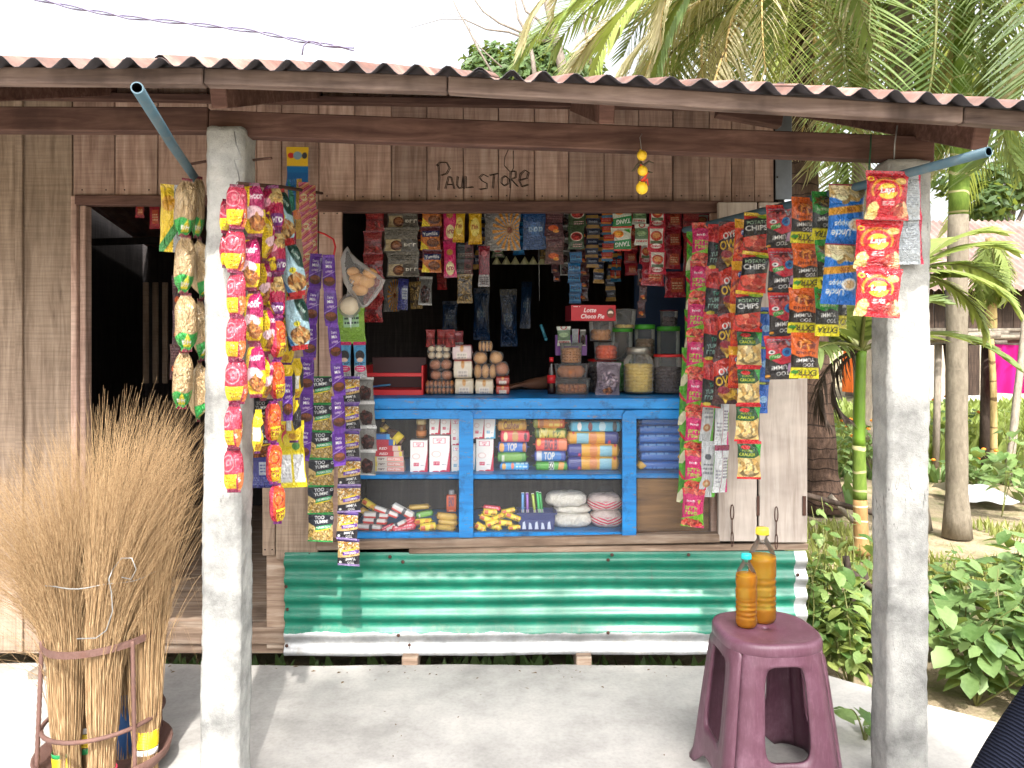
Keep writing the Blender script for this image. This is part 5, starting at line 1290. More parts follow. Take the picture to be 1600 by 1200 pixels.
# milk powder cartons
def milk_plain(key, edge, hair):
    c = Cv(.52, (238, 238, 236), 81, 71)
    c.poly([(.8, 0), (1, 0), (1, 1), (.97, .6)], edge).ell(.32, .02, .09, .03, edge).ell(.7, .03, .1, .04, edge)
    c.rect(.18, .79, .77, .94, edge).rect(.2, .8, .75, .93, (250, 240, 242)).text('amul', .47, .89, .05, (196, 30, 70), .4).text('milk', .47, .83, .035, (196, 30, 70), .4)
    c.ell(.34, .5, .12, .09, (224, 200, 196)).ell(.34, .5, .09, .065, (246, 240, 238)).rect(.2, .2, .5, .3, edge).fine(.22, .22, .48, .28, (250, 230, 236), 2).fine(.6, .2, .8, .24, (150, 150, 160), 1)
    K[key] = carton('carton_' + key, c, edge)
milk_plain('m_red', (196, 30, 70), W_); milk_plain('m_blue', (90, 170, 206), BK)
for (x0, x1, y0, y1, k, d, lab) in ((641, 668, 692, 742, 'm_red', 3.28, 'white and red milk powder carton under the coffee jar'), (671, 703, 685, 742, 'm_red', 3.28, 'largest white and red milk powder carton on the upper shelf'), (671, 687, 645, 684, 'm_red', 3.30, 'small red edged carton, left one standing on the largest carton'), (688.5, 704.5, 645, 684, 'm_red', 3.30, 'small red edged carton, right one standing on the largest carton'), (705, 719, 658, 700, 'm_red', 3.29, 'red edged carton half hidden behind the left blue upright, upper'), (705.5, 722, 700.5, 742, 'm_blue', 3.29, 'pale blue edged carton half hidden behind the left blue upright, lower'),
                                     (739, 756.5, 650, 691, 'm_red', 3.31, 'small red edged carton right of the left blue upright'), (757, 774, 650, 691, 'm_blue', 3.31, 'small blue edged carton beside the left biscuit stack'), (744, 771, 691.5, 742, 'm_red', 3.30, 'big red edged carton under the two small ones beside the biscuits'), (732, 743, 700, 742, 'm_blue', 3.31, 'narrow blue edged carton in the corner of the left blue upright')):
    put('milk_carton', K[k], lab, 'carton', x0, x1, y0, y1, d, .05 if x1 - x0 > 20 else .035, SHZ, T1 - 1, 'milk powder cartons')
# toothpaste cartons
def tp(key, bgc, band, txt):
    c = Cv(4.2, bgc, 25, 77).rect(.72, 0, 1, 1, band).text(txt, .4, .5, .45, W_, .45, 0, .2).rect(.9, .1, .98, .9, (226, 206, 60)); K[key] = carton('carton_' + key, c, band, bgc)
tp('t_blue', (30, 110, 190), (70, 160, 220), ''); tp('t_red', (196, 34, 56), (220, 190, 180), 'RED'); tp('t_mix', (190, 36, 60), (30, 90, 170), '')
c = Cv(4.2, (214, 206, 196), 25, 78).rect(0, 0, .12, 1, (220, 196, 80)).rect(.45, .1, 1, .9, (222, 150, 140)).scrib(.68, .5, .4, (240, 226, 220), .4, 5).scrib(.27, .5, .35, (90, 60, 60), .22, 4); K['t_pale'] = carton('carton_t_pale', c, (200, 190, 170), (214, 206, 196))
for (x0, x1, y0, y1, k, lab) in ((583, 632, 735, 742.5, 't_pale', 'pale pink toothpaste carton at the bottom of its pile'), (584, 631, 727, 734.6, 't_pale', 'pale pink toothpaste carton, middle of the three pale ones'), (583, 630, 719, 726.6, 't_pale', 'pale pink toothpaste carton, top of the three pale ones'), (580, 629, 710.6, 718.6, 't_red', 'lower red toothpaste carton on the pale ones'), (580, 626, 702, 710.2, 't_red', 'upper red toothpaste carton'), (580, 618, 692.6, 701.6, 't_mix', 'red and blue toothpaste carton near the top of the pile'), (581, 612, 684, 692.2, 't_blue', 'blue toothpaste carton topping the pile'), (560, 582, 733, 742, 't_blue', 'small blue carton alone left of the toothpaste pile')):
    put('toothpaste_carton', K[k], lab, 'carton', x0, x1, y0, y1, 3.29, .035, SHZ, T1, 'toothpaste cartons', rnd.uniform(-.05, .05))
# little bottles and jars on the shelf
syr = plain('dark_syrup_glass', lin((74, 44, 28)), .15); gold = plain('gold_lid', lin((190, 160, 90)), .35, .3); ylab = plain('yellow_label', lin((220, 196, 40)), .5)
def vial(label, x, y0, y1, d, z, tilt=0., name='small_bottle', w=1.):
    h = (y1 - y0) * d / F
    e = empty(name, (PX(x, d), d + .03, z), label, 'bottle', rot=(0, tilt, 0))
    mb = MB(); mb.lathe([(.001, 0), (h * .2 * w, 0), (h * .22 * w, h * .04), (h * .22 * w, h * .55), (h * .09 * w, h * .72), (h * .09 * w, h * .8)], 16); mb.build('body', syr, e)
    mb = MB(); mb.lathe([(h * .1 * w, h * .8), (h * .11 * w, h * .82), (h * .11 * w, h), (.0005, h)], 14); mb.build('cap', gold, e)
    mb = MB(); mb.lathe([(h * .225 * w, h * .12), (h * .225 * w, h * .42)], 16); mb.build('label', ylab, e)
vial('small dark bottle with yellow label standing on the toothpaste pile', 597, 662, 685, 3.29, SHZ + (T1 - 684) * 3.29 / F, 0)
vial('small dark bottle lying tilted on the toothpaste pile', 628, 660, 700, 3.28, SHZ + (T1 - 702) * 3.28 / F + .012, -.85)
def cjar():
    d = 3.30; z = SHZ + (T1 - 691.6) * d / F; h = 30 * d / F
    e = empty('coffee_jar', (PX(657, d), d + .03, z), 'small brown coffee jar with cream lid on a milk carton', 'jar')
    mb = MB(); mb.lathe([(.001, 0), (.02, 0), (.022, .004), (.022, h * .45), (.02, h * .6), (.019, h * .72)], 18); mb.build('body', plain('coffee_jar_glass', lin((110, 70, 30)), .2), e)
    mb = MB(); mb.lathe([(.0215, h * .72), (.0215, h), (.0005, h)], 18); mb.build('lid', plain('cream_lid', lin((206, 186, 130)), .4), e)
    mb = MB(); mb.lathe([(.0226, h * .12), (.0226, h * .4)], 18); mb.build('label', plain('coffee_label', lin((190, 120, 60)), .5), e)
cjar()
# heaps on the lower shelf
def heap(lst, name, cat, group, y_row=T2, dep=.03, d0=3.27):
    for (x, y, w, h, rz, k, lab, dd) in lst:
        d = d0 + dd
        o = link(name, K[k], None, (PX(x, d), d, max(BZ + .004, BZ + (y_row - y - h / 2) * d / F)), (rnd.uniform(-.2, .2), rz, rnd.uniform(-.3, .3)), (w * d / F, dep, h * d / F))
        tag(o, lab, cat, group)
heap([(578, 829, 40, 9, .03, 'r_whitered', 'lowest white and red packet of the pile left of the lower shelf', 0), (586, 820, 42, 9, .0, 'r_whitered', 'white and red packet second up in the left lower pile', 0), (588, 811, 42, 9, .05, 'r_whitered', 'white and red packet third up in the left lower pile', .01), (602, 806, 42, 9, .35, 'r_whitered', 'white and red packet slanting on the left lower pile', .01), (628, 805, 40, 11, .45, 'r_whitered', 'white and red packet leaning furthest right on the left lower pile', .02)], 'mint_packet', 'packet', 'white and red packets')
heap([(622, 826, 36, 9, -.45, 'r_whitered', 'slim grey packet lying across the crimson packets', -.01), (632, 830, 46, 12, -.12, 'r_crimson', 'crimson packet at the front of the lower shelf', -.01), (640, 820, 30, 10, -.5, 'r_crimson', 'crimson packet propped behind the front crimson one', .01), (608, 831, 26, 9, -.4, 'r_crimson', 'small crimson packet next to the white and red ones', 0)], 'sweet_packet', 'packet', 'crimson packets')
heap([(670, 830, 32, 13, -.15, 'r_yel', 'bright yellow packet lying at the front left of the lower shelf', -.01), (662, 821, 34, 9, -.1, 'r_yel', 'yellow packet under the green one on the lower shelf', .01), (664, 810, 30, 9, -.15, 'r_green', 'green packet on the yellow ones on the lower shelf', .02), (655, 802, 36, 8, -.05, 'r_goldbar', 'dull gold packet behind the green one', .05), (575, 797, 32, 11, .5, 'r_yel', 'yellow packet slanting at the far left of the lower shelf', .04), (570, 808, 22, 9, .5, 'r_goldbar', 'gold packet half hidden at the far left of the lower shelf', .03)], 'candy_packet', 'packet', 'yellow and green packets')
heap([(697, 830, 34, 10, .03, 'r_goldbar', 'bottom gold packet by the left blue upright', 0), (700, 821, 34, 9, .08, 'r_goldbar', 'middle gold packet by the left blue upright', 0), (697, 813, 36, 11, .15, 'r_goldbar', 'top gold packet by the left blue upright', .01)], 'gold_packet', 'packet', 'gold packets')
YL = [(748, 829, 22, 12, .5), (758, 816, 28, 10, .45), (771, 832, 26, 11, .3), (765, 806, 28, 11, .1), (778, 815, 34, 9, -.4), (786, 824, 34, 10, .15), (800, 813, 32, 9, .35), (805, 831, 26, 8, -.1), (795, 806, 28, 9, -.2), (770, 822, 26, 9, -.3)]
YW = ['in the corner at the left blue upright', 'slanting down from the left blue upright', 'poking forward at the middle front', 'highest on its left side', 'slanting up through its middle', 'lying across its front', 'sloping down at its right end', 'lowest at its right end beside the tray', 'highest at its middle', 'half buried in its centre']
heap([(x, y, w, h, r, 'r_yel', 'yellow candy packet of the middle heap, %s' % YW[i], .01 * (i % 3)) for i, (x, y, w, h, r) in enumerate(YL)], 'yellow_packet', 'packet', 'heap of yellow packets')
heap([(768, 802, 34, 8, .15, 'r_crimson', 'reddish packet on the heap of yellow packets', .03)], 'sweet_packet', 'packet', None)
# digestive salt bottle
def tin():
    d = 3.33; h = 34 * d / F; z = BZ + (T2 - 812) * d / F
    e = empty('salt_bottle', (PX(705, d), d + .02, z), 'small orange bottle with grey cap standing behind the gold packets', 'bottle')
    c = Cv(1.4, (206, 84, 44), 33, 90).rect(0, 0, 1, .12, (190, 60, 40)).text('ENO', .5, .55, .25, (60, 60, 110), .5).fine(.3, .2, .7, .35, (240, 200, 160), 2)
    me = roll('bottle_print', c, 'card', square=6, fin=0)
    link('body', me, e, (0, 0, 0), (0, 0, 0), (16 * d / F, .035, h * .8))
    mb = MB(); mb.lathe([(.012, h * .8), (.012, h * .96), (.010, h), (.0005, h)], 14); mb.build('cap', plain('grey_cap', lin((180, 186, 196)), .4), e)
tin()
# tray with toothbrushes
def tray():
    d = 3.27; x0, x1 = PX(809, d), PX(868, d); z = BZ
    zt = BZ + (T2 - 808) * d / F
    e = empty('plastic_tray', ((x0 + x1) / 2, d + .05, z), 'dark blue plastic tray on the lower shelf between yellow packets and white bags', 'tray')
    w = (x1 - x0); h = zt - z; k = NT('blue_tray_plastic'); k.bsdf(Base_Color=lin((28, 48, 112)), Roughness=.35)
    mb = MB(); t = .003
    mb.box((0, 0, t), (w * .9, .09, t * 2), ch=.001)
    for s in (-1, 1): mb.box((s * w * .47, 0, h / 2 + t), (t, .1, h), (0, s * .08, 0), ch=.0008)
    for s in (-1, 1): mb.box((0, s * .048, h / 2 + t), (w * .93, t, h), (-s * .06, 0, 0), ch=.0008)
    mb.build('body', k.m, e)
    mb = MB(); mb.box((0, -.052, h), (w * 1.06, .010, .007), ch=.001); mb.box((0, .052, h), (w * 1.06, .010, .007), ch=.001)
    for s in (-1, 1): mb.box((s * w * .51, 0, h), (.010, .094, .007), ch=.001)
    mb.build('rim', k.m, e)
    # white print along the front
    c = Cv(3.6, (28, 48, 112), 21, 91)
    for i in range(5): c.poly([(.06 + i * .19, .1), (.18 + i * .19, .1), (.14 + i * .19, .8 - .2 * (i % 2)), (.08 + i * .19, .7)], (196, 206, 226))
    me = carton('tray_print', c, (28, 48, 112), (28, 48, 112)); link('print', me, e, (0, -.0555, h * .1), (0, 0, 0), (w * .86, .002, h * .6))
    for (x, y0, c1, tl, lab) in ((817, 777, (70, 130, 190), 0, 'blue toothbrush pack, leftmost standing in the tray'), (825.5, 777, (130, 80, 170), .03, 'violet toothbrush pack second in the tray'), (839, 778, (150, 170, 60), .12, 'olive toothbrush pack third in the tray'), (845.5, 775, (40, 170, 80), .1, 'light green toothbrush pack in the tray'), (850.5, 776, (30, 140, 60), .12, 'dark green toothbrush pack, rightmost in the tray')):
        L = (832 - y0) * d / F
        b = empty('toothbrush_pack', (PX(x, d), d + .05, BZ + .008), lab, 'toothbrush', 'toothbrush packs in the tray', rot=(.06, -tl, 0))
        m2 = MB(); m2.box((0, 0, L / 2), (.012, .004, L), ch=.001); m2.build('card', plain('brush_card', lin((206, 206, 210)), .5), b)
        m2 = MB(); m2.box((0, -.004, L * .75), (.0125, .006, L * .48), ch=.002); m2.build('blister', plain('brush_blister', lin(c1), .3), b)
        m2 = MB(); m2.tube([(0, -.007, L * .4), (0, -.009, L * .7), (0, -.008, L * .95)], [.002, .0025, .0035], 6); m2.build('brush', plain('brush_handle', lin(tuple(min(255, q + 60) for q in c1)), .3), b)
tray()
# bags of rice flakes and pink striped bags
def sack(label, x0, x1, y0, y1, d, mats, group, stripe=False, seed=0):
    w, h = (x1 - x0) * d / F, (y1 - y0) * d / F
    z = BZ + (T2 - y1) * d / F
    mb = MB(); nu, nv = 48, 22; vv, ff, mi = [], [], []
    for j in range(nv + 1):
        th = -math.pi / 2 + math.pi * j / nv
        for i in range(nu):
            a = 2 * math.pi * i / nu
            c, s = math.cos(a), math.sin(a)
            k = (abs(c) ** 3 + abs(s) ** 3) ** (-1 / 3)
            r = max(.02, math.cos(th)) ** .45
            nz = 1 + .09 * noise.noise(Vector((c * 2 + seed, s * 2, th * 1.5))) + .04 * noise.noise(Vector((c * 7 + seed, s * 7, th * 5)))
            vv.append((c * k * r * w / 2 * nz, s * k * r * .06 * nz, h / 2 + h / 2 * math.sin(th) * (1 + .1 * noise.noise(Vector((c * 3, s * 3, seed))))))
    for j in range(nv):
        for i in range(nu): ff.append((j * nu + i, j * nu + (i + 1) % nu, (j + 1) * nu + (i + 1) % nu, (j + 1) * nu + i))
    mb.add(vv, ff, 0, True)
    return tag(mb.build('grain_bag', mats, None, (PX((x0 + x1) / 2, d), d + .06, z)), label, 'bag', group)
def flakes(name, c1, c2, stripe=None):
    k = NT(name); v = k.tc('Object'); vo = k.n('TexVoronoi'); k.set(vo.inputs['Vector'], v); vo.inputs['Scale'].default_value = 260
    c = k.mix(k.ramp(vo.outputs['Distance'], [(.1, 1.), (.7, 0.)]), c1, c2)
    if stripe:
        sp = k.n('SeparateXYZ'); k.set(sp.inputs[0], v)
        wv = k.math('SINE', k.math('ADD', k.math('MULTIPLY', k.math('ADD', sp.outputs[2], k.math('MULTIPLY', k.math('ABSOLUTE', sp.outputs[0]), -.35)), 520.), k.math('MULTIPLY', k.noise(v, 12, 3), 6.)))
        msk = k.ramp(sp.outputs[2], [(.012, 0.), (.018, 1.), (.045, 1.), (.05, 0.)])
        c = k.mix(k.math('MULTIPLY', k.math('GREATER_THAN', wv, .0), msk), c, stripe)
    k.bsdf(Base_Color=c, Roughness=.25, Normal=k.bump(k.noise(v, 30, 4, .6, 1.5), .9, .012, k.bump(vo.outputs['Distance'], .4, .002))); return k.m
fw = flakes('rice_flakes', lin((206, 202, 190)), lin((232, 230, 222))); fp = flakes('pink_striped_bag', lin((196, 178, 172)), lin((222, 206, 200)), lin((206, 60, 90)))
sack('white bag of rice flakes at the bottom of its stack', 862, 926, 812, 835, 3.30, fw, 'white bags', seed=1); sack('white bag of rice flakes in the middle of its stack', 866, 924, 801, 814, 3.31, fw, 'white bags', seed=2); sack('white bag of rice flakes on top of its stack', 853, 918, 780, 803, 3.30, fw, 'white bags', seed=3)
sack('lower pink striped clear bag beside the right blue upright', 925, 974, 808, 835, 3.30, fp, 'pink striped bags', True, 4); sack('upper pink striped clear bag beside the right blue upright', 920, 973, 784, 811, 3.31, fp, 'pink striped bags', True, 5)

# ---------------------------------------------------------------- on the counter top
def ctz(y1, d): return CZ + (618.5 - y1) * d / F
# red tray box
def redbox():
    d = 3.36; x0, x1 = PX(571, d), PX(660, d); h = 58 * d / F; w = x1 - x0
    e = empty('red_rack', ((x0 + x1) / 2, d + .08, CZ), 'low red open rack at the left end of the counter', 'rack')
    red = M['red_plastic']; dk = plain('dark_rack_board', lin((70, 40, 42)), .6)
    for (nm, c, s, m) in (('base', (0, 0, .012), (w, .18, .024), red), ('front_rail', (0, -.085, h * .55), (w, .012, .016), red), ('back', (0, .085, h / 2), (w, .008, h), dk), ('side', (-w / 2, 0, h * .4), (.008, .17, h * .8), red), ('side', (w / 2, 0, h * .4), (.008, .17, h * .8), red)):
        mb = MB(); mb.box(c, s, ch=.002); mb.build(nm, m, e)
    for i, (x, y, cc, nm) in enumerate(((586, 603, (40, 80, 130), 'blue'), (602, 601, (60, 120, 160), 'pale blue'))):
        pen = MB(); pen.tube([P(x - 12, y + 2, d) , P(x + 8, y, d)], .004, 8)
        tag(pen.wbuild('pen', plain('pen_' + nm.replace(' ', '_'), lin(cc), .3)), '%s pen lying in the red rack' % nm, 'pen', 'pens')
redbox()
bread = plain('bun_crust', lin((206, 156, 96)), .55, 0, .3, 30, .18); loafm = plain('pale_loaf', lin((222, 206, 176)), .6, 0, .25, 24, .1); rusk = plain('rusk_toast', lin((186, 120, 66)), .7, 0, .6, 60, .25); bun2 = plain('brown_bun', lin((176, 110, 70)), .5, 0, .3, 30, .18)
def film_box(w, dp, h, e, loc=(0, 0, 0), full=1.04):
    mb = MB(); nu, nv = 18, 8; vv, ff = [], []
    for j in range(nv + 1):
        th = -math.pi / 2 + math.pi * j / nv
        for i in range(nu):
            a = 2 * math.pi * i / nu; c, s = math.cos(a), math.sin(a); k = (abs(c) ** 4 + abs(s) ** 4) ** (-.25); r = max(.05, math.cos(th)) ** .3
            q = 1 + .05 * noise.noise(Vector((c * 4 + w * 30, s * 4, th * 3)))
            vv.append((c * k * r * w / 2 * full * q, s * k * r * dp / 2 * full * q, h / 2 + math.sin(th) * h / 2 * full * q))
    for j in range(nv):
        for i in range(nu): ff.append((j * nu + i, j * nu + (i + 1) % nu, (j + 1) * nu + (i + 1) % nu, (j + 1) * nu + i))
    mb.add(vv, ff, 0, True); return mb.build('wrapper', M['film'], e, loc)
def bunpack(label, x0, x1, y0, y1, d, n, m, cat='buns', nv=1, nm='bun', group='bread and buns on the counter', tilt=0., flat=False):
    w, h = (x1 - x0) * d / F, (y1 - y0) * d / F
    e = empty('bun_pack', (PX((x0 + x1) / 2, d), d + .04, ctz(y1, d)), label, cat, group, (0, tilt, 0))
    for r in range(nv):
        for i in range(n):
            mb = MB(); bw, bh = w / n, h / nv
            mb.ball((0, 0, 0), 1, 12, sx=bw * .5, sy=.035, sz=bh * .48, bump=.08, seed=i + r * 3 + x0)
            mb.build(nm, m, e, ((i + .5) * bw - w / 2, 0, (r + .5) * bh))
    film_box(w, .085, h, e)
    return e
def loaf(label, x0, x1, y0, y1, d, c1, topc, tilt=0.):
    c = Cv(1.4, c1, 33, x0 + y0)
    c.band(.72, 1, topc).fine(.15, .78, .8, .92, (240, 226, 220), 1).rect(.25, .25, .75, .5, (216, 206, 196)).fine(.3, .3, .7, .46, (150, 140, 136), 2).ell(.5, .62, .12, .1, (196, 140, 70)).grain(6)
    me = roll('loaf_pack', c, square=5, fin=.03, seed=int(x0))
    put('bread_pack', me, label, 'bread', x0, x1, y0, y1, d, .10, CZ, 618.5, 'bread and buns on the counter', tilt=tilt)
bunpack('flat clear pack of brown rusks at the bottom of the bread pile', 664, 708, 596, 618, 3.36, 7, rusk, 'rusks', 2, 'rusk')
bunpack('pair of round brown buns in clear wrap just above the rusks', 671, 706, 580, 596, 3.37, 2, bun2); bunpack('pair of round brown buns in clear wrap under the small cream buns', 670, 705, 563, 580, 3.37, 2, bun2)
bunpack('pack of small pale cream buns on the brown buns', 667, 703, 540, 563, 3.37, 3, loafm, 'buns', 2)
for i, x in enumerate((673, 689, 702)):
    strip('redstrip', ('left', 'middle', 'right')[i] + ' one of three reddish packs standing on the pale cream buns', (x, 515), (x, 542), 3.38, 1, 15, .02, 0, .1, 'sweet_pack', 'packet', 'packs on the pile')
strip('maroonsachet', 'dark red pack behind the red and white loaf', (715, 517), (716, 542), 3.42, 1, 17, .02, 0, .1, 'sweet_pack', 'packet')
loaf('white sliced loaf pack on the counter, left of two', 709, 741, 593, 618, 3.36, (206, 192, 168), (206, 196, 176)); loaf('white sliced loaf pack on the counter, right of two', 741, 772, 594, 618, 3.36, (206, 192, 168), (206, 196, 176))
loaf('white loaf pack with a red top on the left white loaf', 707, 739, 564, 593, 3.37, (210, 200, 180), (190, 30, 50)); loaf('pink and white loaf pack at the top of the bread pile', 705, 738, 540, 564, 3.37, (206, 186, 186), (190, 40, 60))
bunpack('long pack of three golden buns beside the white loaf pack', 740, 776, 570, 594, 3.36, 3, bread); bunpack('golden bun in clear wrap, left of two above the long bun pack', 739, 761, 551, 571, 3.37, 1, bread); bunpack('golden bun in clear wrap, right of two above the long bun pack', 763, 784, 550, 571, 3.37, 1, bread, tilt=.15)
bunpack('clear pack of stacked cookies topping the golden buns', 747, 769, 534, 551, 3.37, 4, bread, 'cookies', 1, 'cookie'); bunpack('single bun in printed wrap leaning at the right end of the bread pile', 775, 797, 567, 589, 3.36, 1, bun2, tilt=-.2)
loaf('upper small red pack at the right end of the bread pile', 774, 797, 589, 603, 3.36, (150, 50, 44), (120, 30, 40)); loaf('lower small red pack at the right end of the bread pile', 774, 797, 603, 618, 3.36, (170, 60, 44), (130, 40, 40))

# boxes, tubs and jars on the right of the counter
c = Cv(3.0, (190, 20, 36), 41, 101).text('Lotte', .42, .68, .28, W_, .3, 0, .25).text('Choco Pie', .48, .3, .28, W_, .52, 0, .25).ell(.88, .5, .26, .3, (90, 40, 26)).ell(.88, .52, .18, .12, (236, 220, 200)).ell(.88, .36, .22, .12, (120, 60, 36)).fine(.05, .85, .2, .93, W_, 1)
put('choco_pie_box', carton('choco_box', c, (130, 24, 36), (150, 20, 32)), 'red box of chocolate pies lying on the stacked tubs', 'box', 889, 960, 479.5, 504, 3.42, .14, CZ, 618.5, rot=.12)
pur = Cv(1.5, (112, 60, 140), 33, 102).scrib(.4, .55, .12, (206, 186, 220), .4, 5).grain(6)
put('purple_box', carton('purple_carton', pur, (90, 44, 120), (60, 30, 80)), 'purple carton display standing behind the clear tubs', 'box', 868, 917, 528, 560, 3.50, .06, CZ, 618.5)
def cont(label, x0, x1, y0, y1, d, lidc=None, inside=None, fill=.7, kind='tub', taper=.9, square=None, name='tub', neck=0, zb=None, matbody='jar'):
    w, h = (x1 - x0) * d / F, (y1 - y0) * d / F
    e = empty(name, (PX((x0 + x1) / 2, d), d + w / 2, ctz(y1, d) if zb is None else zb), label, 'jar' if 'jar' in name else 'tub', 'tubs and jars on the counter')
    r = w / 2
    mb = MB()
    if neck: prof = [(r * .9, 0), (r, h * .05), (r, h * .68), (r * .93, h * .74), (r * .72, h * .83), (r * .72, h * .9)]
    else: prof = [(r * taper, 0), (r * (taper + .02), h * .02), (r, h * .94)]
    ns = 4 if square else 26
    if square:
        vv = []
        for (q, z) in prof:
            for a in range(24):
                t = 2 * math.pi * a / 24; c_, s_ = math.cos(t), math.sin(t); k = (abs(c_) ** 8 + abs(s_) ** 8) ** (-1 / 8); vv.append((c_ * k * q, s_ * k * q * square, z))
        ff = [tuple(range(24))[::-1]]
        for j in range(len(prof) - 1):
            for a in range(24): ff.append((j * 24 + a, j * 24 + (a + 1) % 24, (j + 1) * 24 + (a + 1) % 24, (j + 1) * 24 + a))
        mb.add(vv, ff, 0, True)
    else: mb.lathe(prof[::1], 26)
    if not square: mb.f.pop(); mb.m.pop(); mb.s.pop()
    mb.build('body', M[matbody], e)
    mb = MB()
    lr = r * (.8 if neck else 1.03); l0, l1 = (h * .84, h) if neck else (h * .93, h)
    if square: mb.box((0, 0, (l0 + l1) / 2), (lr * 2, lr * 2 * square, l1 - l0), ch=.002)
    else:
        n = 26; prof2 = [(lr, l0), (lr, l1 - .002), (lr - .003, l1), (.0005, l1)]
        mb.lathe(prof2, n)
    mb.build('lid', lidc if lidc else M['jar'], e)
    if inside:
        im, sz, el = inside
        mb = MB(); rr = random.Random(int(x0 * 7 + y0)); H = h * fill * (.72 if neck else .95)
        rows = max(1, int(H / (sz * 1.5))); k = 0
        for j in range(rows):
            for i in range(max(5, int(2 * math.pi * r * taper / (sz * 2.0)))):
                a = rr.uniform(0, 6.28) if False else (i + rr.uniform(-.2, .2)) * 2 * math.pi / max(5, int(2 * math.pi * r * taper / (sz * 2.0)))
                q = max(.001, r * taper - sz * 1.1)
                ex = (square if square else 1)
                px_, py_ = math.cos(a) * q, math.sin(a) * q * ex
                mb.ball((px_, py_, .004 + sz + j * sz * 1.5), sz * rr.uniform(.9, 1.1), 7, sx=el, sy=1, sz=1, bump=.15, seed=rr.uniform(0, 50))
        mb.lathe([(r * taper * .75, .004), (r * taper * .75, H)], 14, sy=square if square else 1)
        mb.build('contents', im, e)
    return e
glid = plain('green_lid', lin((70, 160, 50)), .4); rlid = plain('red_lid', lin((196, 36, 36)), .4); slid = plain('steel_lid', lin((150, 146, 136)), .35, .7)
nut = plain('nuts', lin((176, 116, 60)), .6, 0, .3, 60, .25); ora = plain('orange_candy', lin((216, 84, 30)), .4); bis = plain('biscuit_brown', lin((170, 104, 60)), .7, 0, .3, 60, .2); yel = plain('pale_yellow_snack', lin((206, 176, 90)), .7, 0, .4, 50, .12); drk = plain('dark_sweets', lin((70, 50, 54)), .5, 0, .3, 40, .2); gsw = plain('green_sweets', lin((60, 140, 50)), .5); tan = plain('tan_snack', lin((150, 120, 90)), .7, 0, .4, 40, .2)
cont('lower clear rectangular box of small coconut rolls', 868, 923, 593, 618, 3.36, None, (bis, .011, 1.1), .55, square=.7, name='clear_tub')
cont('upper clear rectangular box of round brown biscuits', 868, 921, 570, 593, 3.36, None, (bis, .024, 1.1), .9, square=.7, name='clear_tub')
cont('small clear cup of salted nuts on the rectangular boxes', 876, 911, 537, 570, 3.37, None, (nut, .008, 1.2), .8, name='clear_cup')
cont('clear cup of brown balls under the red pie box', 922, 960, 503, 536, 3.44, None, (nut, .014, 1.), .5, name='clear_cup', zb=ctz(566, 3.44) + 30 * 3.44 / F)
cont('clear tub of orange sweets beside the nut cup', 930, 969, 537, 566, 3.42, None, (ora, .012, 1.2), .85, name='clear_tub', zb=ctz(566, 3.42))
cont('red lidded jar under the tub of orange sweets', 921, 966, 566, 618, 3.50, rlid, (drk, .014, 1.), .8, name='sweet_jar', taper=.96)
cont('empty looking clear tub above the green lidded jars', 959, 997, 487, 518, 3.50, None, (yel, .008, 1), .2, name='clear_tub', taper=.85, zb=ctz(518, 3.5))
cont('green lidded jar with green sweets, left of three', 957, 991, 517, 618, 3.54, glid, (gsw, .014, 1.), .45, name='sweet_jar', taper=.97)
cont('green lidded jar of tan snacks, middle of three', 994, 1026, 513, 618, 3.56, glid, (tan, .013, 1.), .8, name='sweet_jar', taper=.97)
cont('green lidded jar, right of three behind the red lidded jar', 1030, 1066, 516, 618, 3.56, glid, (drk, .014, 1.), .4, name='sweet_jar', taper=.97)
cont('glass jar of pale yellow snacks with steel lid at the counter front', 978, 1025, 543, 616, 3.34, slid, (yel, .010, 1.6), .85, neck=1, name='snack_jar')
cont('red lidded jar of dark sweets at the right end of the counter', 1026, 1070, 555, 616, 3.36, rlid, (drk, .010, 1.3), .7, name='sweet_jar', taper=.97)
cont('tall dark jar behind the right green lidded jar', 1034, 1062, 492, 518, 3.56, plain('maroon_lid', lin((90, 30, 40)), .4), (drk, .012, 1), .5, name='sweet_jar', zb=ctz(516, 3.56) + .0)
gp = Cv(.75, (128, 116, 128), 49, 105).food(.5, .4, .3, .3, [(150, 130, 140), (110, 96, 112), (170, 150, 160)], 60, .03).food(.5, .15, .15, .1, [(190, 110, 70), (206, 140, 90)], 14, .02, 2).grain(12); K['greypouch'] = pouch('packet_greypouch', gp, full=.8)
strip('greypouch', 'grey clear pouch leaning against the red lidded jar of the counter front', (953, 566), (951, 618), 3.36, 1, 40, .05, 0, 0, 'pouch', 'pouch')
def cola():
    d = 3.40; h = 58 * d / F
    e = empty('cola_bottle', (PX(862, d), d + .02, CZ), 'small dark cola bottle with red cap at the middle of the counter', 'bottle')
    mb = MB(); mb.lathe([(.001, 0), (.017, .002), (.019, h * .1), (.017, h * .35), (.019, h * .6), (.010, h * .82), (.008, h * .9)], 18); mb.build('body', plain('cola_dark', lin((30, 14, 14)), .1), e)
    mb = MB(); mb.lathe([(.0195, h * .3), (.0195, h * .52)], 18); mb.build('label', M['red_plastic'], e)
    mb = MB(); mb.lathe([(.0095, h * .88), (.0095, h), (.0005, h)], 14); mb.build('cap', M['red_plastic'], e)
cola()
# packs peeping out of the purple display
for (x, y0, y1, w, k, lab) in ((880, 510, 540, 22, 'r', 'green and white sachet standing in the purple display'), (898, 514, 540, 11, 's', 'silver tube standing in the purple display'), (911, 515, 540, 9, 't', 'thin pale tube at the right of the purple display')):
    strip({'r': 'herbpk', 's': 'silver', 't': 'clearpk'}[k], lab, (x, y0), (x, y1), 3.47, 1, w, .012, 0, .1, 'sachet', 'sachet')

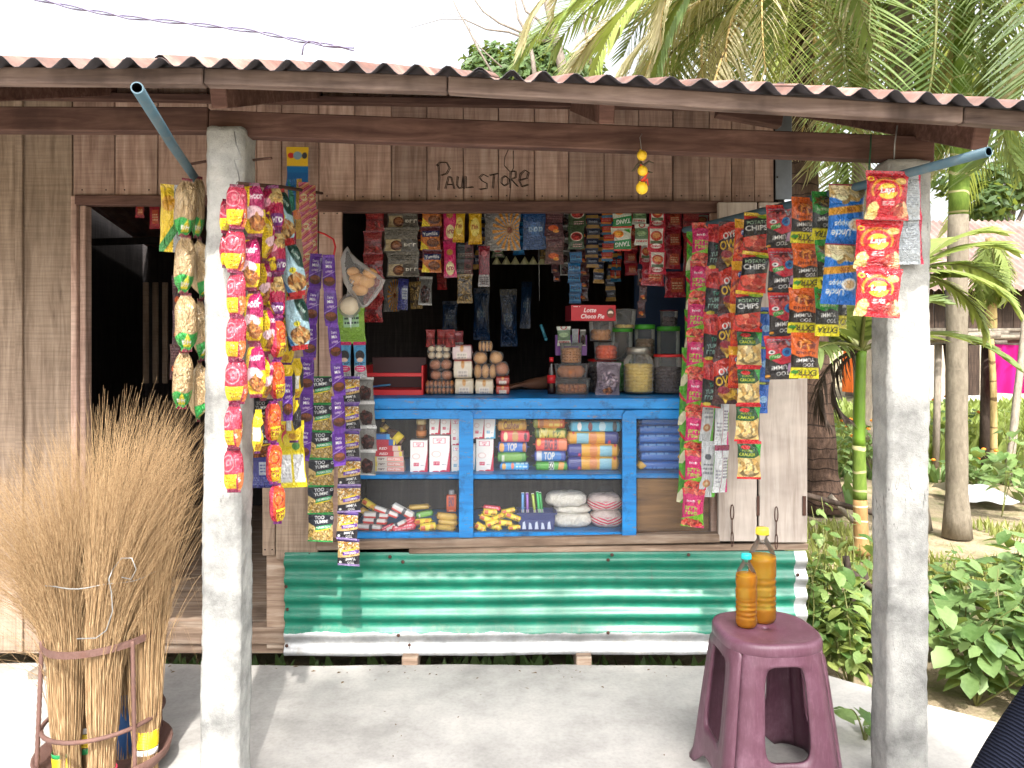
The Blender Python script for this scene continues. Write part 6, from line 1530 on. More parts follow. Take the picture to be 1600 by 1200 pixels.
# ---------------------------------------------------------------- the clear bag of buns by the left jamb
def hangbag():
    d = 2.98
    e = empty('bun_bag', P(545, 385, d), 'clear plastic bag of buns hanging beside the purple chocolates', 'bag')
    o = wloc(e)
    for (x, y, r) in ((558, 436, 13), (572, 440, 14), (563, 452, 13), (578, 428, 12), (552, 425, 10)):
        mb = MB(); mb.ball((0, 0, 0), r * d / F, 12, sz=.8, bump=.1, seed=x); mb.build('bun', bread, e, P(x, y, d + .01) - o)
    out = [(543, 385), (547, 394), (560, 406), (574, 416), (590, 428), (602, 438), (596, 452), (586, 466), (575, 478), (566, 482), (556, 470), (545, 456), (537, 442), (534, 424), (532, 404), (537, 392)]
    mb = MB(); n = len(out); ctr = P(565, 436, d) - o; vv = []; ff = []
    for s in (-1, 1):
        for r_ in (1., .96, .88, .72, .4, 0.02):
            for (x, y) in out:
                p = P(x, y, d) - o; q = ctr + (p - ctr) * r_; q.y = s * .045 * (1 - r_ ** 2) ** .6 + .004 * noise.noise(q * 60); vv.append(q)
    for b in range(2):
        for k in range(5):
            for i in range(n):
                a = b * 6 * n + k * n; ff.append((a + i, a + (i + 1) % n, a + n + (i + 1) % n, a + n + i))
    mb.add(vv, ff, 0, True); mb.build('film', M['film'], e)
    e2 = empty('small_bag', P(546, 462, d - .03), 'knotted clear bag with a pale bun under the bag of buns', 'bag')
    mb = MB(); mb.ball((0, 0, -.04), 14 * d / F, 12, bump=.15, seed=2); mb.build('bun', loafm, e2)
    mb = MB(); mb.ball((0, 0, -.04), 17 * d / F, 14, sz=1.1, bump=.12, seed=5); mb.tube([(0, 0, 0), (-.004, 0, .03), (.012, 0, .06)], [.012, .004, .010], 8); mb.build('film', M['film'], e2)
hangbag()
# ---------------------------------------------------------------- dim things further back
c = Cv(.75, (76, 68, 110), 49, 110).ell(.6, .5, .28, .28, (170, 160, 196)).ell(.6, .5, .262, .262, (64, 60, 110)).text('Celebrations', .6, .5, .07, (200, 190, 220), .45, -1.2).poly([(0, .9), (.3, .5), (.35, 1)], (110, 104, 116)).rect(.6, .85, 1, 1, (110, 40, 60))
put('gift_box', carton('gift_carton', c, (40, 36, 60), (40, 36, 60)), 'dark purple gift box with a round ring print on the back shelf', 'box', 612, 660, 483, 546, 3.74, .05, CZ - .045, 545)
mb = MB(); mb.box((PX(622, 3.8), 3.82, CZ - .06), (.42, .2, .03)); mb.box((PX(565, 3.8), 3.85, .56), (.03, .1, .92)); mb.box((PX(680, 3.8), 3.85, .56), (.03, .1, .92)); tag(mb.wbuild('back_shelf', M['wood_in'], base=True), 'dark wooden shelf standing behind the counter left', 'shelf')
c = Cv(2.2, (84, 86, 54), 33, 111).ell(.5, .5, .8, .40, (150, 150, 84)).ell(.5, .5, .66, .3, (120, 124, 66)); hexm = carton('soap_carton', c, (60, 60, 40), (60, 60, 40))
for i in range(4):
    put('soap_carton', hexm, 'olive soap carton on the back shelf, %s of four stacked' % ('bottom', 'second', 'third', 'top')[i], 'carton', 574 + i, 606 + i, 545 - (i + 1) * 14, 545 - i * 14, 3.74, .05, CZ - .045, 545, 'soap cartons on the back shelf')
mb = MB(); mb.box((PX(1045, 4.0), 4.0, PZ(525, 4.0)), (.36, .02, .75), ch=.004); o = mb.wbuild('blue_board', plain('dark_blue_board', lin((30, 62, 104)), .6, 0, .2, 12, .2), base=True); tag(o, 'dark blue board standing behind the jars', 'board')
e = empty('paper_cone_string', P(775, 412, 4.3), 'row of small pale paper cones strung across the dark shop', 'decoration')
for i, x in enumerate((776, 791, 805, 820, 833, 847, 859)):
    mb = MB(); mb.lathe([(.026, 0), (.0015, .045)], 10); mb.build('cone', plain('pale_paper', lin((222, 220, 170)), .7), e, P(x, 413, 4.3) - wloc(e))
mb = MB(); mb.tube([P(770, 413, 4.3) - wloc(e), P(862, 413, 4.3) - wloc(e)], .002, 6); mb.build('thread', M['wire_steel'], e)
wire('thin thread hanging from the header in the window middle', [P(842, 330, 3.5), P(842, 400, 3.5), P(843, 470, 3.5)], .001, 'wire_steel', 'thread', 'thread')
mb = MB(); mb.tube([P(845, 507, 3.6), P(852, 527, 3.6)], .007, 8); mb.ball(P(853, 530, 3.6), .009, 8); tag(mb.wbuild('blue_clip', plain('cyan_plastic', lin((60, 130, 150)), .4)), 'small cyan clip hanging in the dark window', 'clip')
# ================================================================ things on the porch
straw = NT('broom_straw')
_o = straw.rand(); _v = straw.tc('Object')
_sp = straw.n('SeparateXYZ'); straw.set(_sp.inputs[0], _v)
_n = straw.noise(straw.mapping(_v, (40, 40, 3)), 6, 3, .6)
_c = straw.ramp(_n, [(.3, lin((108, 82, 56))), (.5, lin((160, 131, 96))), (.72, lin((196, 170, 132)))])
straw.bsdf(Base_Color=_c, Roughness=.7, Specular_IOR_Level=.2)
def plastic(name, c, rough=.35): return plain(name, lin(c), rough)
bind = {'yellow': plastic('yellow_binding', (236, 206, 40)), 'pink': plastic('pink_binding', (214, 60, 90)), 'blue': plastic('blue_sleeve', (40, 80, 130), .6), 'green': plastic('green_band', (40, 140, 80)), 'white': plastic('white_band', (230, 230, 226)), 'red': plastic('red_sleeve', (180, 50, 70), .6)}
def broom(label, b, t, d0, d1, n, spread, seed, bands, h0=.13, fluff=1.):
    rr = random.Random(seed)
    base = Vector((PX(b, d0), d0, .012)); top = P(t[0], t[1], d1)
    e = empty('grass_broom', base, label, 'broom', 'grass brooms standing handle down in the iron stand')
    ax = top - base; L = ax.length; a = ax.normalized()
    s1 = a.cross(Vector((0, 1, 0))).normalized(); s2 = s1.cross(a)
    mb = MB()
    for i in range(n):
        ang = rr.uniform(0, 6.283); q = math.sqrt(rr.random())
        r0 = .037 * math.sqrt(q); ln = L * rr.uniform(.74, 1.08)
        if rr.random() < .12: ln *= rr.uniform(.6, .85)
        dirn = s1 * math.cos(ang) + s2 * math.sin(ang)
        sp = spread * (q * .7 + rr.uniform(0, .4)) * fluff * (1.6 if rr.random() < .05 else 1)
        droop = rr.uniform(0, .10) * (1 if rr.random() > .1 else 3.0)
        wv = [rr.uniform(-1, 1) for _ in range(4)]
        def path(u, jx=0., jy=0.):
            f = max(0, (u - .56) / .44); g = max(0, (u - .45) / .55)
            p = Vector((ax.x * (.12 * u + .88 * g ** 1.4), ax.y * u, ax.z * u)) * (ln / L)
            p = p + dirn * (r0 * (1 - .25 * math.sin(min(1, u * 6) * math.pi)) + .032 * min(u, .55) * q + sp * f ** 1.25)
            p = p + s1 * ((.002 + .012 * f) * wv[0] * math.sin(u * 7 + wv[1] * 3) + jx * f ** 1.3) + s2 * ((.002 + .012 * f) * wv[2] * math.sin(u * 6 + wv[3] * 3) + jy * f ** 1.3)
            p.z -= droop * f ** 3 * 1.2
            return p
        mb.tube([path(k / 6 * .72) for k in range(7)], [.0015 * (1 - k / 7) + .0004 for k in range(7)], 3, cap=False)
        for _h in range(2):
            jx, jy = rr.uniform(-.05, .05), rr.uniform(-.05, .05)
            mb.tube([path(.52 + .12 * k, jx, jy) for k in range(5)], [.0006, .0005, .0004, .0003, .0002], 3, cap=False)
    mb.build('bristles', straw.m, e)
    def ringat(z0, z1, r, m, nm, coil=False):
        m2 = MB()
        if coil:
            k = int((z1 - z0) / .0042); pts = []
            for i in range(k * 12):
                an = i / 12 * 6.283; z = z0 + (z1 - z0) * i / (k * 12)
                pts.append(a * z + (s1 * math.cos(an) + s2 * math.sin(an)) * r)
            m2.tube(pts, .0024, 5)
        else:
            pr = []
            n2 = 20; vv, ff = [], []
            for (z, q) in ((z0, r), (z0 + .001, r + .001), (z1 - .001, r + .001), (z1, r)):
                for i in range(n2):
                    an = i / n2 * 6.283; vv.append(a * z + (s1 * math.cos(an) + s2 * math.sin(an)) * q)
            for j in range(3):
                for i in range(n2): ff.append((j * n2 + i, j * n2 + (i + 1) % n2, (j + 1) * n2 + (i + 1) % n2, (j + 1) * n2 + i))
            m2.add(vv, ff, 0, True)
        m2.build(nm, bind[m], e)
    for (z0, z1, cname, coil) in bands: ringat(z0, z1, .0345, cname, 'binding' if coil else 'band', coil)
    return e
broom('broom at the left of the stand with yellow coil under a green band', 106, (52, 700), 2.30, 2.30, 480, .17, 1, [(.02, .075, 'yellow', True), (.077, .09, 'green', False)])
broom('slim broom second from the left with yellow coil and white band', 134, (146, 660), 2.38, 2.40, 340, .10, 2, [(.065, .105, 'yellow', True), (.045, .062, 'green', False), (.108, .125, 'white', False)])
broom('front broom with pink binding leaning to the right', 158, (236, 632), 2.25, 2.27, 480, .11, 3, [(.005, .065, 'pink', True)])
broom('broom at the right of the stand with yellow coil over a white band', 226, (246, 660), 2.33, 2.36, 400, .11, 4, [(.085, .135, 'yellow', True), (.066, .083, 'white', False)])
broom('broom with a blue sleeved handle at the back of the stand', 196, (206, 640), 2.44, 2.44, 260, .09, 5, [(.0, .20, 'blue', False)])
broom('broom with a red sleeved handle behind the pink bound one', 186, (110, 672), 2.46, 2.44, 260, .10, 6, [(.0, .12, 'red', False)])
broom('loose broom spreading furthest left behind the stand', 120, (4, 735), 2.44, 2.36, 380, .18, 7, [(.03, .07, 'yellow', True)])

def stand():
    d = 2.35; c = Vector((PX(163, d), d, 0))
    e = empty('broom_stand', c, 'rusty iron ring stand with a bowl holding the brooms', 'stand')
    def ring(z, r, flat, til, nm):
        mb = MB(); n = 36; vv, ff = [], []
        if flat:
            for i in range(n):
                an = 2 * math.pi * i / n
                for (q, dz_) in ((r, -.010), (r + .004, -.010), (r + .004, .010), (r, .010)):
                    vv.append((math.cos(an) * q, math.sin(an) * q, z + dz_ + til * math.cos(an)))
            for i in range(n):
                for k in range(4): ff.append((i * 4 + k, i * 4 + (k + 1) % 4, ((i + 1) % n) * 4 + (k + 1) % 4, ((i + 1) % n) * 4 + k))
            mb.add(vv, ff, 0, False)
        else: mb.tube([(math.cos(2 * math.pi * i / n) * r, math.sin(2 * math.pi * i / n) * r, z + til * math.cos(2 * math.pi * i / n)) for i in range(n)], .0065, 8, closed=True)
        mb.build(nm, M['rust'], e)
    ring(.425, .158, True, .012, 'top_ring'); ring(.180, .165, False, .010, 'lower_ring')
    for an in (-2.55, -.62, .9, 2.4):
        r0, r1 = .162, .178; mb = MB(); n = 40; pts, rad = [], []
        for i in range(n + 1):
            t = i / n; r = r1 + (r0 - r1) * t
            pts.append((math.cos(an) * r, math.sin(an) * r, .0 + .44 * t)); rad.append(.0058 + .0012 * (i % 2))
        mb.tube(pts, rad, 7); mb.build('leg', M['rust'], e)
    mb = MB(); mb.lathe([(.13, .002), (.185, .055), (.192, .085), (.186, .085), (.126, .012), (.001, .012)], 32); mb.build('bowl', M['rust'], e)
stand()
def tiewire():
    d = 2.33; c = P(160, 897, d); mb = MB(); n = 40
    mb.tube([(c.x + .163 * math.cos(2 * math.pi * i / n), c.y + .13 * math.sin(2 * math.pi * i / n), c.z + .008 * math.cos(2 * math.pi * i / n) + .003 * math.sin(i)) for i in range(n)], .0018, 6, closed=True)
    mb.tube([P(176, 890, 2.19), P(170, 905, 2.18), P(174, 925, 2.18), P(176, 955, 2.18), P(166, 985, 2.18), P(150, 997, 2.18), P(120, 998, 2.18)], .0018, 6)
    mb.tube([P(176, 890, 2.19), P(190, 872, 2.18), P(206, 872, 2.18), P(213, 890, 2.18), P(205, 905, 2.19), P(190, 902, 2.19)], .0015, 6)
    tag(mb.wbuild('tie_wire', M['wire_steel']), 'thin steel wire tied round the brooms at mid height', 'wire')
tiewire()
mb = MB(); mb.bar(P(50, 1062, 3.0), P(96, 1030, 3.16), .05, .05, jit=.008); mb.wbuild('floor_joist', M['bamboo'], shop)

# ---------------------------------------------------------------- plastic stool
def stool():
    d = 2.33; H = .455; c = Vector((PX(1196, d), d, 0)); rz = R(4)
    e = empty('plastic_stool', c, 'dusty maroon plastic stool carrying two bottles of orange liquid', 'stool', rot=(0, 0, rz))
    k = NT('maroon_stool_plastic'); v = k.tc('Object')
    n1 = k.noise(v, 9, 6, .65); n2 = k.noise(k.mapping(v, (30, 30, 4)), 5, 5, .7)
    cc = k.ramp(n1, [(.3, lin((84, 48, 62))), (.7, lin((106, 70, 86)))])
    cc = k.mix(k.mix(.5, k.ramp(n1, [(.5, 0.), (.75, .5)]), k.ramp(n2, [(.5, 0.), (.8, .35)])), cc, lin((164, 132, 146)))
    k.bsdf(Base_Color=cc, Roughness=.42, Normal=k.bump(n2, .08, .003)); mat = k.m
    def hw(z): return .142 + .044 * (1 - z / H) + .008 * max(0, 1 - z / .03)
    def pos(s, z, inset=0.):
        phi = s * math.pi / 4; cs, sn = math.cos(phi), math.sin(phi); q = 2.9 + 2.6 * (1 - z / H)
        r = (hw(z) - inset) / (abs(cs) ** q + abs(sn) ** q) ** (1 / q)
        r += .0045 * max(0, 1 - ((abs(s) - .80) / .14) ** 4) if abs(abs(s) - .80) < .14 and z < H - .05 else 0
        r -= .006 * max(0, 1 - (abs(s) / .72) ** 8) if z < H - .07 else 0
        return (cs * r, sn * r, z)
    N = 96; rings = 6
    z0, z1 = 0., H - .028
    def inner(a):
        cs, sn = math.cos(a), math.sin(a); q = 5.5; kk = (abs(cs) ** q + abs(sn) ** q) ** (-1 / q)
        zz = .262 + sn * kk * .132; half = .50
        return cs * kk * half, zz
    def outer(a):
        cs, sn = math.cos(a), math.sin(a); zc = .262; sx, sz = 1.0, (z1 - zc if sn > 0 else zc - z0)
        t = min(sx / max(abs(cs), 1e-6), sz / max(abs(sn), 1e-6) / 1.0 if True else 0)
        s_, z_ = cs * t, zc + sn * t
        if z_ <= z0 + 1e-6:
            x = abs(s_); z_ = z0 + (.052 * (1 - (x / .62) ** 4) if x < .62 else 0)
        return s_, z_
    # equalise: ray directions in a stretched frame so corners are sampled well
    angs = [2 * math.pi * i / N for i in range(N)]
    for side in range(4):
        mb = MB(); vv, ff = [], []
        for a in angs:
            # direction scaled so that s=1 and z=.2 look alike
            cs, sn = math.cos(a), math.sin(a)
            a2 = math.atan2(sn * .2, cs)
            si, zi = inner(a)
            so, zo = outer(a2)
            for j in range(rings + 1):
                t = j / rings; s_, z_ = si + (so - si) * t, zi + (zo - zi) * t
                vv.append(pos(s_, z_))
        m = rings + 1
        for i in range(N):
            for j in range(rings):
                i2 = (i + 1) % N; ff.append((i * m + j, i * m + j + 1, i2 * m + j + 1, i2 * m + j))
        # turned-in lip round the opening and the feet
        o = len(vv)
        for a in angs:
            si, zi = inner(a); p = Vector(pos(si, zi)); nrm = Vector((1, 0, 0)); vv.append(p - nrm * .012)
        for i in range(N): i2 = (i + 1) % N; ff.append((i * m, i2 * m, o + i2, o + i))
        mb.add(vv, ff, 0, True)
        ob = mb.build('leg_panel', mat, e, (0, 0, 0), (0, 0, side * math.pi / 2))
        sd = ob.modifiers.new('thick', 'SOLIDIFY'); sd.thickness = .0035; sd.offset = -1
    # seat: rolled rim, shallow dish, finger hole
    mb = MB(); n = 64; prof = [(1.0, H - .034), (1.012, H - .030), (1.012, H - .012), (.985, H - .003), (.94, H), (.86, H - .001), (.80, H - .004), (.55, H - .005), (.28, H - .005), (.07, H - .005), (.06, H - .009), (.055, H - .02)]
    vv, ff = [], []
    for (q, z) in prof:
        for i in range(n):
            a = 2 * math.pi * i / n; cs, sn = math.cos(a), math.sin(a); ex = 2.9 if q > .9 else 2 + .9 * max(0, (q - .5) / .4)
            r = (.146 * q) / (abs(cs) ** ex + abs(sn) ** ex) ** (1 / ex) if ex > 2.01 else (.146 * q)
            rib = .0009 * math.cos(i * math.pi) if .2 < q < .86 else 0
            vv.append((cs * r, sn * r, z + rib))
    for j in range(len(prof) - 1):
        for i in range(n): ff.append((j * n + i, j * n + (i + 1) % n, (j + 1) * n + (i + 1) % n, (j + 1) * n + i))
    ff.append(tuple((len(prof) - 1) * n + i for i in range(n)))
    mb.add(vv, ff, 0, True); mb.build('seat', mat, e)
    return c, H
sc_, SH = stool()

def liquid():
    k = NT('orange_fuel'); tr = k.n('BsdfTransparent'); tr.inputs[0].default_value = (1., .88, .45, 1)
    di = k.n('BsdfTranslucent'); di.inputs[0].default_value = (1., .52, .02, 1)
    gl = k.n('BsdfPrincipled'); gl.inputs['Base Color'].default_value = (1., .46, .015, 1); gl.inputs['Roughness'].default_value = .15
    m1 = k.n('MixShader'); m1.inputs[0].default_value = .45; k.t.links.new(di.outputs[0], m1.inputs[1]); k.t.links.new(gl.outputs[0], m1.inputs[2])
    mx = k.n('MixShader'); mx.inputs[0].default_value = .46; k.t.links.new(tr.outputs[0], mx.inputs[1]); k.t.links.new(m1.outputs[0], mx.inputs[2])
    k.surf(mx.outputs[0]); return k.m
LIQ = liquid()
def petbottle(label, px, y0, y1, d, capm, fill, ridges):
    h = (y1 - y0) * d / F; z = SH - .0035
    e = empty('petrol_bottle', (PX(px, d), d, z), label, 'bottle', 'bottles of orange liquid on the stool')
    R0 = h * .145
    prof = [(R0 * .55, 0), (R0 * .86, .001), (R0 * .98, h * .035)]
    m = 60
    for i in range(m + 1):
        t = .05 + .60 * i / m; r = R0
        for (a, b, amp, fr) in ridges:
            if a < t < b: r -= R0 * amp * (.5 - .5 * math.cos((t - a) * fr))
        prof.append((r, h * t))
    prof += [(R0 * .97, h * .70), (R0 * .82, h * .77), (R0 * .55, h * .84), (R0 * .38, h * .885), (R0 * .36, h * .915), (R0 * .46, h * .918), (R0 * .46, h * .925), (R0 * .35, h * .928), (R0 * .35, h * .96)]
    mb = MB(); mb.lathe(prof, 28); mb.f.pop(); mb.m.pop(); mb.s.pop(); mb.build('body', M['pet'], e)
    lp = [(max(.002, r - .0009), zz + .0006) for (r, zz) in prof if zz < h * fill]
    mb = MB(); mb.lathe(lp + [(lp[-1][0], h * fill)], 28); mb.build('liquid', LIQ, e)
    mb = MB(); n = 36; cr = R0 * .47; vv = []
    mb.lathe([(cr, h * .93), (cr, h * .985), (cr * .94, h), (.0005, h)], 24)
    for i in range(24):
        a = 2 * math.pi * i / 24; mb.box((math.cos(a) * cr, math.sin(a) * cr, h * .957), (.0012, .0012, h * .05), (0, 0, a), ch=.0002)
    mb.build('cap', capm, e)
petbottle('taller bottle of orange liquid with yellow cap, standing behind', 1191, 824, 969, 2.39, plastic('yellow_cap', (236, 206, 60)), .70, [(.14, .30, .05, 110), (.36, .52, .06, 90)])
petbottle('shorter bottle of orange liquid with turquoise cap, standing in front', 1166, 864, 977, 2.345, plastic('turquoise_cap', (40, 190, 190)), .72, [(.12, .40, .07, 95), (.50, .60, .05, 62)])

# ---------------------------------------------------------------- people
def figure(name, label, J, E, mats, assign, loc):
    """J: joint -> (x,y,z,r); E: bones; one skinned surface, cloth and skin told apart by the nearest bone"""
    names = list(J); idx = {k: i for i, k in enumerate(names)}
    me = bpy.data.meshes.new(name); me.from_pydata([J[k][:3] for k in names], [(idx[a], idx[b]) for a, b in E], [])
    ob = bpy.data.objects.new(name, me); col.objects.link(ob)
    md = ob.modifiers.new('skin', 'SKIN'); md.use_smooth_shade = True
    for i, k in enumerate(names):
        sv = me.skin_vertices[0].data[i]; sv.radius = (J[k][3], J[k][3] if len(J[k]) < 5 else J[k][4]); sv.use_root = (i == 0)
    ob.modifiers.new('sub', 'SUBSURF').levels = 2; ob.modifiers['sub'].render_levels = 2
    dg = bpy.context.evaluated_depsgraph_get(); dg.update()
    m2 = bpy.data.meshes.new_from_object(ob.evaluated_get(dg)); bpy.data.objects.remove(ob)
    for m in mats: m2.materials.append(m)
    seg = [(Vector(J[a][:3]), Vector(J[b][:3]), assign(a, b)) for a, b in E]
    mi = []
    for p in m2.polygons:
        c = p.center; best = (1e9, 0)
        for (a, b, k) in seg:
            ab = b - a; t = max(0, min(1, (c - a).dot(ab) / max(ab.length_squared, 1e-9))); dd = (c - a - ab * t).length
            if dd < best[0]: best = (dd, k)
        mi.append(best[1])
    m2.polygons.foreach_set('material_index', mi); m2.polygons.foreach_set('use_smooth', [True] * len(mi)); m2.name = name
    e = link(name, m2, None, loc); tag(e, label, 'person')
    return e
skin = plain('brown_skin', lin((120, 82, 62)), .55, 0, .1, 60, .08); hairm = plain('black_hair', lin((20, 16, 16)), .5, 0, .6, 90, .2)
def ribbed():
    k = NT('ribbed_navy_knit'); v = k.tc('Object'); w = k.n('TexWave'); k.set(w.inputs['Vector'], k.mapping(v, (1, 1, 1), (0, 0, 0), (.2, .95, 0))); w.inputs['Scale'].default_value = 42; w.inputs['Distortion'].default_value = 2.; w.inputs['Detail'].default_value = 1
    c = k.mix(w.outputs['Fac'], lin((14, 16, 26)), lin((38, 42, 58)))
    k.bsdf(Base_Color=c, Roughness=.9, Normal=k.bump(w.outputs['Fac'], .8, .006), Specular_IOR_Level=.1); return k.m
knit = ribbed(); trouser = plain('dark_trousers', lin((44, 46, 56)), .9, 0, .4, 120, .15); darkshirt = plain('dark_shirt', lin((34, 36, 44)), .9, 0, .4, 120, .15)
def hand_edges(J, E, side, wrist, dirn, up, size=1., curl=.5):
    d = Vector(dirn).normalized(); u = Vector(up).normalized(); s = d.cross(u).normalized(); w = Vector(J[wrist][:3])
    p = w + d * .05 * size; J[side + 'palm'] = (*p, .026 * size, .014 * size); E.append((wrist, side + 'palm'))
    for i, (off, L) in enumerate(((-.030, .060), (-.010, .072), (.010, .078), (.028, .070))):
        b = w + d * .09 * size + s * off * size; m = b + (d - u * curl * .5).normalized() * L * .55 * size; t = m + (d - u * curl * 1.3).normalized() * L * .5 * size
        for nm, q, r in (('k%d' % i, b, .0095), ('m%d' % i, m, .0085), ('t%d' % i, t, .007)): J[side + nm] = (*q, r * size)
        E += [(side + 'palm', side + 'k%d' % i), (side + 'k%d' % i, side + 'm%d' % i), (side + 'm%d' % i, side + 't%d' % i)]
    b = w + d * .035 * size + s * .034 * size; t = b + (d * .8 + s * .6).normalized() * .04 * size; t2 = t + (d * .95 + s * .2 - u * curl * .4).normalized() * .03 * size
    for nm, q, r in (('th0', b, .011), ('th1', t, .0095), ('th2', t2, .008)): J[side + nm] = (*q, r * size)
    E += [(side + 'palm', side + 'th0'), (side + 'th0', side + 'th1'), (side + 'th1', side + 'th2')]
def head(e, c, fwd, hair=True):
    f = Vector(fwd).normalized(); s = f.cross(Vector((0, 0, 1))).normalized(); c = Vector(c)
    h = MB(); h.ball(c, .1, 20, sx=.80, sy=.92, sz=1.14, bump=.03, seed=2); h.ball(c + f * .095 - Vector((0, 0, .012)), .016, 10, sz=1.5)
    for k in (-1, 1):
        h.ball(c + s * .083 * k, .024, 8, sx=.5, sz=1.2); h.ball(c + f * .083 + s * .032 * k + Vector((0, 0, .008)), .011, 8)
    h.ball(c + f * .086 - Vector((0, 0, .052)), .018, 8, sx=1.4, sy=.5, sz=.4)
    h.build('head', skin, e)
    h = MB(); h.ball(c - f * .012 + Vector((0, 0, .022)), .106, 20, sx=.86, sy=.95, sz=1.08, bump=.08, seed=4)
    h.v = [q if (Vector(q) - c).dot(f) < .045 or q[2] > c.z + .06 else tuple(Vector(q) - f * .05) for q in h.v]; h.build('hair', hairm, e)
def customer():
    o = Vector((1.42, 1.50, 0))
    J = {'hip': (0, 0, .26, .13), 'waist': (-.02, .0, .42, .125), 'chest': (-.05, .0, .66, .135), 'neck': (-.06, 0, .84, .055), 'nk2': (-.07, 0, .90, .05),
         'ls': (-.14, .16, .70, .07), 'le': (-.46, .10, .34, .06), 'lw': (-.30, -.14, .30, .034), 'rs': (-.06, -.17, .76, .06), 're': (-.20, -.28, .50, .05), 'rw': (-.30, -.10, .38, .034),
         'lh': (-.02, .10, .24, .095), 'lk': (-.36, .16, .38, .07), 'la': (-.10, .15, .07, .045), 'lt': (-.28, .17, .035, .035), 'rh': (-.02, -.10, .24, .095), 'rk': (-.36, -.18, .40, .07), 'ra': (-.10, -.17, .07, .045), 'rt': (-.28, -.2, .035, .035)}
    E = [('hip', 'waist'), ('waist', 'chest'), ('chest', 'neck'), ('neck', 'nk2'), ('chest', 'ls'), ('ls', 'le'), ('le', 'lw'), ('chest', 'rs'), ('rs', 're'), ('re', 'rw'), ('hip', 'lh'), ('lh', 'lk'), ('lk', 'la'), ('la', 'lt'), ('hip', 'rh'), ('rh', 'rk'), ('rk', 'ra'), ('ra', 'rt')]
    hand_edges(J, E, 'l', 'lw', (.0, -.9, -.25), (-.2, 0, .9)); hand_edges(J, E, 'r', 'rw', (-.4, .8, -.2), (-.2, 0, .9))
    def asg(a, b):
        if b[0] in 'lr' and ('palm' in (a + b) or b[1:3] in ('k0', 'k1', 'k2', 'k3', 'm0', 'm1', 'm2', 'm3', 't0', 't1', 't2', 't3', 'th')): return 1
        if b in ('nk2',): return 1
        if b in ('lh', 'lk', 'la', 'rh', 'rk', 'ra'): return 2
        if b in ('lt', 'rt'): return 1
        return 0
    e = figure('person', 'person in a dark ribbed navy knit squatting at the lower right corner', J, E, [knit, skin, trouser], asg, o)
    head(e, (-.09, 0, 1.03), (-1, .2, 0))
customer()
def keeper():
    o = Vector((.58, 4.12, 0))
    J = {'hip': (0, 0, .62, .13), 'waist': (0, 0, .78, .12), 'chest': (-.02, -.02, 1.0, .13), 'neck': (-.03, -.03, 1.17, .055), 'nk2': (-.03, -.03, 1.22, .05),
         'rs': (-.17, -.04, 1.10, .06), 're': (-.28, -.26, CZ + .05, .045), 'rw': (-.46, -.40, CZ + .030, .030), 'ls': (.16, -.02, 1.10, .06), 'le': (.26, -.02, .86, .05), 'lw': (.14, -.2, .78, .034), 'lh': (.1, 0, .60, .095), 'lk': (.14, -.4, .60, .07), 'la': (.14, -.38, .20, .05), 'rh': (-.1, 0, .60, .095), 'rk': (-.14, -.4, .60, .07), 'ra': (-.14, -.38, .20, .05), 'lt': (.14, -.5, .14, .035), 'rt': (-.14, -.5, .14, .035)}
    E = [('hip', 'waist'), ('waist', 'chest'), ('chest', 'neck'), ('neck', 'nk2'), ('chest', 'rs'), ('rs', 're'), ('re', 'rw'), ('chest', 'ls'), ('ls', 'le'), ('le', 'lw'), ('hip', 'lh'), ('lh', 'lk'), ('lk', 'la'), ('la', 'lt'), ('hip', 'rh'), ('rh', 'rk'), ('rk', 'ra'), ('ra', 'rt')]
    hand_edges(J, E, 'r', 'rw', (-.95, -.2, -.06), (0, 0, 1), 1., .25); hand_edges(J, E, 'l', 'lw', (-.3, -.8, -.2), (0, 0, 1))
    def asg(a, b):
        if 'palm' in (a + b) or b[1:3] in ('k0', 'k1', 'k2', 'k3', 'm0', 'm1', 'm2', 'm3', 't0', 't1', 't2', 't3', 'th') or b in ('rw', 'nk2'): return 1
        if b in ('lh', 'lk', 'la', 'rh', 'rk', 'ra'): return 2
        return 0
    e = figure('person', 'person in dark clothes sitting behind the counter, hand resting on its top', J, E, [darkshirt, skin, trouser], asg, o)
    head(e, (-.04, -.05, 1.33), (-.5, -1, 0))
    mb = MB(); mb.box((.58, 4.14, .30), (.34, .34, .44), ch=.01); tag(mb.wbuild('wooden_crate', M['wood_in'], base=True), 'dark crate used as a seat behind the counter', 'crate')
keeper()
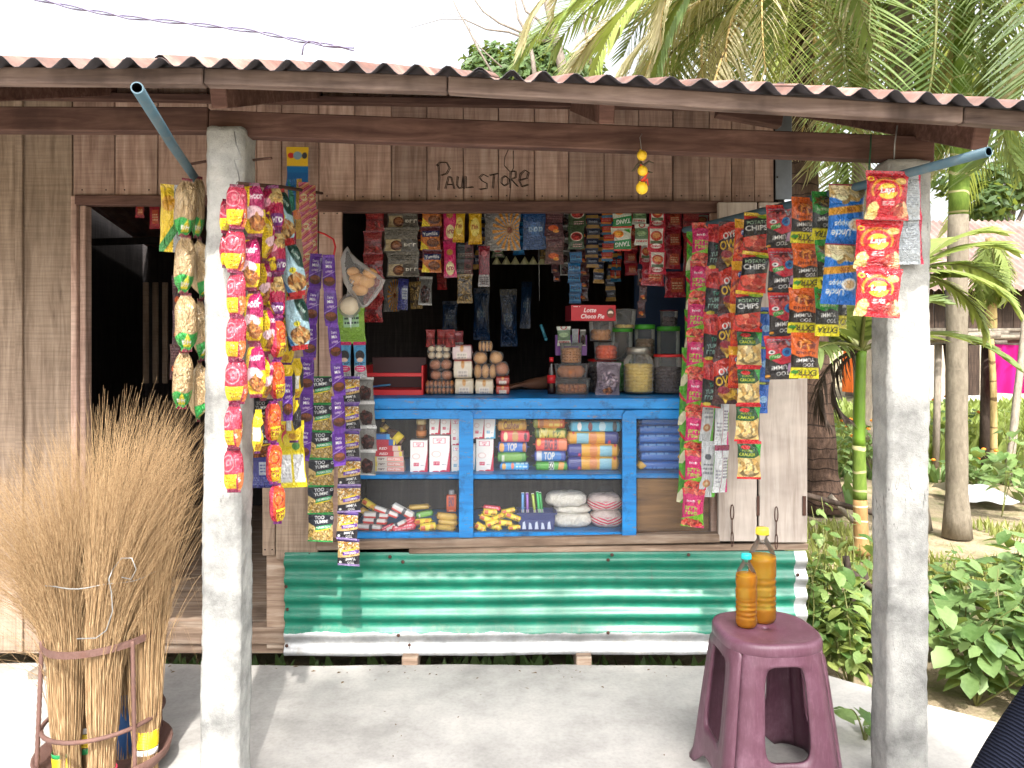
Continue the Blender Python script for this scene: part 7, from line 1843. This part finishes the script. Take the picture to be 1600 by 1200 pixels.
# ================================================================ yard, palms and far things
def frond_mesh(name, L, n, ll, droop, sag, seed, mats, wid=.03, sweep=.55, up0=0.):
    rr = random.Random(seed); mb = MB()
    m = 24; pts = [Vector((0, 0, 0))]; ang = up0
    for i in range(m):
        ang = up0 - droop * ((i + 1) / m) ** 1.25; pts.append(pts[-1] + Vector((math.cos(ang), .03 * math.sin(seed + i * .2), math.sin(ang))) * (L / m))
    mb.tube(pts, [.016 * (1 - i / (m + 2)) + .0025 for i in range(m + 1)], 5, 1)
    for k in range(n):
        s = .10 + .90 * (k + rr.uniform(-.3, .3)) / n; s = min(.995, max(.08, s)); f = s * m; i = min(m - 1, int(f)); p = pts[i].lerp(pts[i + 1], f - i); t = (pts[i + 1] - pts[i]).normalized()
        lp = ll * (.35 + .65 * math.sin(min(1, s * 1.15) * math.pi * .93 + .12)) * rr.uniform(.85, 1.1)
        for side in (-1, 1):
            if rr.random() < .04: continue
            sw = sweep + .45 * s + rr.uniform(-.12, .12)
            dirn = (Vector((0, side, 0)) * math.cos(sw) + t * math.sin(sw)).normalized(); nrm = t.cross(Vector((0, side, 0))) * side
            seg = 4; q = p; dv = dirn; w0 = wid * rr.uniform(.8, 1.2); vv = []; sg = sag * rr.uniform(.6, 1.5)
            wax = dv.cross(Vector((0, 0, 1)));
            if wax.length < .1: wax = Vector((1, 0, 0))
            wax.normalize()
            for j in range(seg + 1):
                u = j / seg; w = w0 * (1 - u ** 2.2) * .5 + .0012
                vv += [q - wax * w, q + wax * w + Vector((0, 0, -.15 * w))]
                dv = (dv + Vector((0, 0, -sg * (.4 + u)))).normalized(); q = q + dv * (lp / seg)
            mb.add(vv, [(2 * j, 2 * j + 1, 2 * j + 3, 2 * j + 2) for j in range(seg)], 0, True)
    return mb.mesh(name, mats)
GRN = [M['leaf_palm'], M['rachis']]; DRY = [M['leaf_dry'], M['bamboo_tan']]; YLW = [M['leaf_yellow'], M['rachis']]
FR = {'g1': frond_mesh('frond', 2.7, 62, .66, 1.5, .09, 1, GRN, .024, .35), 'g2': frond_mesh('frond', 2.5, 56, .66, 2.0, .15, 2, GRN, .024, .4), 'd1': frond_mesh('frond', 2.6, 58, .62, 1.7, .30, 3, DRY, .018), 'y1': frond_mesh('frond', 2.5, 56, .62, 1.6, .12, 4, YLW, .022, .4),
      'd2': frond_mesh('frond', 2.3, 50, .55, 2.2, .42, 5, DRY, .016), 's1': frond_mesh('frond', .95, 26, .34, 1.3, .10, 6, GRN, .036), 's2': frond_mesh('frond', .85, 22, .36, 1.2, .12, 7, YLW, .040), 'sd': frond_mesh('frond', .9, 30, .34, 2.3, .5, 8, [M['stick'], M['stick']], .012)}
def palm(label, base, top, r0, r1, mats, fronds, name='palm_tree', trunk_parts=None):
    base, top = Vector(base), Vector(top)
    e = empty(name, base, label, 'palm', 'palms in the yard')
    n = 30; pts, rad = [], []
    for i in range(n + 1):
        t = i / n; p = (top - base) * t + Vector((.04 * math.sin(t * 3 + base.x), .03 * math.sin(t * 2.3), 0)) * min(1, (top - base).length / 3); pts.append(p); rad.append((r0 + (r1 - r0) * t) * (1 + .35 * max(0, .06 - t) / .06) * (1 + .03 * math.sin(i * 2.1)))
    cut = 0
    for (t1, m) in mats:
        k = int(round(t1 * n)); mb = MB(); mb.tube(pts[cut:k + 1], rad[cut:k + 1], 14); mb.build('trunk', m, e); cut = k
    tp = pts[-1]
    for (k, az, el, sc) in fronds: link('frond', FR[k], e, tp, (rnd.uniform(-.15, .15), -R(el), R(az)), (sc, sc, sc))
    return e
def crown(keys, n, el0, el1, sc, seed):
    rr = random.Random(seed); return [(keys[i % len(keys)], i * 137.5 + rr.uniform(-15, 15), el0 + (el1 - el0) * (i / max(1, n - 1)) + rr.uniform(-6, 6), sc * rr.uniform(.85, 1.12)) for i in range(n)]
p0 = P(1285, 800, 6.6); p0.z = GZ
palm('coconut palm with rough brown trunk standing behind the bleached shutter', p0, P(1255, -30, 6.9), .135, .10, [(1, M['trunk_coco'])], crown(['d1', 'g2', 'y1', 'g1', 'd2', 'y1'], 16, 55, -38, 1.0, 1) + [('d1', 175, 4, 1.05), ('y1', 200, 14, 1.), ('d2', 215, -5, 1.), ('d2', 265, -28, .9), ('d1', 290, -35, .8), ('d1', 165, 22, 1.05), ('y1', 185, 30, 1.), ('d1', 195, 0, .95), ('d2', 155, 12, 1.1), ('y1', 225, 25, 1.), ('g1', 150, 34, 1.), ('d1', 240, 8, 1.), ('y1', 250, -10, .9)])
p0 = P(1424, 830, 6.0); p0.z = GZ
palm('coconut palm hidden behind the right post with fronds over the roof end', p0, P(1412, -150, 6.3), .11, .085, [(1, M['trunk_areca'])], crown(['g1', 'g2', 'g1', 'd1', 'g1'], 9, 50, -40, .98, 2) + [('g1', 262, -40, 1.05), ('g2', 305, -30, 1.), ('d2', 320, -40, 1.)])
p0 = P(1497, 845, 5.75); p0.z = GZ
palm('tall areca palm with smooth grey ringed trunk right of the right post', p0, P(1523, -240, 5.75), .078, .062, [(.46, M['trunk_areca']), (.98, M['trunk_green']), (1, M['trunk_green'])], crown(['g1', 'g2', 'd1'], 7, 60, -40, .85, 3) + [('g1', 285, -48, 1.), ('d1', 320, -50, 1.), ('g2', 240, -52, .95)])
p0 = P(1150, 700, 9.2); p0.z = GZ
palm('palm far behind the roof with pale dry fronds, left of the others', p0, P(1120, 0, 9.2), .12, .09, [(1, M['trunk_areca'])], crown(['d1', 'y1', 'd1', 'g1', 'd2', 'y1'], 30, 62, -40, 1.15, 5))
p0 = P(1360, 700, 8.6); p0.z = GZ
palm('palm far behind the roof end, right of the coconut crown', p0, P(1345, 20, 8.6), .12, .09, [(1, M['trunk_areca'])], crown(['y1', 'g1', 'd1', 'y1', 'd1'], 13, 65, -40, 1.1, 6))
p0 = P(1700, 720, 8.0); p0.z = GZ
palm('palm at the right picture edge with dark green fronds', p0, P(1690, -40, 8.0), .10, .08, [(1, M['trunk_areca'])], crown(['g1', 'g2', 'g1', 'd1'], 11, 60, -40, 1.1, 7))
p0 = P(1343, 868, 5.3); p0.z = GZ
palm('young palm with bright green stem and tan ringed foot', p0, P(1350, 548, 5.3), .050, .036, [(.28, M['trunk_tan']), (.52, M['trunk_green']), (1, plain('smooth_green_sheath', lin((104, 140, 40)), .45, 0, .05, 12, .2))], [('s1', a, el, s) for (a, el, s) in ((250, 50, 1.), (185, 42, 1.), (120, 55, 1.), (330, 30, 1.), (20, 60, .9), (215, 20, .9), (285, 66, 1.), (165, 10, .9))] + [('sd', 190, -5, .8), ('sd', 170, -25, .7)], 'young_palm')
p0 = P(1432, 800, 4.6); p0.z = GZ
palm('small palm behind the right post with yellow green leaves spreading right', p0, P(1436, 425, 4.6), .030, .024, [(1, M['trunk_green'])], [('s2', a, el, s * .72) for (a, el, s) in ((-8, 44, 1.), (10, 24, 1.05), (-25, 8, 1.), (350, -12, .95), (40, 60, .8), (160, 40, .8), (-12, 58, .9))], 'small_palm')
p0 = P(1545, 690, 10.5); p0.z = GZ
palm('thin distant palm sapling with a tuft of yellow leaves before the hut', p0, P(1549, 372, 10.5), .075, .06, [(1, M['bamboo_tan'])], [('s2', a, el, 1.1) for (a, el) in ((0, -50), (70, -40), (180, -50), (250, -55), (300, -45), (120, -60))], 'palm_sapling')

# broadleaf tree and a bare tree behind the roof
def leaf_cloud(mb, blobs, n, size, seed, flat=.0):
    rr = random.Random(seed); tot = sum(b[3] ** 2 for b in blobs)
    for (x, y, z, r) in blobs:
        for _ in range(int(n * r * r / tot)):
            v = Vector((rr.gauss(0, 1), rr.gauss(0, 1), rr.gauss(0, 1))).normalized(); q = r * rr.uniform(.55, 1.05) * (1 + .3 * noise.noise(v * 3 + Vector((x, y, z))))
            c = Vector((x, y, z)) + Vector((v.x * q, v.y * q, v.z * q * .85)); nn = (v + Vector((rr.uniform(-1, 1), rr.uniform(-1, 1), rr.uniform(-.2, 1.2)))).normalized()
            a = nn.orthogonal().normalized(); a = (Matrix.Rotation(rr.uniform(0, 6.28), 3, nn) @ a); b = nn.cross(a); s = size * rr.uniform(.6, 1.3)
            mb.add([c - a * s, c + b * s * .45 - a * s * .1, c + a * s, c - b * s * .45 - a * s * .1], [(0, 1, 2, 3)], 0)
def tree(label, base, blobs, n, size, seed, mat, r=.15, name='leafy_tree'):
    base = Vector(base); e = empty(name, base, label, 'tree', 'trees beyond the yard')
    ctr = sum((Vector(b[:3]) for b in blobs), Vector()) / len(blobs)
    mb = MB(); mb.tube([Vector((0, 0, 0)), (ctr - base) * .5 + Vector((.1, 0, 0)), ctr - base], [r, r * .8, r * .45], 9)
    for b in blobs: mb.tube([(ctr - base) * .7, (Vector(b[:3]) - base) * .6 + (ctr - base) * .4, Vector(b[:3]) - base], [r * .45, r * .3, r * .12], 6)
    mb.build('trunk', M['bark'], e)
    mb = MB(); leaf_cloud(mb, [(b[0] - base.x, b[1] - base.y, b[2] - base.z, b[3]) for b in blobs], n, size, seed); mb.build('crown', mat, e)
def blob(px, py, d, r): p = P(px, py, d); return (p.x, p.y, p.z, r * d / F)
tree('dense dark green broadleaf tree rising behind the roof middle', (PX(800, 17), 17, GZ), [blob(765, 108, 17, 46), blob(745, 130, 17, 34), blob(835, 95, 17.4, 46), blob(800, 125, 16.6, 50), blob(862, 112, 17.2, 40), blob(850, 75, 17.4, 22), blob(905, 120, 17.5, 40)], 5200, .11, 11, M['leaf_tree'])
tree('hazy green tree right of the tall areca palm', (PX(1575, 22), 22, GZ), [blob(1500, 280, 22, 40), blob(1570, 290, 22, 50), blob(1610, 250, 22.5, 50), blob(1540, 320, 21.5, 40), blob(1650, 280, 22, 60)], 3000, .16, 12, M['leaf_palm'])
tree('green tree showing between the packets and the right post', (PX(1330, 20), 20, GZ), [blob(1290, 480, 20, 60), blob(1350, 470, 20, 60), blob(1410, 420, 20.5, 60), blob(1270, 410, 20.5, 50)], 3600, .15, 13, M['leaf_tree'])
def bare():
    b = P(880, 560, 12.5); b.z = GZ
    e = empty('bare_tree', b, 'bare pale tree with thin leafless branches behind the roof', 'tree', 'trees beyond the yard')
    def br(pts, r0, r1, d=12.5):
        mb = MB(); q = [P(x, y, d + .15 * i) - b for i, (x, y) in enumerate(pts)]; mb.tube(q, [r0 + (r1 - r0) * i / (len(q) - 1) for i in range(len(q))], 7); mb.build('branch', M['bark'], e)
    mb = MB(); mb.tube([Vector((0, 0, 0)), P(885, 300, 12.5) - b, P(880, 110, 12.5) - b, P(868, 60, 12.5) - b, P(850, -20, 12.5) - b], [.14, .11, .085, .07, .06], 10); mb.build('trunk', M['bark'], e)
    br([(882, 112), (866, 64), (830, 63), (795, 50), (760, 46), (725, 30)], .03, .010); br([(866, 64), (840, 30), (822, 18), (812, -10)], .026, .016); br([(822, 54), (780, 36), (755, 18), (735, -10)], .022, .010)
    br([(838, 140), (832, 90), (824, 54), (810, 30), (804, -8)], .045, .012); br([(824, 54), (835, 30), (842, -5)], .012, .006); br([(770, 115), (748, 78), (730, 42), (715, 16), (705, -6)], .020, .008); br([(784, 105), (752, 76), (738, 56)], .014, .006)
    br([(722, 30), (690, 30), (640, 44)], .008, .004); br([(868, 41), (895, 41)], .008, .005); br([(925, 110), (915, 50), (908, -6)], .03, .02); br([(935, 34), (912, 20), (895, -5)], .022, .012); br([(935, 34), (918, 5), (915, -8)], .014, .008); br([(735, 48), (728, 28), (700, 22), (680, 20)], .006, .003)
bare()

# a hut with a rusty roof far right
def hut():
    d = 16.5; x0, x1 = PX(1425, d), PX(1900, d); ze = PZ(452, d)
    e = empty('plank_hut', (x0 + 2, d, GZ), 'distant plank hut with rusty corrugated roof at the right edge', 'hut'); o = wloc(e)
    n = int((x1 - x0) / .24)
    dark = wood('hut_shaded_dark_wood', lin((40, 31, 27)), lin((68, 54, 46)), lin((98, 80, 68)), vary=.35); pale = wood('hut_pale_wood', lin((150, 136, 120)), lin((186, 172, 154)), lin((206, 194, 178)), vary=.15)  # dark tone has the wall's shade put into the wood colour
    for i in range(n):
        x = x0 + i * (x1 - x0) / n; w = (x1 - x0) / n - .012
        for (z0, z1, m) in ((PZ(538, d), ze + .1, dark), (GZ + .25, PZ(539.5, d), pale if i % 5 else dark)):
            mb = MB(); mb.box((0, 0, 0), (w, .03, z1 - z0), ch=.004); mb.build('plank', m, e, Vector((x + w / 2, d + rnd.uniform(0, .02), (z0 + z1) / 2)) - o)
    mb = MB(); mb.box(((x0 + x1) / 2 - o.x, .1, .12), (x1 - x0 + .3, .5, .3), ch=.01); mb.build('plinth', M['post'], e)
    rm = roofmat2()
    pit = .16; xa = x0 - .5; ns = 8; sw = (x1 + .3 - xa) / ns
    for s in range(ns):
        mb = MB(); vv, ff = [], []; m = 40
        for (yy, zz) in ((d - .55, ze - .05), (d + 2.6, PZ(345, d + 2.6))):
            for i in range(m + 1): x = xa + s * sw + sw * i / m; vv.append((x - o.x, yy - o.y, zz - o.z + .025 * math.cos(2 * math.pi * x / pit) + .006 * (s % 2)))
        for i in range(m): ff.append((i, i + 1, m + 2 + i, m + 1 + i))
        mb.add(vv, ff, 0, True); mb.build('roof_sheet', rm, e)
def roofmat2():
    k = NT('hut_roof_rust'); v = k.tc('Object'); n = k.noise(v, 2, 6, .7); c = k.ramp(n, [(.3, lin((96, 80, 76))), (.55, lin((136, 112, 104))), (.75, lin((170, 156, 150)))]); k.bsdf(Base_Color=c, Roughness=.7, Metallic=.15); return k.m
hut()
# pole platform with drying wood, clothes and props
def pole(name, label, a, b, r, m='bamboo', cat='pole', group=None):
    mb = MB(); a, b = Vector(a), Vector(b); pts = [a.lerp(b, i / 8) + noise.noise_vector(a.lerp(b, i / 8) * 1.3) * r * .6 for i in range(9)]
    mb.tube(pts, [r * (1.1 - .2 * i / 8) for i in range(9)], 9); return tag(mb.wbuild(name, M[m], base=True), label, cat, group)
def rack():
    d = 9.0; e = empty('pole_rack', P(1530, 640, d), 'grey pole rack piled with thin sticks beyond the areca palm', 'rack'); o = wloc(e); rr = random.Random(3)
    e.location.z = GZ; o = wloc(e)
    for i in range(22):
        x0, x1 = rr.uniform(1380, 1500), rr.uniform(1560, 1760); y = 515 + rr.uniform(0, 22); yy = y + rr.uniform(-9, 6); dd = d + rr.uniform(-.4, .5)
        mb = MB(); mb.tube([P(x0, y, dd) - o, P((x0 + x1) / 2, (y + yy) / 2 + rr.uniform(-2, 2), dd) - o, P(x1, yy, dd) - o], rr.uniform(.016, .036), 7); mb.build('stick', M['bamboo'], e)
    for (a, b, r) in (((1500, 640), (1478, 535), .035), ((1462, 660), (1466, 535), .04), ((1620, 660), (1618, 520), .05), ((1538, 640), (1542, 540), .06)):
        mb = MB(); q = P(a[0], a[1], d); q.z = GZ - .02; mb.tube([q - o, P(b[0], b[1], d) - o], r, 9); mb.build('leg', M['stick'] if a[0] in (1500, 1538) else M['bamboo'], e)
rack()
q = P(1554, 675, 8.6); q.z = GZ; pole('bamboo_pole', 'upright tan bamboo pole at the left edge of the pink cloth', q, P(1549, 530, 8.6), .035, 'bamboo_tan', 'pole')
q = P(1572, 690, 8.0); q.z = GZ; pole('leaning_pole', 'dark grey pole leaning to the right in front of the pink cloth', q, P(1604, 500, 8.3), .038, 'bamboo', 'pole')
def cloth(name, label, x0, x1, y0, y1, d, c, seed):
    mb = MB(); nx, nz = 40, 20; vv, ff = [], []
    for j in range(nz + 1):
        for i in range(nx + 1):
            u, t = i / nx, j / nz; p = P(x0 + (x1 - x0) * u, y0 + (y1 - y0) * t + 1.5 * math.sin(u * 3), d); p.y += .05 * t * math.sin(u * 16 + seed) + .02 * math.sin(u * 37 + t * 3); vv.append(p)
    for j in range(nz):
        for i in range(nx): a = j * (nx + 1) + i; ff.append((a, a + 1, a + nx + 2, a + nx + 1))
    mb.add(vv, ff, 0, True)
    k = NT(name + '_fabric'); b = k.n('BsdfDiffuse'); b.inputs[0].default_value = rgba(lin(c)); t = k.n('BsdfTranslucent'); t.inputs[0].default_value = rgba(lin(c)); mx = k.n('MixShader'); mx.inputs[0].default_value = .3
    k.t.links.new(b.outputs[0], mx.inputs[1]); k.t.links.new(t.outputs[0], mx.inputs[2]); k.surf(mx.outputs[0])
    return tag(mb.wbuild(name, k.m), label, 'cloth')
cloth('pink_cloth', 'bright pink cloth hung out to dry under the pole rack', 1554, 1660, 538, 614, 8.7, (206, 44, 140), 1)
cloth('orange_cloth', 'plain orange cloth hanging beyond the young palm', 1318, 1372, 545, 612, 11.0, (226, 120, 60), 2)
wire('clothes line carrying the pink cloth', [P(1440, 536, 8.7), P(1554, 537, 8.7), P(1680, 536, 8.7)], .004, 'wire_steel', 'clothes_line', 'line')
wire('clothes line carrying the orange cloth', [P(1290, 543, 11.0), P(1372, 544, 11.0), P(1450, 541, 11.0)], .004, 'wire_steel', 'clothes_line', 'line')

# leaves as single pieces
def leaf_mesh(name, mat, heart=True, fold=.25, curl=.3, lob=0):
    n = 6; vv, ff = [], []
    for i in range(n + 1):
        t = i / n
        if heart: w = .52 * (math.sin(math.pi * min(1, (t + .16) / 1.16)) ** .75) * (1 - .25 * t)
        else: w = .34 * math.sin(math.pi * (t * .94 + .03)) ** .8 * (1 + lob * math.sin(t * 22))
        if i == n: w = .01
        x = t - (.10 if heart and i == 0 else 0); z = -curl * t * t
        vv += [(x - (.10 if heart and i == 0 else 0), -w, z - fold * -w * .8 * 1), (t, 0, z), (x - (.10 if heart and i == 0 else 0), w, z + fold * w * .8)]
    for i in range(n):
        a = i * 3; ff += [(a, a + 3, a + 4, a + 1), (a + 1, a + 4, a + 5, a + 2)]
    mb = MB(); mb.add(vv, ff, 0, True); return mb.mesh(name, mat)
LV = [leaf_mesh('leaf', M['leaf_vine'], True, .25, .25), leaf_mesh('leaf', M['leaf_vine'], True, .4, .5), leaf_mesh('leaf', M['leaf_vine'], False, .2, .3)]
LW = [leaf_mesh('leaf', M['leaf_weed'], True, .2, .3), leaf_mesh('leaf', M['leaf_weed'], False, .25, .4, .12), leaf_mesh('leaf', M['leaf_weed'], True, .35, .15)]
LY = [leaf_mesh('leaf', M['leaf_yellow'], False, .3, .4), leaf_mesh('leaf', M['leaf_yellow'], True, .3, .3)]
def plant(label, base, stems, leaves, lib, size, name='leafy_plant', group=None, seed=0, cat='plant', flower=None):
    """stems: list of (top offset, lean); leaves per stem"""
    rr = random.Random(seed); base = Vector(base); e = empty(name, base, label, cat, group)
    for si, (off, bow) in enumerate(stems):
        off = Vector(off); bow = Vector(bow); pts = [off * t + bow * (4 * t * (1 - t)) for t in [i / 8 for i in range(9)]]
        mb = MB(); mb.tube(pts, [.0032 * (1 - i / 11) + .0008 for i in range(9)], 5); mb.build('stem', M['rachis'], e)
        for k in range(leaves):
            t = .15 + .85 * (k + rr.random()) / leaves; i = min(7, int(t * 8)); p = pts[i].lerp(pts[i + 1], t * 8 - i); az = k * 137.5 + rr.uniform(-40, 40)
            s = size * rr.uniform(.6, 1.25) * (1 - .35 * t * (off.length > .5)); d = Vector((math.cos(R(az)), math.sin(R(az)), rr.uniform(-.1, .4)))
            pet = d.normalized() * s * .5
            link('leaf', rr.choice(lib), e, p + pet, (rr.uniform(-.4, .4), rr.uniform(-.35, .6), R(az)), (s, s, s))
        if flower: 
            mb = MB(); mb.ball((0, 0, 0), .022, 8, sz=.6, bump=.3, seed=si); mb.build('flower', flower, e, pts[-1])
    return e
def spread(n, w, h, seed, dep=None):
    rr = random.Random(seed); return [((rr.uniform(-w, w), rr.uniform(-(dep or w), (dep or w)), h * rr.uniform(.55, 1.1)), (rr.uniform(-.08, .08), rr.uniform(-.08, .08), .05)) for _ in range(n)]
VB = [(1.36, 3.42, .56, 'tallest vine with heart leaves against the shop corner', 7, .085), (1.50, 3.62, .32, 'vine with heart leaves behind the dark sticks', 6, .085), (1.62, 3.40, .18, 'low vine in front of the dark sticks beside the right post', 6, .075), (1.42, 3.24, .26, 'low leafy weed at the porch edge under the shop corner', 6, .06), (1.75, 3.75, .16, 'leafy weed behind the right post', 6, .08), (1.27, 3.36, .40, 'creeper touching the right end of the green sheet', 5, .075)]
for i, (x, y, h, lab, ns, sz) in enumerate(VB):
    plant(lab, (x, y, GZ), spread(ns + 3, .17, h + .17, 20 + i, .12), 14, LV if i != 3 else LV[:2] + LY, sz * .85, 'vine', 'weeds beside the porch', 30 + i)
WB = [(1.86, 3.10, .30, 'big leaved weed nearest the right side of the right post'), (2.12, 3.15, .36, 'big leaved weed in the middle of the clump right of the post'), (2.40, 3.20, .38, 'big leaved weed at the right end of the clump'), (2.0, 3.55, .36, 'taller big leaved weed behind the clump, left'), (2.35, 3.65, .38, 'taller big leaved weed behind the clump, right'), (2.70, 3.5, .40, 'big leaved weed at the right picture edge'), (2.05, 2.86, .22, 'low weed at the porch edge right of the post'), (2.33, 2.78, .22, 'low weed at the porch edge by the squatting person'), (2.75, 4.1, .34, 'weed far behind the clump on the right')]
for i, (x, y, h, lab) in enumerate(WB):
    plant(lab, (x, y, GZ), spread(8 if h > .25 else 6, .22, h + .12, 50 + i, .16), 14, LW if h > .25 else LY + LW[:1], .088 if h > .25 else .07, 'weed', 'weeds right of the post', 60 + i)
MG = plain('marigold', lin((230, 130, 30)), .7)
for i, (px, d, lab) in enumerate(((1306, 8.0, 'marigold plant left of the young palm stem'), (1336, 8.4, 'marigold plant behind the young palm stem'), (1366, 8.2, 'marigold plant between the young palm and the right post'), (1480, 9.4, 'marigold plant under the left end of the pole rack'), (1528, 7.6, 'marigold plant right of the areca trunk'))):
    plant(lab, (PX(px, d), d, GZ), spread(7, .35, .75 if i < 4 else .4, 80 + i), 8, LW, .11, 'marigold', 'marigolds', 90 + i, 'flower plant', MG)
plant('small leafy sprig growing out of the porch floor beside the right post', (PX(1352, 2.55), 2.55, -.01), [((-.06, -.02, .12), (0, 0, .03)), ((.05, .02, .08), (0, 0, .02)), ((-.02, -.04, .06), (0, 0, .03))], 3, LW, .06, 'sprig', None, 99)
plant('broken leafy bush at the right picture edge beyond the areca', (PX(1590, 7.0), 7.0, GZ), spread(6, .3, .7, 101), 7, LW, .16, 'weed', 'weeds right of the post', 102)
plant('sapling with drooping leaves right of the areca trunk', (PX(1565, 6.4), 6.4, GZ), [((.02, 0, .9), (.03, 0, 0)), ((.15, 0, .8), (0, 0, .05)), ((.3, .1, .7), (0, 0, .1))], 9, LW, .15, 'sapling', None, 103)
for i, (a, b) in enumerate((((1322, 868), (1346, 1012)), ((1350, 893), (1363, 942)), ((1326, 890), (1366, 920)), ((1240, 770), (1385, 805)), ((1296, 775), (1335, 815)))):
    d = 3.5 if i < 3 else 5.5
    pole('dark_stick', ('longest upright dark stick in the vines', 'short upright dark stick in the vines', 'slanting dark stick crossing the vines', 'long dark stick lying on the yard behind the vines', 'pale stick lying on the yard behind the vines')[i], P(a[0], a[1], d), P(b[0], b[1], d - .05), .014 if i < 3 else .02, 'stick' if i != 4 else 'bamboo', 'stick', 'sticks by the vines')
# a white sheet on the ground
def sheet():
    mb = MB(); nx, ny = 24, 10; vv, ff = [], []
    x0, x1 = PX(1473, 7.2), PX(1580, 7.0)
    for j in range(ny + 1):
        for i in range(nx + 1):
            x = x0 + (x1 - x0) * i / nx; y = 6.85 + .55 * j / ny - .2 * i / nx; vv.append((x, y, GZ + .03 + .10 * max(0, noise.noise(Vector((x * 4, y * 4, 2)))) + .12 * math.sin(math.pi * j / ny) * max(0, 1 - i / nx)))
    for j in range(ny):
        for i in range(nx): a = j * (nx + 1) + i; ff.append((a, a + 1, a + nx + 2, a + nx + 1))
    mb.add(vv, ff, 0, True); tag(mb.wbuild('white_sheet', plain('white_plastic_sheet', lin((206, 210, 214)), .4, 0, .3, 8, .1)), 'white plastic sheet lying on the soil beyond the areca', 'sheet')
sheet()
# grass, low cover and litter
def scatter(name, label, n, region, size, mat, seed, wide=.12):
    rr = random.Random(seed); mb = MB()
    for _ in range(n):
        x, y = region(rr); 
        if x is None: continue
        z = GZ - .03; h = size * rr.uniform(.5, 1.3); a = rr.uniform(0, 6.28); dx, dy = math.cos(a), math.sin(a); le = rr.uniform(.1, .6) * h; w = h * wide
        mb.add([(x - dy * w, y + dx * w, z), (x + dy * w, y - dx * w, z), (x + dx * le * .4 + dy * w * .7, y + dy * le * .4 - dx * w * .7, z + h * .6), (x + dx * le, y + dy * le, z + h), (x + dx * le * .4 - dy * w * .7, y + dy * le * .4 + dx * w * .7, z + h * .6)], [(0, 1, 2, 3, 4)], 0)
    tag(mb.build(name, mat), label, kind='stuff')
def reg1(rr):
    d = rr.uniform(3.2, 6.2); x = rr.uniform(1.3, 1.0 * d); 
    return (x, d) if noise.noise(Vector((x * 1.1, d * 1.1, 4))) > .05 and not (x < 2.3 and d < 3.0) else (None, None)
scatter('grass', 'short patchy grass on the yard', 9000, reg1, .085, M['grass'], 5)
def reg2(rr):
    d = rr.uniform(9, 15.5); x = rr.uniform(.38, .85) * d
    return (x, d)
scatter('ground_cover', 'low yellow green garden bed before the hut', 6000, reg2, .30, M['leaf_yellow'], 6, .3)
def reg3(rr):
    d = rr.uniform(7, 12.); x = rr.uniform(.33, .8) * d
    return (x, d) if noise.noise(Vector((x * .9, d * .9, 9))) > .12 else (None, None)
scatter('ground_cover', 'patches of green weeds between the palms', 2600, reg3, .18, M['leaf_weed'], 7, .3)
def reg4(rr): return (rr.uniform(-1.6, 1.15), rr.uniform(3.24, 3.4))
scatter('grass', 'sparse weeds in the dark gap under the shop', 260, reg4, .12, M['leaf_weed'], 8, .25)

def litter():
    rr = random.Random(12); mb = MB()
    for i in range(70):
        near = rr.random() < .6
        x = rr.uniform(-1.4, 1.0); y = 3.12 - abs(rr.gauss(0, .07)) if near else rr.uniform(2.0, 3.1); s = rr.uniform(.003, .011) * (1 if near else .7); a = rr.uniform(0, 6.28); c, n_ = math.cos(a), math.sin(a)
        mb.add([(x - c * s, y - n_ * s, .0015), (x + n_ * s * .4, y - c * s * .4, .004), (x + c * s, y + n_ * s, .0015), (x - n_ * s * .4, y + c * s * .4, .002)], [(0, 1, 2, 3)])
    tag(mb.build('leaf_litter', plain('dry_leaf_bits', lin((112, 90, 64)), .9, 0, 0, 10, .4)), 'tiny dry leaf bits and grit on the porch floor', kind='stuff')
litter()

# shade tree over the path behind the photographer
def shade_tree():
    tgt = Vector((.28, 2.42, .0)); c = tgt - sun_dir * 8.5
    base = Vector((c.x + 1.4, c.y - 1.6, GZ)); e = empty('shade_tree', base, 'leafy tree standing behind the photographer and shading the porch', 'tree', 'trees beyond the yard')
    mb = MB(); mb.tube([Vector((0, 0, 0)), Vector((-.1, .1, 2.5)), Vector((-.6, .6, 4.6)), c - base], [.16, .14, .10, .03], 9); mb.build('trunk', M['bark'], e)
    mb = MB(); u = Vector((1, 0, 0)); v = sun_dir.cross(u).normalized(); rr = random.Random(4)
    o = c - base; bl = []
    for k in range(30):
        a, q = rr.uniform(0, 6.28), math.sqrt(rr.random())
        p = o + u * math.cos(a) * q * 1.08 + v * math.sin(a) * q * .50 + sun_dir * rr.uniform(-.7, .7); bl.append((p.x, p.y, p.z, .34))
    leaf_cloud(mb, bl, 5400, .09, 15); mb.build('crown', M['leaf_tree'], e)
shade_tree()
